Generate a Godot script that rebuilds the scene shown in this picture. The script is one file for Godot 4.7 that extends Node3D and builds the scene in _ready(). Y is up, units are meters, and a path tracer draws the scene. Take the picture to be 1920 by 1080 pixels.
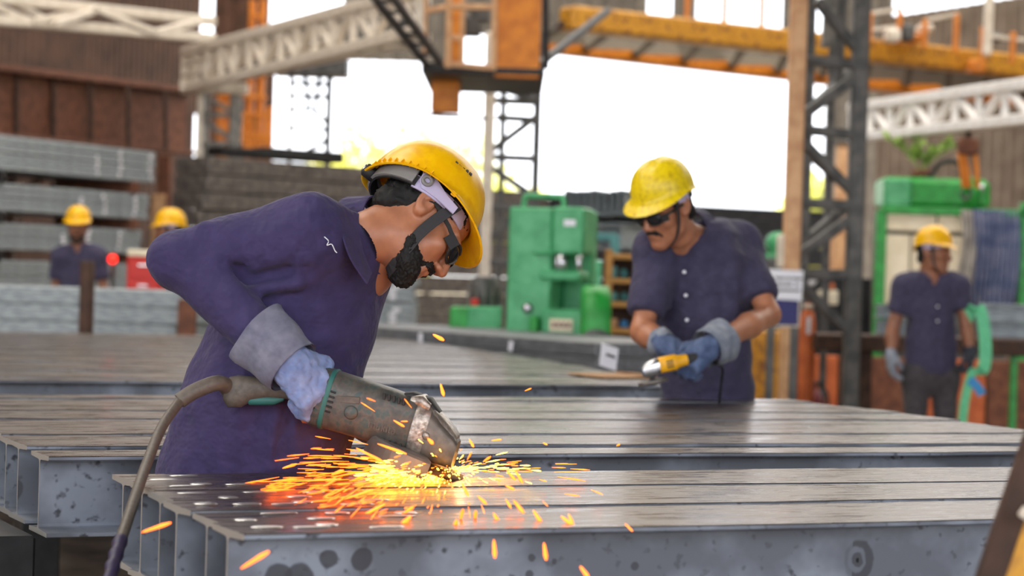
extends Node3D
# A fabrication shed: workers grind the flanges of stacked steel I-beams. Units are metres, y is up.
const FPX := 4400.0            # focal length in pixels of a 1920 x 1080 frame
const SPX := 2600.0            # a depth unit of 1 is where SPX pixels make a metre
const TH := 0.4276             # the stacks of beams run 24.5 degrees off the picture plane
const EYE := Vector3(0, 1.3, 0)
var CT: Transform3D
var M := {}
var used := {}
var rng := RandomNumberGenerator.new()
var box_cache := {}
var tube_cache := {}

# ---------------------------------------------------------------- places
var D0 := 0.0          # while it is set, depths are metres before or behind this depth

func at(px: float, py: float, d: float) -> Vector3:
	d = d * FPX / SPX if D0 == 0.0 else D0 * FPX / SPX + (d - D0)
	return CT * Vector3((px - 960.0) / FPX * d, (540.0 - py) / FPX * d, -d)

func at_h(px: float, py: float, h: float) -> Vector3:      # where the sight line meets the level h
	var a := at(px, py, 1.0) - EYE
	return EYE + a * ((h - EYE.y) / a.y)

func bp(u: float, y: float, v: float) -> Vector3:          # u along the stacked beams, v across them
	return Basis(Vector3.UP, TH) * Vector3(u, y, -v)

func uv_of(p: Vector3) -> Vector2:
	var q := Basis(Vector3.UP, -TH) * p
	return Vector2(q.x, -q.z)

# ---------------------------------------------------------------- nodes
func numbered(n: String) -> String:
	if not used.has(n):
		used[n] = 0
		return n
	used[n] += 1
	return "%s_%03d" % [n, used[n]]

func tag(o: Node3D, label: String, category: String, group := "") -> void:
	o.set_meta("label", label)
	o.set_meta("category", category)
	if group != "":
		o.set_meta("group", group)

func thing(called: String, label: String, category: String, where := Vector3.ZERO, turn := 0.0, group := "") -> Node3D:
	var o := Node3D.new()
	o.name = numbered(called)
	add_child(o)
	o.position = where
	o.rotation.y = turn
	tag(o, label, category, group)
	return o

func part(parent: Node3D, called: String, mesh: Mesh, m: Material, xf := Transform3D()) -> MeshInstance3D:
	var o := MeshInstance3D.new()
	o.name = numbered(called) if parent == self else called
	o.mesh = mesh
	o.material_override = m
	o.transform = xf
	parent.add_child(o, true)
	return o

func structure(called: String, mesh: Mesh, m: Material, xf := Transform3D()) -> MeshInstance3D:
	var o := part(self, called, mesh, m, xf)
	o.set_meta("kind", "structure")
	return o

func origin_of(parent: Node3D) -> Transform3D:
	return parent.global_transform.affine_inverse() if parent != self else Transform3D()

# a straight bar of section w x h between two points of the world
func bar(parent: Node3D, called: String, a: Vector3, b: Vector3, w: float, h: float, m: Material, up := Vector3.UP) -> MeshInstance3D:
	var z := (b - a).normalized()
	if absf(z.dot(up)) > 0.98:
		up = Vector3.RIGHT
	var x := up.cross(z).normalized()
	var y := z.cross(x)
	var xf := Transform3D(Basis(x, y, z), (a + b) / 2.0)
	return part(parent, called, cbox(Vector3(w, h, (b - a).length()), minf(w, h) * 0.12), m, origin_of(parent) * xf)

# the same between two pixels at given depths
func pbar(parent: Node3D, called: String, x0: float, y0: float, d0: float, x1: float, y1: float, d1: float, w: float, h: float, m: Material) -> MeshInstance3D:
	return bar(parent, called, at(x0, y0, d0), at(x1, y1, d1), w, h, m)

# a chamfered box, centred
func cbox(s: Vector3, c := 0.005) -> Mesh:
	var key := "%.3f %.3f %.3f %.4f" % [s.x, s.y, s.z, c]
	if box_cache.has(key):
		return box_cache[key]
	var h := s / 2.0
	c = minf(c, minf(h.x, minf(h.y, h.z)) * 0.9)
	var st := SurfaceTool.new()
	st.begin(Mesh.PRIMITIVE_TRIANGLES)
	st.set_smooth_group(-1)
	var P := func(sx: float, sy: float, sz: float, axis: int) -> Vector3:
		var v := Vector3(sx * (h.x - c), sy * (h.y - c), sz * (h.z - c))
		if axis == 0: v.x = sx * h.x
		elif axis == 1: v.y = sy * h.y
		else: v.z = sz * h.z
		return v
	for ax in 3:
		for s0 in [-1.0, 1.0]:
			var q := []
			for k in [[-1.0, -1.0], [1.0, -1.0], [1.0, 1.0], [-1.0, 1.0]]:
				var v := [0.0, 0.0, 0.0]
				v[ax] = s0
				v[(ax + 1) % 3] = k[0]
				v[(ax + 2) % 3] = k[1]
				q.append(P.call(v[0], v[1], v[2], ax))
			quad(st, q[0], q[1], q[2], q[3], Vector3.ZERO)
	for ax in 3:
		var b := (ax + 1) % 3
		var e := (ax + 2) % 3
		for s1 in [-1.0, 1.0]:
			for s2 in [-1.0, 1.0]:
				var q := []
				for k in [[-1.0, b], [1.0, b], [1.0, e], [-1.0, e]]:
					var v := [0.0, 0.0, 0.0]
					v[ax] = k[0]
					v[b] = s1
					v[e] = s2
					q.append(P.call(v[0], v[1], v[2], k[1]))
				quad(st, q[0], q[1], q[2], q[3], Vector3.ZERO)
	for sx in [-1.0, 1.0]:
		for sy in [-1.0, 1.0]:
			for sz in [-1.0, 1.0]:
				tri(st, P.call(sx, sy, sz, 0), P.call(sx, sy, sz, 1), P.call(sx, sy, sz, 2), Vector3.ZERO)
	st.generate_normals()
	var m := st.commit()
	box_cache[key] = m
	return m

# a triangle turned so that its front looks away from the point c
func tri(st: SurfaceTool, a: Vector3, b: Vector3, d: Vector3, c: Vector3) -> void:
	var n := (d - a).cross(b - a)
	if n.dot((a + b + d) / 3.0 - c) < 0.0:
		st.add_vertex(a); st.add_vertex(d); st.add_vertex(b)
	else:
		st.add_vertex(a); st.add_vertex(b); st.add_vertex(d)

func quad(st: SurfaceTool, a: Vector3, b: Vector3, d: Vector3, e: Vector3, c: Vector3) -> void:
	tri(st, a, b, d, c)
	tri(st, a, d, e, c)

func new_st(smooth := true) -> SurfaceTool:
	var st := SurfaceTool.new()
	st.begin(Mesh.PRIMITIVE_TRIANGLES)
	st.set_smooth_group(0 if smooth else -1)
	return st

func done(st: SurfaceTool) -> Mesh:
	st.generate_normals()
	return st.commit()

# box standing at the pixel rectangle x0..x1, y0..y1 of depth d, reaching back by deep metres
func slab(parent: Node3D, called: String, x0: float, y0: float, x1: float, y1: float, d: float, deep: float, m: Material, chamfer := 0.01) -> MeshInstance3D:
	var s := d / SPX
	var size := Vector3(absf(x1 - x0) * s, absf(y1 - y0) * s, deep)
	var c := at((x0 + x1) / 2.0, (y0 + y1) / 2.0, d) + Vector3(0, 0, -deep / 2.0)
	return part(parent, called, cbox(size, chamfer), m, origin_of(parent) * Transform3D(Basis(), c))

# ---------------------------------------------------------------- swept shapes
func frames(path: PackedVector3Array, up: Vector3) -> Array:
	var out := []
	for i in path.size():
		var t := (path[mini(i + 1, path.size() - 1)] - path[maxi(i - 1, 0)]).normalized()
		var x := up.cross(t)
		if x.length() < 0.01:
			x = Vector3.RIGHT.cross(t) if absf(t.x) < 0.9 else Vector3.FORWARD.cross(t)
		x = x.normalized()
		out.append(Basis(x, t.cross(x), t))
	return out

func add_tube(st: SurfaceTool, path: PackedVector3Array, radii: Array, sides := 10, up := Vector3.UP, squash := 1.0, caps := true) -> void:
	var fr := frames(path, up)
	for i in path.size() - 1:
		var r0: float = radii[mini(i, radii.size() - 1)]
		var r1: float = radii[mini(i + 1, radii.size() - 1)]
		for k in sides:
			var a := TAU * k / sides
			var b := TAU * (k + 1) / sides
			var fa: Basis = fr[i]
			var fb: Basis = fr[i + 1]
			var p := path[i] + fa * (Vector3(cos(a), sin(a) * squash, 0) * r0)
			var q := path[i] + fa * (Vector3(cos(b), sin(b) * squash, 0) * r0)
			var s := path[i + 1] + fb * (Vector3(cos(b), sin(b) * squash, 0) * r1)
			var t := path[i + 1] + fb * (Vector3(cos(a), sin(a) * squash, 0) * r1)
			st.add_vertex(p); st.add_vertex(q); st.add_vertex(s)
			st.add_vertex(p); st.add_vertex(s); st.add_vertex(t)
			if caps and i == 0:
				st.set_smooth_group(1)
				st.add_vertex(path[0]); st.add_vertex(q); st.add_vertex(p)
				st.set_smooth_group(0)
			if caps and i == path.size() - 2:
				st.set_smooth_group(2)
				st.add_vertex(path[i + 1]); st.add_vertex(t); st.add_vertex(s)
				st.set_smooth_group(0)

func tube(path: PackedVector3Array, radii: Array, sides := 10, up := Vector3.UP, squash := 1.0) -> Mesh:
	var st := new_st()
	add_tube(st, path, radii, sides, up, squash)
	return done(st)

# a flat strip of given width and thickness along a path; wide[i] is its direction across
func ribbon(path: PackedVector3Array, wide: PackedVector3Array, width: float, thick: float) -> Mesh:
	var st := new_st(false)
	var n := path.size()
	for i in n - 1:
		var ring := []
		for j in [i, i + 1]:
			var t := (path[mini(j + 1, n - 1)] - path[maxi(j - 1, 0)]).normalized()
			var w: Vector3 = wide[mini(j, wide.size() - 1)].normalized()
			var o := t.cross(w).normalized()
			w = o.cross(t).normalized()
			ring.append([path[j] - w * width / 2 - o * thick / 2, path[j] + w * width / 2 - o * thick / 2, path[j] + w * width / 2 + o * thick / 2, path[j] - w * width / 2 + o * thick / 2])
		var c := (path[i] + path[i + 1]) / 2.0
		for k in 4:
			quad(st, ring[0][k], ring[0][(k + 1) % 4], ring[1][(k + 1) % 4], ring[1][k], c)
		if i == 0:
			quad(st, ring[0][0], ring[0][1], ring[0][2], ring[0][3], c)
		if i == n - 2:
			quad(st, ring[1][0], ring[1][1], ring[1][2], ring[1][3], c)
	return done(st)

# a profile of (radius, height) pairs turned round the y axis
func lathe(prof: Array, sides := 24) -> Mesh:
	var st := new_st()
	for i in prof.size() - 1:
		for k in sides:
			var a := TAU * k / sides
			var b := TAU * (k + 1) / sides
			var p := Vector3(cos(a) * prof[i][0], prof[i][1], sin(a) * prof[i][0])
			var q := Vector3(cos(b) * prof[i][0], prof[i][1], sin(b) * prof[i][0])
			var s := Vector3(cos(b) * prof[i + 1][0], prof[i + 1][1], sin(b) * prof[i + 1][0])
			var t := Vector3(cos(a) * prof[i + 1][0], prof[i + 1][1], sin(a) * prof[i + 1][0])
			if prof[i][0] > 1e-5:
				st.add_vertex(p); st.add_vertex(q); st.add_vertex(s)
			if prof[i + 1][0] > 1e-5:
				st.add_vertex(p); st.add_vertex(s); st.add_vertex(t)
	return done(st)

# a polygon in x, y pushed along z from 0 to depth
func extrude(poly: PackedVector2Array, depth: float) -> Mesh:
	var st := new_st(false)
	var n := poly.size()
	var cw := Geometry2D.is_polygon_clockwise(poly)
	for i in n:
		var a := poly[i]
		var b := poly[(i + 1) % n]
		if cw:
			var s := a
			a = b
			b = s
		var p := Vector3(a.x, a.y, 0)
		var q := Vector3(b.x, b.y, 0)
		var up := Vector3(0, 0, depth)
		st.add_vertex(p); st.add_vertex(q + up); st.add_vertex(q)
		st.add_vertex(p); st.add_vertex(p + up); st.add_vertex(q + up)
	var t := Geometry2D.triangulate_polygon(poly)
	for k in range(0, t.size(), 3):
		var a := Vector3(poly[t[k]].x, poly[t[k]].y, 0)
		var b := Vector3(poly[t[k + 1]].x, poly[t[k + 1]].y, 0)
		var c := Vector3(poly[t[k + 2]].x, poly[t[k + 2]].y, 0)
		var mid := Vector3(0, 0, depth / 2.0)
		var g := (a + b + c) / 3.0
		tri(st, a, b, c, g + mid)
		tri(st, a + mid * 2, b + mid * 2, c + mid * 2, g + mid)
	return done(st)

# a body along x: stations [x, y, half height, half depth, squareness 2..8, z]
func loft_x(sta: Array, n := 28) -> Mesh:
	var st := new_st()
	var rings := []
	for s in sta:
		var ring := []
		for i in n:
			var a: float = TAU * i / n
			var e: float = 2.0 / s[4]
			var zo: float = s[5] if s.size() > 5 else 0.0
			ring.append(Vector3(s[0], s[1] + signf(sin(a)) * pow(absf(sin(a)), e) * s[2], zo + signf(cos(a)) * pow(absf(cos(a)), e) * s[3]))
		rings.append(ring)
	for j in rings.size() - 1:
		for i in n:
			var k := (i + 1) % n
			for v: Vector3 in [rings[j][i], rings[j][k], rings[j + 1][k], rings[j][i], rings[j + 1][k], rings[j + 1][i]]:
				st.add_vertex(v)
	for e in 2:
		st.set_smooth_group(1 + e)
		var r: Array = rings[0] if e == 0 else rings[-1]
		var c := Vector3.ZERO
		for v: Vector3 in r:
			c += v / n
		for i in n:
			var k := (i + 1) % n
			for v: Vector3 in ([c, r[k], r[i]] if e == 0 else [c, r[i], r[k]]):
				st.add_vertex(v)
	return done(st)

func aim(a: Vector3, b: Vector3) -> Transform3D:           # y axis from a to b, origin a
	var y := (b - a).normalized()
	var x := y.cross(Vector3.FORWARD if absf(y.z) < 0.9 else Vector3.RIGHT).normalized()
	return Transform3D(Basis(x, y, x.cross(y)), a)

# ---------------------------------------------------------------- blended solids, meshed as surface nets
class Field:
	var kind := PackedInt32Array()
	var op := PackedInt32Array()
	var A := PackedVector3Array()
	var B := PackedVector3Array()
	var ra := PackedFloat32Array()
	var rb := PackedFloat32Array()
	var kk := PackedFloat32Array()
	var bas: Array[Basis] = []
	var stations: Array = []
	var noise: FastNoiseLite
	var namp := 0.0
	var margin := 0.002

	func push(k: int, o: int, a: Vector3, b: Vector3, r0: float, r1: float, s: float, m := Basis(), sta: Array = []) -> void:
		kind.append(k); op.append(o); A.append(a); B.append(b); ra.append(r0); rb.append(r1); kk.append(s); bas.append(m); stations.append(sta)

	func cap(a: Vector3, b: Vector3, r0: float, r1: float, k := 0.02, o := 0) -> void:
		push(0, o, a, b, r0, r1, k)

	func chain(pts: Array, radii: Array, k := 0.02) -> void:
		for i in pts.size() - 1:
			cap(pts[i], pts[i + 1], radii[i], radii[i + 1], k)

	func ell(c: Vector3, r: Vector3, k := 0.02, o := 0, m := Basis()) -> void:
		push(1, o, c, r, 0.0, 0.0, k, m.inverse())

	# level ellipses: stations [y, x, z, half width, half depth], m turns the sections
	func loft(sta: Array, m: Basis, k := 0.03, o := 0) -> void:
		push(2, o, Vector3(sta[0][0], sta[-1][0], 0), Vector3.ZERO, 0.0, 0.0, k, m.inverse(), sta)

	func fold(a: Vector3, b: Vector3, w: float, high: float) -> void:   # a ridge, or with high < 0 a furrow
		push(0, 2, a, b, 0.0, 0.0, w)
		rb[-1] = high

	func slab(c: Vector3, half: Vector3, m: Basis, round_: float, k := 0.01, o := 0) -> void:
		push(3, o, c, half, round_, 0.0, k, m.inverse())

	func raw(i: int, p: Vector3) -> float:
		var ki := kind[i]
		if ki == 0:
			var a := A[i]
			var ab := B[i] - a
			var t := clampf((p - a).dot(ab) / maxf(ab.length_squared(), 1e-9), 0.0, 1.0)
			return (p - a - ab * t).length() - (0.0 if op[i] == 2 else lerpf(ra[i], rb[i], t))
		if ki == 1:
			var q := bas[i] * (p - A[i])
			var r := B[i]
			var k0 := (q / r).length()
			var k1 := (q / (r * r)).length()
			return k0 * (k0 - 1.0) / maxf(k1, 1e-6)
		if ki == 3:
			var q := (bas[i] * (p - A[i])).abs() - B[i] + Vector3(ra[i], ra[i], ra[i])
			return Vector3(maxf(q.x, 0), maxf(q.y, 0), maxf(q.z, 0)).length() + minf(maxf(q.x, maxf(q.y, q.z)), 0.0) - ra[i]
		var sta: Array = stations[i]
		var y := clampf(p.y, sta[0][0], sta[-1][0])
		var n := sta.size()
		var j := 0
		while j < n - 2 and y > sta[j + 1][0]:
			j += 1
		var lo: Array = sta[j]
		var hi: Array = sta[j + 1]
		var t: float = (y - lo[0]) / (hi[0] - lo[0])
		t = t * t * (3.0 - 2.0 * t) * 0.5 + t * 0.5
		var q := bas[i] * (p - Vector3(lerpf(lo[1], hi[1], t), p.y, lerpf(lo[2], hi[2], t)))
		var a: float = lerpf(lo[3], hi[3], t)
		var b: float = lerpf(lo[4], hi[4], t)
		var d := (Vector2(q.x / a, q.z / b).length() - 1.0) * minf(a, b) * 0.92
		return maxf(d, maxf(sta[0][0] - p.y, p.y - sta[-1][0]))

	func ev(p: Vector3, act: PackedInt32Array) -> float:
		var d := 1e3
		for i in act:
			var e := raw(i, p)
			var o := op[i]
			var k := kk[i]
			if o == 0:
				var h := maxf(k - absf(d - e), 0.0)
				d = minf(d, e) - h * h * 0.25 / k
			elif o == 1:
				var h := maxf(k - absf(d + e), 0.0)
				d = maxf(d, -e) + h * h * 0.25 / k
			elif o == 3:
				d = maxf(d, e)
			else:
				d -= rb[i] * exp(-e * e / (k * k))
		if noise:
			d += noise.get_noise_3dv(p) * namp
		return d

	func active(c: Vector3, r: float, of: PackedInt32Array) -> PackedInt32Array:
		var act := PackedInt32Array()
		var ds := PackedFloat32Array()
		var dm := 1e3
		for i in of:
			var d := raw(i, c)
			ds.append(d)
			if op[i] == 0:
				dm = minf(dm, d)
		for j in of.size():
			var i := of[j]
			var d := ds[j]
			var o := op[i]
			if o == 0 and d < dm + kk[i] * 2.0 + 2.0 * r or o == 1 and d < r + kk[i] * 2.0 or o == 2 and d < r + kk[i] * 3.0 or o == 3:
				act.append(i)
		return act

# [points, normals, indices] of the surface inside lo..hi
func nets(f: Field, lo: Vector3, hi: Vector3, cell: float) -> Array:
	const BL := 4
	var bx := int(ceil((hi.x - lo.x) / cell / BL))
	var by := int(ceil((hi.y - lo.y) / cell / BL))
	var bz := int(ceil((hi.z - lo.z) / cell / BL))
	var nx := bx * BL + 1
	var ny := by * BL + 1
	var nz := bz * BL + 1
	var val := PackedFloat32Array()
	val.resize(nx * ny * nz)
	val.fill(1e9)
	var rad := cell * BL * 0.87
	var blocks := []
	const SB := 4
	var all := PackedInt32Array(range(f.kind.size()))
	for gx in range(0, bx, SB):
		for gy in range(0, by, SB):
			for gz in range(0, bz, SB):
				var gc := lo + Vector3(gx + SB * 0.5, gy + SB * 0.5, gz + SB * 0.5) * (cell * BL)
				var gact := f.active(gc, rad * SB, all)
				if absf(f.ev(gc, gact)) > rad * SB * 1.1 + f.namp + f.margin:
					continue
				for ix in range(gx, mini(gx + SB, bx)):
					for iy in range(gy, mini(gy + SB, by)):
						for iz in range(gz, mini(gz + SB, bz)):
							var c := lo + Vector3(ix + 0.5, iy + 0.5, iz + 0.5) * (cell * BL)
							var act := f.active(c, rad, gact)
							if absf(f.ev(c, act)) > rad * 1.1 + f.namp + f.margin:
								continue
							blocks.append(Vector3i(ix, iy, iz) * BL)
							for x in range(ix * BL, ix * BL + BL + 1):
								for y in range(iy * BL, iy * BL + BL + 1):
									var row := (x * ny + y) * nz
									for z in range(iz * BL, iz * BL + BL + 1):
										if val[row + z] > 1e8:
											val[row + z] = f.ev(lo + Vector3(x, y, z) * cell, act)
	var ids := PackedInt32Array()
	ids.resize(nx * ny * nz)
	ids.fill(-1)
	var pts := PackedVector3Array()
	var cells: Array[Vector3i] = []
	var off := [0, ny * nz, nz, ny * nz + nz, 1, ny * nz + 1, nz + 1, ny * nz + nz + 1]
	var edges := [[0, 1], [2, 3], [4, 5], [6, 7], [0, 2], [1, 3], [4, 6], [5, 7], [0, 4], [1, 5], [2, 6], [3, 7]]
	var cs := [Vector3(0, 0, 0), Vector3(1, 0, 0), Vector3(0, 1, 0), Vector3(1, 1, 0), Vector3(0, 0, 1), Vector3(1, 0, 1), Vector3(0, 1, 1), Vector3(1, 1, 1)]
	for b: Vector3i in blocks:
		for x in range(b.x, b.x + BL):
			for y in range(b.y, b.y + BL):
				for z in range(b.z, b.z + BL):
					var i0 := (x * ny + y) * nz + z
					var mask := 0
					for k in 8:
						if val[i0 + off[k]] < 0.0:
							mask += 1
					if mask == 0 or mask == 8:
						continue
					var s := Vector3.ZERO
					var n := 0
					for e in edges:
						var v0 := val[i0 + off[e[0]]]
						var v1 := val[i0 + off[e[1]]]
						if (v0 < 0.0) != (v1 < 0.0):
							s += (cs[e[0]] as Vector3).lerp(cs[e[1]], clampf(v0 / (v0 - v1), 0.0, 1.0))
							n += 1
					ids[i0] = pts.size()
					pts.append(lo + (Vector3(x, y, z) + s / n) * cell)
					cells.append(Vector3i(x, y, z))
	var idx := PackedInt32Array()
	var sx := ny * nz
	var steps := [[sx, nz, 1], [nz, 1, sx], [1, sx, nz]]
	for c in cells:
		var i0 := (c.x * ny + c.y) * nz + c.z
		var low := [c.x, c.y, c.z]
		for ax in 3:
			if low[(ax + 1) % 3] == 0 or low[(ax + 2) % 3] == 0:
				continue
			var st: Array = steps[ax]
			var inside := val[i0] < 0.0
			if inside == (val[i0 + st[0]] < 0.0):
				continue
			var q0 := ids[i0]
			var q1 := ids[i0 - st[1]]
			var q2 := ids[i0 - st[1] - st[2]]
			var q3 := ids[i0 - st[2]]
			if q1 < 0 or q2 < 0 or q3 < 0:
				continue
			if inside:
				idx.append_array(PackedInt32Array([q0, q2, q1, q0, q3, q2]))
			else:
				idx.append_array(PackedInt32Array([q0, q1, q2, q0, q2, q3]))
	var nor := PackedVector3Array()
	nor.resize(pts.size())
	for k in range(0, idx.size(), 3):
		var a := pts[idx[k]]
		var n := (pts[idx[k + 2]] - a).cross(pts[idx[k + 1]] - a)
		nor[idx[k]] += n
		nor[idx[k + 1]] += n
		nor[idx[k + 2]] += n
	for k in nor.size():
		nor[k] = nor[k].normalized()
	return [pts, nor, idx]

func to_mesh(parts: Array, xf := Transform3D()) -> Mesh:   # parts: [[points, normals, indices], transform] pairs
	var V := PackedVector3Array()
	var N := PackedVector3Array()
	var I := PackedInt32Array()
	for p in parts:
		var t: Transform3D = xf * (p[1] as Transform3D)
		var n0 := V.size()
		V.append_array(t * (p[0][0] as PackedVector3Array))
		N.append_array(Transform3D(t.basis, Vector3.ZERO) * (p[0][1] as PackedVector3Array))
		var src: PackedInt32Array = p[0][2]
		if t.basis.determinant() < 0.0:
			src = src.duplicate()
			src.reverse()
		for i in src:
			I.append(i + n0)
	var arr := []
	arr.resize(Mesh.ARRAY_MAX)
	arr[Mesh.ARRAY_VERTEX] = V
	arr[Mesh.ARRAY_NORMAL] = N
	arr[Mesh.ARRAY_INDEX] = I
	var m := ArrayMesh.new()
	if V.size():
		m.add_surface_from_arrays(Mesh.PRIMITIVE_TRIANGLES, arr)
	return m

func smooth_path(pts: Array, per := 6) -> PackedVector3Array:
	var out := PackedVector3Array()
	for i in pts.size() - 1:
		var p0: Vector3 = pts[maxi(i - 1, 0)]
		var p1: Vector3 = pts[i]
		var p2: Vector3 = pts[i + 1]
		var p3: Vector3 = pts[mini(i + 2, pts.size() - 1)]
		for k in per:
			out.append(p1.cubic_interpolate(p2, p0, p3, float(k) / per))
	out.append(pts[-1])
	return out

# ---------------------------------------------------------------- materials
func mat(key: String, c: Color, rough := 0.7, metal := 0.0) -> StandardMaterial3D:
	var m := StandardMaterial3D.new()
	m.resource_name = key
	m.albedo_color = c
	m.roughness = rough
	m.metallic = metal
	M[key] = m
	return m

func noise_of(freq: float, seed_: int, octaves := 4) -> FastNoiseLite:
	var n := FastNoiseLite.new()
	n.seed = seed_
	n.frequency = freq
	n.fractal_octaves = octaves
	return n

# colours mixed by noise; scale = repeats per metre
func blotchy(key: String, cols: Array, freq: float, scale: Vector3, rough := 0.75, metal := 0.0, bump := 0.0, world := false, seed_ := 1) -> StandardMaterial3D:
	var m := mat(key, Color.WHITE, rough, metal)
	var t := NoiseTexture2D.new()
	t.width = 512
	t.height = 512
	t.seamless = true
	t.noise = noise_of(freq, seed_)
	var g := Gradient.new()
	var off := PackedFloat32Array()
	var cc := PackedColorArray()
	for i in cols.size():
		off.append(0.2 + 0.6 * i / maxf(1.0, cols.size() - 1))
		cc.append(cols[i])
	g.offsets = off
	g.colors = cc
	t.color_ramp = g
	m.albedo_texture = t
	m.uv1_triplanar = true
	m.uv1_world_triplanar = world
	m.uv1_scale = scale
	if bump > 0.0:
		var h := NoiseTexture2D.new()
		h.width = 512
		h.height = 512
		h.seamless = true
		h.noise = noise_of(freq * 2.0, seed_ + 7)
		m.heightmap_enabled = true
		m.heightmap_texture = h
		m.heightmap_scale = bump
	return m

func c8(r: int, g: int, b: int) -> Color:
	return Color8(r, g, b)

func cloth(key: String, a: Color, b: Color, seed_: int) -> StandardMaterial3D:
	var m := blotchy(key, [a, b], 0.012, Vector3(3, 3, 3), 0.85, 0.0, 0.0, false, seed_)
	m.rim_enabled = true
	m.rim = 0.15
	m.rim_tint = 0.5
	var h := NoiseTexture2D.new()
	h.width = 512
	h.height = 512
	h.seamless = true
	h.noise = noise_of(0.012, seed_ + 3, 3)
	m.heightmap_enabled = true
	m.heightmap_texture = h
	m.heightmap_scale = 0.8
	return m

# rolled steel seen from above: long scratches, ground patches; x runs along the beam (one picture covers 1.6 m by 0.12 m)
func flange_picture(seed_: int, c_dark: Color, c_mid: Color, c_bright: Color) -> Array:
	var w := 1024
	var h := 128
	var im := Image.create(w, h, false, Image.FORMAT_RGB8)
	var rough := Image.create(w, h, false, Image.FORMAT_RGB8)
	var n1 := noise_of(0.02, seed_, 4).get_seamless_image(w / 5, h * 5, false, false, 0.1)
	n1.resize(w, h, Image.INTERPOLATE_LANCZOS)
	var n2 := noise_of(0.012, seed_ + 5, 3).get_seamless_image(w / 2, h * 4, false, false, 0.1)
	n2.resize(w, h)
	for y in h:
		for x in w:
			var a := n1.get_pixel(x, y).r
			var b := n2.get_pixel(x, y).r
			var t := clampf((a - 0.3) * 1.7, 0.0, 1.0)
			var c := c_dark.lerp(c_mid, t)
			c = c.lerp(c_bright, smoothstep(0.62, 0.85, b) * 0.7)
			im.set_pixel(x, y, c)
			var r := 0.34 - 0.14 * smoothstep(0.45, 0.75, b) + 0.05 * (0.5 - t)
			rough.set_pixel(x, y, Color(r, r, r))
	return [im, rough]

func flange_mat(key: String, seed_: int, c_dark: Color, c_mid: Color, c_bright: Color, metal := 0.85) -> StandardMaterial3D:
	var pics := flange_picture(seed_, c_dark, c_mid, c_bright)
	var m := mat(key, Color.WHITE, 1.0, metal)
	m.albedo_texture = ImageTexture.create_from_image(pics[0])
	m.roughness_texture = ImageTexture.create_from_image(pics[1])
	return m

# mill scale on the web, with oil spots: one picture covers 3 m by 0.175 m; spots: [x m, y m, radius m, strength]
func web_mat(key: String, seed_: int, base: Color, pale: Color, dark: Color, spots: Array, ring := []) -> StandardMaterial3D:
	var w := 1536
	var h := 96
	var im := Image.create(w, h, false, Image.FORMAT_RGB8)
	var n1 := noise_of(0.006, seed_, 5).get_seamless_image(w, h * 2, false, false, 0.1)
	var n2 := noise_of(0.05, seed_ + 9, 3).get_seamless_image(w, h * 2, false, false, 0.1)
	var n3 := noise_of(0.03, seed_ + 4, 3)
	for y in h:
		for x in w:
			var a := n1.get_pixel(x, y).r
			var b := n2.get_pixel(x, y).r
			var c := base.lerp(pale, clampf((a - 0.32) * 2.6, 0.0, 1.0))
			c = c.lerp(dark, smoothstep(0.72, 0.86, b) * 0.35 + smoothstep(0.66, 0.8, a * 0.5 + b * 0.5) * 0.5)
			im.set_pixel(x, y, c)
	for s in spots:
		for x in range(maxi(0, int((s[0] - s[2] - 0.01) / 3.0 * w)), mini(w, int((s[0] + s[2] + 0.01) / 3.0 * w))):
			for y in h:
				var d := Vector2(x * 3.0 / w - s[0], 0.175 - y * 0.175 / h - s[1]).length() + 0.004 * n3.get_noise_2d(x, y)
				im.set_pixel(x, y, im.get_pixel(x, y).lerp(dark, (1.0 - smoothstep(s[2] * 0.85, s[2], d)) * s[3]))
	if ring.size():
		for x in range(int((ring[0] - 0.06) / 3.0 * w), int((ring[0] + 0.06) / 3.0 * w)):
			for y in h:
				var q := Vector2(x * 3.0 / w - ring[0], (0.175 - y * 0.175 / h - ring[1]) * 0.8)
				var d := q.length() + 0.003 * n3.get_noise_2d(x * 2.0, y * 2.0)
				var on := 1.0 - smoothstep(0.0, 0.004, absf(d - 0.024) - 0.002 - 0.005 * maxf(0.0, q.x / 0.03))
				var c := im.get_pixel(x, y).lerp(dark, maxf(on * (0.7 if q.x > -0.012 else 0.2), (1.0 - smoothstep(0.010, 0.013, d)) * 0.7))
				im.set_pixel(x, y, c.lerp(Color(0.01, 0.01, 0.01), 1.0 - smoothstep(0.0035, 0.005, d)))
	var m := mat(key, Color.WHITE, 0.5, 0.25)
	m.albedo_texture = ImageTexture.create_from_image(im)
	m.heightmap_enabled = true
	m.heightmap_texture = m.albedo_texture
	m.heightmap_scale = 0.03
	return m

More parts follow.
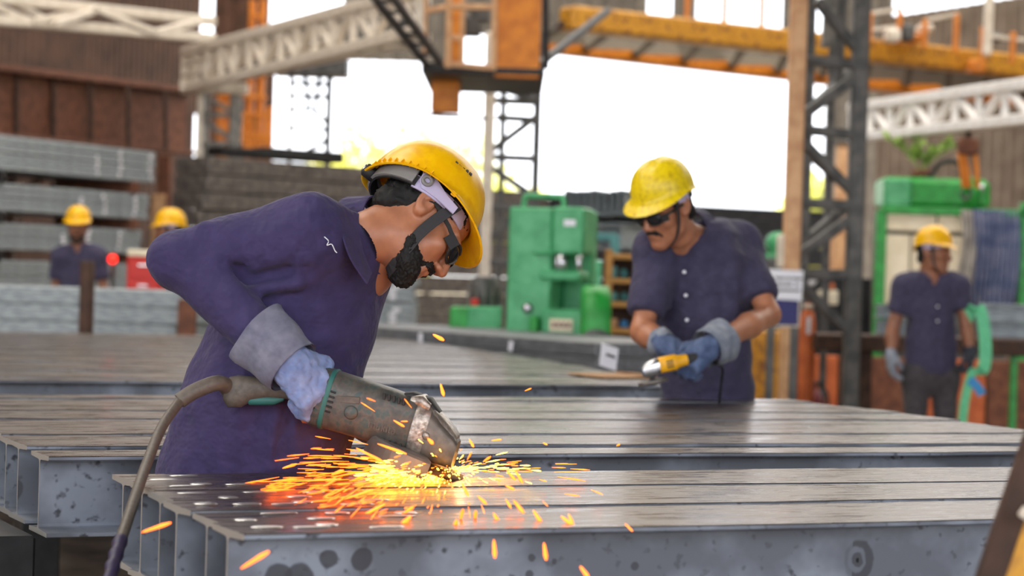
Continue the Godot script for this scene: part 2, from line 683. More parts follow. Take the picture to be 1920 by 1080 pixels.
func make_materials() -> void:
	blotchy("floor", [c8(92, 78, 68), c8(128, 112, 98), c8(150, 134, 118)], 0.008, Vector3(0.4, 0.4, 0.4), 0.8, 0.0, 0.3, true, 3)
	blotchy("yard", [c8(120, 112, 90), c8(160, 150, 128)], 0.01, Vector3(0.2, 0.2, 0.2), 0.9, 0.0, 0.0, true, 4)
	blotchy("roof", [c8(84, 80, 76), c8(120, 116, 110)], 0.01, Vector3(0.3, 0.3, 0.3), 0.7, 0.0, 0.0, true, 5)
	blotchy("rust_wall", [c8(64, 44, 35), c8(82, 57, 45), c8(94, 66, 52)], 0.01, Vector3(0.4, 0.4, 0.4), 0.8, 0.0, 0.0, true, 6)
	blotchy("sheet", [c8(104, 100, 94), c8(138, 134, 126)], 0.01, Vector3(0.4, 0.4, 0.4), 0.6, 0.2, 0.0, true, 7)
	blotchy("sheet_brown", [c8(92, 78, 66), c8(120, 106, 92)], 0.01, Vector3(0.4, 0.4, 0.4), 0.7, 0.0, 0.0, true, 54)
	blotchy("rust", [c8(98, 60, 44), c8(116, 72, 52), c8(130, 84, 62)], 0.015, Vector3(1, 1, 1), 0.75, 0.1, 0.1, false, 8)
	blotchy("rust_dark", [c8(58, 40, 32), c8(84, 58, 44)], 0.015, Vector3(1, 1, 1), 0.7, 0.2, 0.1, false, 9)
	blotchy("grey_paint", [c8(98, 96, 92), c8(128, 124, 118), c8(140, 136, 130)], 0.012, Vector3(1, 1, 1), 0.5, 0.1, 0.0, false, 10)
	blotchy("dark_paint", [c8(66, 66, 66), c8(94, 92, 90)], 0.012, Vector3(1, 1, 1), 0.5, 0.2, 0.0, false, 11)
	blotchy("white_paint", [c8(232, 228, 224), c8(246, 244, 242)], 0.012, Vector3(1, 1, 1), 0.45, 0.0, 0.0, false, 12)
	blotchy("cream_paint", [c8(212, 199, 181), c8(232, 221, 206)], 0.012, Vector3(1, 1, 1), 0.5, 0.0, 0.0, false, 13)
	blotchy("tan_paint", [c8(196, 146, 104), c8(222, 176, 132)], 0.012, Vector3(1, 1, 1), 0.5, 0.0, 0.0, false, 14)
	blotchy("orange", [c8(204, 116, 26), c8(230, 142, 40)], 0.012, Vector3(1, 1, 1), 0.5, 0.0, 0.0, false, 15)
	blotchy("orange_red", [c8(176, 84, 38), c8(200, 104, 52)], 0.012, Vector3(1, 1, 1), 0.6, 0.0, 0.0, false, 16)
	blotchy("yellow_rust", [c8(186, 128, 30), c8(210, 150, 40), c8(130, 80, 34)], 0.012, Vector3(1, 1, 1), 0.5, 0.0, 0.0, false, 17)
	blotchy("green", [c8(62, 152, 98), c8(88, 176, 122)], 0.01, Vector3(1.2, 1.2, 1.2), 0.4, 0.0, 0.0, false, 18)
	blotchy("bright_green", [c8(24, 132, 46), c8(40, 158, 62)], 0.01, Vector3(1.2, 1.2, 1.2), 0.4, 0.0, 0.0, false, 19)
	blotchy("teal", [c8(58, 120, 122), c8(90, 152, 150)], 0.012, Vector3(1, 1, 1), 0.5, 0.0, 0.0, false, 20)
	blotchy("beige", [c8(228, 214, 184), c8(242, 230, 204)], 0.01, Vector3(0.8, 0.8, 0.8), 0.6, 0.0, 0.0, false, 21)
	blotchy("galvanised", [c8(118, 126, 130), c8(152, 161, 166), c8(170, 178, 182)], 0.03, Vector3(0.5, 4, 2), 0.55, 0.15, 0.0, false, 22)
	blotchy("dark_steel", [c8(82, 77, 74), c8(108, 102, 98), c8(128, 121, 115)], 0.02, Vector3(1, 1, 1), 0.5, 0.3, 0.0, false, 23)
	blotchy("black_steel", [c8(30, 30, 32), c8(46, 46, 48)], 0.02, Vector3(1, 1, 1), 0.5, 0.3, 0.0, false, 24)
	blotchy("plate_steel", [c8(96, 98, 102), c8(122, 124, 128)], 0.02, Vector3(0.6, 2, 2), 0.5, 0.3, 0.0, false, 25)
	blotchy("wood", [c8(170, 118, 62), c8(204, 150, 86)], 0.03, Vector3(1, 6, 6), 0.7, 0.0, 0.0, false, 26)
	blotchy("cardboard", [c8(168, 128, 92), c8(190, 150, 112)], 0.02, Vector3(1, 1, 1), 0.9, 0.0, 0.0, false, 27)
	blotchy("tarp", [c8(84, 96, 134), c8(116, 126, 160), c8(150, 152, 174)], 0.012, Vector3(1, 1, 1), 0.6, 0.0, 0.0, false, 28)
	blotchy("tarp_pale", [c8(150, 144, 138), c8(186, 180, 172)], 0.012, Vector3(1, 1, 1), 0.6, 0.0, 0.0, false, 29)
	blotchy("sling", [c8(84, 176, 128), c8(112, 204, 156)], 0.03, Vector3(2, 2, 2), 0.7, 0.0, 0.0, false, 30)
	blotchy("bark", [c8(80, 62, 46), c8(120, 96, 70)], 0.03, Vector3(1, 1, 1), 0.9, 0.0, 0.0, false, 31)
	cloth("shirt", c8(50, 41, 82), c8(60, 50, 94), 32)
	cloth("shirt_dull", c8(52, 48, 74), c8(66, 61, 88), 33)
	cloth("trousers", c8(54, 50, 56), c8(70, 66, 70), 34)
	cloth("glove_blue", c8(108, 126, 172), c8(148, 166, 208), 35)
	cloth("glove_cuff", c8(96, 98, 118), c8(132, 132, 148), 36)
	cloth("glove_grey", c8(116, 124, 140), c8(150, 154, 164), 37)
	cloth("glove_navy", c8(54, 70, 104), c8(92, 108, 142), 38)
	cloth("glove_dark", c8(36, 38, 48), c8(56, 58, 70), 39)
	cloth("vest", c8(196, 104, 92), c8(216, 124, 108), 40)
	cloth("scarf", c8(150, 40, 90), c8(180, 60, 110), 41)
	blotchy("skin", [c8(164, 106, 78), c8(186, 125, 93)], 0.01, Vector3(4, 4, 4), 0.42, 0.0, 0.02, false, 42)
	blotchy("skin_dark", [c8(132, 84, 62), c8(152, 100, 74)], 0.01, Vector3(4, 4, 4), 0.5, 0.0, 0.0, false, 43)
	blotchy("hair", [c8(8, 7, 6), c8(20, 17, 15)], 0.12, Vector3(6, 6, 6), 0.7, 0.0, 0.1, false, 44)
	var hy := blotchy("helmet", [c8(250, 186, 0), c8(255, 198, 4), c8(236, 168, 4)], 0.012, Vector3(3, 3, 3), 0.32, 0.0, 0.0, false, 45)
	hy.backlight_enabled = true
	hy.backlight = Color(0.35, 0.22, 0.02)
	var hl := blotchy("helmet_lemon", [c8(240, 206, 12), c8(250, 220, 24), c8(204, 166, 16)], 0.02, Vector3(4, 4, 4), 0.35, 0.0, 0.0, false, 46)
	hl.backlight_enabled = true
	hl.backlight = Color(0.3, 0.24, 0.02)
	mat("harness", c8(186, 178, 208), 0.5)
	mat("harness_grey", c8(130, 128, 126), 0.5)
	mat("black", c8(34, 33, 34), 0.6)
	mat("strap", c8(48, 47, 49), 0.8)
	mat("rubber", c8(30, 30, 32), 0.55)
	mat("chrome", c8(200, 200, 204), 0.2, 0.95)
	mat("lens", c8(30, 32, 36), 0.08)
	mat("eye", c8(220, 214, 204), 0.2)
	mat("white", c8(232, 232, 240), 0.6)
	mat("ink", c8(40, 40, 48), 0.7)
	mat("navy", c8(44, 44, 104), 0.6)
	mat("red", c8(206, 44, 36), 0.5)
	mat("maroon", c8(110, 40, 44), 0.5)
	mat("blue", c8(60, 140, 200), 0.6)
	blotchy("tool", [c8(60, 66, 64), c8(78, 74, 70), c8(94, 86, 78), c8(56, 78, 78)], 0.014, Vector3(5, 5, 5), 0.45, 0.0, 0.05, false, 47)
	blotchy("tool_handle", [c8(80, 73, 66), c8(106, 97, 88)], 0.02, Vector3(5, 5, 5), 0.5, 0.0, 0.0, false, 48)
	mat("tool_teal", c8(44, 104, 98), 0.5)
	blotchy("cast_alloy", [c8(112, 104, 96), c8(160, 150, 140), c8(196, 188, 178)], 0.03, Vector3(5, 5, 5), 0.35, 0.6, 0.05, false, 49)
	blotchy("guard", [c8(96, 90, 84), c8(124, 116, 108)], 0.02, Vector3(4, 4, 4), 0.45, 0.5, 0.0, false, 50)
	blotchy("cable", [c8(88, 79, 71), c8(108, 98, 88)], 0.03, Vector3(5, 5, 5), 0.5, 0.0, 0.0, false, 51)
	mat("cable_purple", c8(52, 44, 72), 0.5)
	mat("tool_yellow", c8(244, 176, 26), 0.4)
	var leaf := blotchy("leaf", [c8(110, 140, 60), c8(160, 190, 92), c8(200, 214, 130)], 0.03, Vector3(0.5, 0.5, 0.5), 0.6, 0.0, 0.0, false, 52)
	leaf.backlight_enabled = true
	leaf.backlight = Color(0.5, 0.6, 0.2)
	leaf.cull_mode = BaseMaterial3D.CULL_DISABLED
	var sl := blotchy("leaf_sunlit", [c8(186, 196, 112), c8(220, 222, 150), c8(240, 236, 190)], 0.03, Vector3(0.5, 0.5, 0.5), 0.6, 0.0, 0.0, false, 55)  # outdoor glare put into the leaf colours, a paler copy of leaf
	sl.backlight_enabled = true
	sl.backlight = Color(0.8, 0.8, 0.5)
	# steel of the three stacks
	for k in 3:
		flange_mat("flange_%d" % k, 60 + k * 11, c8(154, 147, 143), c8(174, 167, 163), c8(188, 182, 179))
		M["flange_%d" % k].albedo_color = c8(164, 155, 149)
	web_mat("web_front", 71, c8(106, 110, 119), c8(142, 149, 161), c8(62, 62, 68), [[0.168, 0.124, 0.017, 0.8], [0.227, 0.122, 0.020, 0.85], [0.085, 0.095, 0.026, 0.8], [0.121, 0.094, 0.026, 0.8], [0.533, 0.116, 0.006, 0.7], [0.576, 0.110, 0.005, 0.7], [0.529, 0.089, 0.010, 0.7], [0.729, 0.097, 0.008, 0.7]], [1.18, 0.098])
	web_mat("web_a", 81, c8(106, 110, 119), c8(142, 149, 161), c8(62, 62, 68), [[0.11, 0.105, 0.018, 0.8], [0.13, 0.09, 0.016, 0.7]])
	web_mat("web_b", 91, c8(106, 110, 119), c8(142, 149, 161), c8(62, 62, 68), [[0.06, 0.11, 0.018, 0.8], [0.3, 0.07, 0.03, 0.6]])
	mat("cut_steel", c8(206, 204, 200), 0.4, 0.7)
	mat("ground_steel", c8(226, 224, 222), 0.30, 0.9)
	var sky_sheet := mat("skylight", c8(168, 168, 164), 0.9)
	sky_sheet.backlight_enabled = true
	sky_sheet.backlight = Color(1, 1, 1)
	var sp := mat("spark", c8(255, 170, 60), 0.5)
	sp.emission_enabled = true
	sp.emission = Color(1.0, 0.36, 0.07)
	sp.emission_energy_multiplier = 2.6
	var sp2 := mat("spark_hot", c8(255, 220, 120), 0.5)
	sp2.emission_enabled = true
	sp2.emission = Color(1.0, 0.72, 0.24)
	sp2.emission_energy_multiplier = 6.0
	var gl := mat("lamp_glow", c8(255, 60, 40), 0.4)
	gl.emission_enabled = true
	gl.emission = Color(1.0, 0.12, 0.08)
	gl.emission_energy_multiplier = 2.0

# ---------------------------------------------------------------- the shed
func corrugated(w: float, h: float, pitch := 0.3, amp := 0.035) -> Mesh:    # in x, y, centred; waves run up
	var st := new_st()
	var n := int(w / pitch * 4.0) + 1
	for i in n:
		var xs := []
		for j in [i, i + 1]:
			var x: float = -w / 2 + w * j / n
			xs.append(Vector2(x, amp * [1.0, 1.0, -1.0, -1.0][j % 4]))
		for side in [1.0, -1.0]:
			var a := Vector3(xs[0].x, -h / 2, xs[0].y + side * 0.02)
			var b := Vector3(xs[1].x, -h / 2, xs[1].y + side * 0.02)
			var c := (a + b) / 2.0 - Vector3(0, -h / 2, side)
			quad(st, a, b, b + Vector3(0, h, 0), a + Vector3(0, h, 0), c)
	return done(st)

func sheet_wall(called: String, x0: float, y0: float, x1: float, y1: float, d: float, m: Material) -> void:
	var s := d / SPX
	var c := at((x0 + x1) / 2.0, (y0 + y1) / 2.0, d)
	structure(called, corrugated((x1 - x0) * s, (y1 - y0) * s), m, Transform3D(Basis(), c))

func wall_between(called: String, a: Vector3, b: Vector3, y0: float, y1: float, m: Material) -> void:
	var mid := (a + b) / 2.0
	mid.y = (y0 + y1) / 2.0
	var dir := b - a
	dir.y = 0
	structure(called, corrugated(dir.length(), y1 - y0), m, Transform3D(Basis(Vector3.UP, atan2(-dir.z, dir.x)), mid))

func build_setting() -> void:
	structure("floor", cbox(Vector3(76, 0.3, 64), 0.01), M.floor, Transform3D(Basis(), Vector3(0, -0.15, -20)))
	structure("ground", cbox(Vector3(320, 0.3, 220), 0.01), M.yard, Transform3D(Basis(), Vector3(0, -0.19, -80)))
	# roof of sheets with open bays between them
	for r in [[8.0, 2.0], [-1.0, -6.0], [-11.0, -16.0], [-21.0, -25.5], [-29.5, -35.5], [-39.0, -47.0]]:
		structure("roof", corrugated(60, r[0] - r[1], 0.8, 0.06), M.roof, Transform3D(Basis(Vector3.RIGHT, -PI / 2), Vector3(0, 9.6, (r[0] + r[1]) / 2)))
	for r in [[2.0, -1.0], [-6.0, -11.0], [-16.0, -21.0], [-25.5, -29.5], [-35.5, -39.0]]:
		var sheet := PlaneMesh.new()
		var wide := 28.0 if r[0] > -12.0 else 60.0
		sheet.size = Vector2(wide, r[0] - r[1] + 0.3)
		structure("roof_skylight", sheet, M.skylight, Transform3D(Basis(), Vector3(wide / 2 - 30, 9.72, (r[0] + r[1]) / 2)))
		if wide < 60.0:
			structure("roof", corrugated(32, r[0] - r[1] + 0.3, 0.8, 0.06), M.roof, Transform3D(Basis(Vector3.RIGHT, -PI / 2), Vector3(14, 9.74, (r[0] + r[1]) / 2)))
	wall_between("wall_left", at(-900, 500, 10), at(350, 500, 22), 0, 9.6, M.rust_wall)
	wall_between("wall_left", Vector3(-28, 0, 8), at(-900, 500, 10), 0, 9.6, M.rust_wall)
	wall_between("wall_right", at(1640, 500, 25), at(2700, 500, 18), 0, 6.1, M.sheet_brown)
	wall_between("wall_right", at(2700, 500, 18), Vector3(28, 0, 8), 0, 9.6, M.sheet)
	# the far gable: sheeting above the opening, with panels missing
	for r in [[371, 75, 508, 700], [404, -190, 508, 75], [508, 44, 646, 138], [646, -190, 862, 116], [862, -190, 1000, 66], [1000, -190, 1216, 96], [1216, 32, 1262, 96], [1262, -190, 1308, 96], [1308, 58, 1468, 96], [1468, -190, 1500, 96], [1545, -190, 1668, 700]]:
		sheet_wall("wall_back", r[0], r[1], r[2], r[3], 27.0, M.rust_wall if r[0] < 500 else M.sheet)
	sheet_wall("wall_back", 345, -190, 378, 214, 24.0, M.rust_wall)
	# behind the camera, open yard; unseen eaves wall added to trim the front light
	wall_between("added_eaves_wall", Vector3(-28, 0, 8), Vector3(28, 0, 8), 7.2, 9.6, M.sheet)

# ---------------------------------------------------------------- rolled beams
var BH := 0.175
var BW := 0.167

# surfaces: 0 the outside of the top flange, 1 the web and the rest; along x from 0 to len
func beam_mesh(len_: float, bw := 0.104, bh := 0.175, wob := 0) -> Mesh:
	var tf := 0.0095
	var tw := 0.0065
	var h := bw / 2
	var prof := [Vector2(-h + 0.0015, bh), Vector2(h - 0.0015, bh), Vector2(h, bh - 0.0015), Vector2(h, bh - tf + 0.002), Vector2(h - 0.002, bh - tf),
		Vector2(tw / 2 + 0.008, bh - tf - 0.003), Vector2(tw / 2 + 0.002, bh - tf - 0.006), Vector2(tw / 2, bh - tf - 0.012),
		Vector2(tw / 2, tf + 0.012), Vector2(tw / 2 + 0.002, tf + 0.006), Vector2(tw / 2 + 0.008, tf + 0.003),
		Vector2(h - 0.002, tf), Vector2(h, tf - 0.002), Vector2(h, 0.0015), Vector2(h - 0.0015, 0)]
	var full := PackedVector2Array(prof)
	for i in range(prof.size() - 1, -1, -1):
		if i > 1:
			full.append(Vector2(-prof[i].x, prof[i].y))
	var r := RandomNumberGenerator.new()
	r.seed = 400 + wob
	var segs := 14
	var dy := []
	for s in segs + 1:
		dy.append(Vector2(r.randf_range(-1, 1) * 0.0015, r.randf_range(-1, 1) * 0.0012))
	var u0 := r.randf() * 3.0
	var mesh := ArrayMesh.new()
	for surf in 3:
		var st := SurfaceTool.new()
		st.begin(Mesh.PRIMITIVE_TRIANGLES)
		var n := full.size()
		var per := 0.0
		for i in n:
			var a := full[i]
			var b := full[(i + 1) % n]
			var top := i <= 2 or i == n - 1
			var upper := i == 0
			if surf == 2 or (surf == 0) != top:
				continue
			st.set_smooth_group(i)
			for s in segs:
				var x0 := len_ * s / segs
				var x1 := len_ * (s + 1) / segs
				var q := []
				for e in [[x0, a, s], [x1, a, s + 1], [x1, b, s + 1], [x0, b, s]]:
					var w: Vector2 = dy[e[2]]
					q.append(Vector3(e[0], e[1].y + w.y, -(e[1].x + w.x)))
				for k in [0, 2, 1, 0, 3, 2]:
					var p: Vector3 = q[k]
					if surf == 0:
						st.set_uv(Vector2((p.x + u0) / 1.6, (p.z + h) / 0.18 + wob * 0.37))
					else:
						st.set_uv(Vector2((p.x + (0.0 if wob == 0 else u0)) / 3.0, 1.0 - p.y / 0.175))
					st.add_vertex(p)
		if surf == 2:
			st.set_smooth_group(-1)
			var t := Geometry2D.triangulate_polygon(full)
			for x in [0.0, len_]:
				var e := Vector2(dy[0] if x == 0.0 else dy[segs])
				for k in range(0, t.size(), 3):
					var vs := []
					for j in 3:
						vs.append(Vector3(x, full[t[k + j]].y + e.y, -(full[t[k + j]].x + e.x)))
					var nn: Vector3 = (vs[2] - vs[0]).cross(vs[1] - vs[0])
					if (nn.x < 0) != (x == 0.0):
						vs.reverse()
					for v: Vector3 in vs:
						st.set_uv(Vector2(v.z, v.y))
						st.add_vertex(v)
		st.generate_normals()
		st.commit(mesh)
	return mesh

func beam(u0: float, u1: float, v: float, top: float, label: String, group: String, fl: String, web: String, idx: int, bw := 0.104, bh := 0.175) -> MeshInstance3D:
	var o := MeshInstance3D.new()
	o.name = numbered("steel_beam")
	o.mesh = beam_mesh(u1 - u0, bw, bh, idx)
	o.set_surface_override_material(0, M[fl])
	o.set_surface_override_material(1, M[web])
	o.set_surface_override_material(2, M.cut_steel)
	add_child(o)
	o.position = bp(u0, top - bh, v)
	o.rotation.y = TH
	tag(o, label, "steel beam", group)
	o.set_meta("kind", "thing")
	return o

func trestle(u: float, v0: float, v1: float, top: float, w: float, label: String, group: String) -> void:
	var t := thing("support_trestle", label, "trestle", bp(u, 0, (v0 + v1) / 2), TH, group)
	var ln := v1 - v0
	part(t, "crossbar", cbox(Vector3(w, 0.14, ln), 0.006), M.black_steel, Transform3D(Basis(), Vector3(0, top - 0.07, 0)))
	for s in [-1.0, 1.0]:
		part(t, "leg", cbox(Vector3(w, top - 0.14 - 0.012, 0.12), 0.006), M.black_steel, Transform3D(Basis(), Vector3(0, (top - 0.14) / 2 + 0.006, s * (ln / 2 - 0.08))))
		part(t, "foot_plate", cbox(Vector3(w + 0.1, 0.012, 0.2), 0.003), M.dark_steel, Transform3D(Basis(), Vector3(0, 0.006, s * (ln / 2 - 0.08))))

const ORD := ["first", "second", "third", "fourth", "fifth", "sixth", "seventh", "eighth", "ninth", "tenth", "eleventh", "twelfth", "thirteenth", "fourteenth", "fifteenth", "sixteenth", "seventeenth", "eighteenth", "nineteenth", "twentieth", "twenty-first", "twenty-second", "twenty-third", "twenty-fourth", "twenty-fifth", "twenty-sixth", "twenty-seventh", "twenty-eighth", "twenty-ninth", "thirtieth"]

func build_beams() -> void:
	var top := 0.88
	# the stack under the sparks: left ends measured one by one, stepping back
	var ends := [427, 389, 332, 301, 267, 231]
	var pitch := (4.535 - 3.49) / 6.0
	var patch := lathe([[0.0, 0.0014], [0.85, 0.0012], [1.0, 0.0], [0.0, 0.0]], 14)
	for i in 6:
		var v := 3.49 + pitch * (i + 0.5)
		var u := end_u(ends[i], v, top)
		var lab: String = "I-beam under the sparks, %s from the grinding worker's shirt" % ["sixth", "fifth", "fourth", "third", "second", "first"][i]
		var o := beam(u, u + 5.2 + 0.05 * (i % 3), v, top + [0.001, -0.0015, 0.0015, -0.0005, 0.002, -0.001][i], lab, "beams under the sparks", "flange_%d" % (i % 3), "web_front" if i == 0 else "web_b", i, BW)
		# bare patches ground bright near the end
		for k in [4, 6, 6, 5, 3, 2][i]:
			var rr := 0.5 + 0.5 * sin(i * 5.1 + k * 2.3)
			var sc := Vector3(0.020 + 0.016 * rr, 1.0, 0.011 + 0.010 * (1.0 - rr))
			part(o, "ground_patch", patch, M.ground_steel, Transform3D(Basis(Vector3.UP, 0.1 * sin(k * 3.0)).scaled_local(sc), Vector3(0.05 + 0.062 * k + 0.03 * rr, BH + 0.0006, 0.045 * sin(i * 1.7 + k * 2.9))))
	# the wide stack behind the grinding worker
	pitch = (7.19 - 5.03) / 12.0
	for i in 12:
		var v := 4.99 + pitch * (i + 0.5) + (0.0 if i == 0 else 0.04)
		var lx: float = [75, 35, 12, -12, -36, -60, -80, -100, -118, -136, -152, -166][i]
		var rx: float = lerpf(2100, 1500, clampf((i - 0.0) / 11.0, 0, 1))
		var u := end_u(lx, v, top)
		beam(u, end_u(rx, v, top), v, top + 0.002 * sin(i * 2.4) - (0.004 if i == 0 else 0.0), "I-beam in the wide stack, %s counting from the grinding worker" % ORD[i], "beams in the wide stack", "flange_%d" % (i % 3), "web_a" if i == 0 else "web_b", 10 + i, BW)
	# the stack behind it, in front of the left bundles
	var v3 := 8.06
	var n3 := 30
	for i in n3:
		var w := 0.167
		var v := v3 + 0.09 + i * 0.172 + 0.03 * ((1 if i > 1 else 0) + (1 if i > 4 else 0) + (1 if i > 8 else 0) + (1 if i > 13 else 0))
		var rx: float = lerpf(1300, 740, pow(i / float(n3 - 1), 0.8))
		beam(end_u(-120 - i * 4, v, top), end_u(rx, v, top), v, top + 0.003 * sin(i * 1.7), "I-beam in the blurred stack, %s counting away from the wide stack" % ORD[i], "beams in the stack before the grey plates", "flange_%d" % (i % 3), "web_a", 30 + i, w)
	trestle(end_u(96, 5.2, 0.705) - 0.16, 5.0, 7.19, 0.705, 0.16, "black steel trestle under the stepped ends of the wide stack", "")
	trestle(end_u(1700, 5.2, 0.705), 5.0, 7.19, 0.705, 0.16, "black steel trestle under the far half of the wide stack", "")
	trestle(end_u(430, 3.6, 0.705) + 0.75, 3.5, 4.53, 0.705, 0.14, "black steel trestle below the beams being ground", "")
	trestle(end_u(430, 3.6, 0.705) + 4.2, 3.5, 4.53, 0.705, 0.14, "black steel trestle at the far end of the beams being ground", "")
	trestle(end_u(60, 8.3, 0.705), 8.1, 13.3, 0.705, 0.14, "black steel trestle under the blurred stack, beside the brown pipe", "")
	trestle(end_u(640, 8.3, 0.705), 8.1, 13.3, 0.705, 0.14, "black steel trestle under the blurred stack, before the green machine", "")

# u of the pixel column px on the line v = const at the level top
func end_u(px: float, v: float, top: float) -> float:
	var lo := -30.0
	var hi := 30.0
	for k in 40:
		var m := (lo + hi) / 2
		var q := CT.affine_inverse() * bp(m, top, v)
		if q.x / -q.z * FPX + 960.0 < px:
			lo = m
		else:
			hi = m
	return lo

# ---------------------------------------------------------------- people: heads, helmets, hands, clothes
var head_cache := {}

# own axes of a head: x to its right ear, y up, -z where it looks; origin between the ears
func head_shape(cell: float) -> Array:
	var key := "%.4f" % cell
	if head_cache.has(key):
		return head_cache[key]
	var f := Field.new()
	f.ell(Vector3(0, 0.035, 0.012), Vector3(0.077, 0.098, 0.097), 0.02)
	f.ell(Vector3(0, -0.045, -0.040), Vector3(0.060, 0.072, 0.056), 0.03)
	f.cap(Vector3(-0.045, -0.075, -0.015), Vector3(-0.012, -0.108, -0.070), 0.020, 0.018, 0.03)
	f.cap(Vector3(0.045, -0.075, -0.015), Vector3(0.012, -0.108, -0.070), 0.020, 0.018, 0.03)
	f.ell(Vector3(0, -0.107, -0.075), Vector3(0.022, 0.018, 0.018), 0.02)
	for s in [-1.0, 1.0]:
		f.ell(Vector3(s * 0.044, -0.028, -0.068), Vector3(0.022, 0.020, 0.022), 0.02)
		f.cap(Vector3(s * 0.010, 0.020, -0.092), Vector3(s * 0.048, 0.018, -0.074), 0.011, 0.010, 0.018)
		f.ell(Vector3(s * 0.031, -0.003, -0.092), Vector3(0.017, 0.012, 0.014), 0.012, 1)
		f.ell(Vector3(s * 0.031, -0.004, -0.079), Vector3(0.0145, 0.0125, 0.0135), 0.006)
	f.cap(Vector3(0, 0.006, -0.096), Vector3(0, -0.034, -0.116), 0.0085, 0.0120, 0.012)
	for s in [-1.0, 1.0]:
		f.ell(Vector3(s * 0.011, -0.040, -0.106), Vector3(0.0085, 0.0075, 0.011), 0.006)
	f.cap(Vector3(-0.020, -0.067, -0.093), Vector3(0.020, -0.067, -0.093), 0.0065, 0.0065, 0.008)
	f.cap(Vector3(0, -0.066, -0.099), Vector3(0, -0.067, -0.099), 0.007, 0.007, 0.010)
	f.cap(Vector3(-0.017, -0.080, -0.091), Vector3(0.017, -0.080, -0.091), 0.0070, 0.0070, 0.008)
	for s in [-1.0, 1.0]:
		var m := Basis(Vector3.UP, s * 0.35) * Basis(Vector3.RIGHT, 0.2)
		f.ell(Vector3(s * 0.082, -0.002, 0.014), Vector3(0.0085, 0.033, 0.021), 0.005, 0, m)
		f.ell(Vector3(s * 0.079, -0.026, 0.006), Vector3(0.009, 0.012, 0.011), 0.008, 0)
		f.ell(Vector3(s * 0.091, -0.001, 0.011), Vector3(0.0075, 0.020, 0.011), 0.004, 1, m)
		f.cap(Vector3(s * 0.088, 0.012, 0.010), Vector3(s * 0.088, -0.004, 0.016), 0.0035, 0.0035, 0.005)
	f.cap(Vector3(0, -0.03, 0.015), Vector3(0, -0.12, 0.030), 0.060, 0.056, 0.03)
	head_cache[key] = nets(f, Vector3(-0.11, -0.145, -0.14), Vector3(0.11, 0.15, 0.125), cell)
	return head_cache[key]

func hair_shape(cell: float) -> Array:
	var key := "hair %.4f" % cell
	if head_cache.has(key):
		return head_cache[key]
	var f := Field.new()
	f.ell(Vector3(0, 0.028, 0.016), Vector3(0.083, 0.098, 0.100), 0.02)
	f.cap(Vector3(-0.035, -0.050, 0.070), Vector3(0.035, -0.050, 0.070), 0.026, 0.026, 0.04)
	f.ell(Vector3(0, -0.06, -0.10), Vector3(0.2, 0.105, 0.095), 0.02, 1)
	f.ell(Vector3(0.09, -0.028, 0.000), Vector3(0.035, 0.042, 0.036), 0.01, 1)
	f.ell(Vector3(-0.09, -0.028, 0.000), Vector3(0.035, 0.042, 0.036), 0.01, 1)
	f.noise = noise_of(65.0, 3, 3)
	f.namp = 0.008
	head_cache[key] = nets(f, Vector3(-0.12, -0.12, -0.12), Vector3(0.12, 0.16, 0.16), cell)
	return head_cache[key]

func beard_shape(cell: float, full: bool) -> Array:
	var key := "beard %.4f %s" % [cell, full]
	if head_cache.has(key):
		return head_cache[key]
	var f := Field.new()
	for s in [-1.0, 1.0]:
		if full:
			f.chain([Vector3(s * 0.060, -0.052, -0.026), Vector3(s * 0.053, -0.076, -0.036), Vector3(s * 0.034, -0.100, -0.062), Vector3(0, -0.112, -0.078)], [0.003, 0.013, 0.019, 0.022], 0.02)
			f.chain([Vector3(s * 0.036, -0.078, -0.066), Vector3(s * 0.022, -0.098, -0.082)], [0.009, 0.014], 0.02)
		f.chain([Vector3(0, -0.055, -0.103), Vector3(s * 0.020, -0.059, -0.095), Vector3(s * 0.031, -0.076, -0.080)], [0.0065, 0.0075, 0.006], 0.006)
	f.noise = noise_of(130.0, 8, 4)
	f.namp = 0.006
	head_cache[key] = nets(f, Vector3(-0.09, -0.155, -0.125), Vector3(0.09, 0.0, 0.02), cell)
	return head_cache[key]

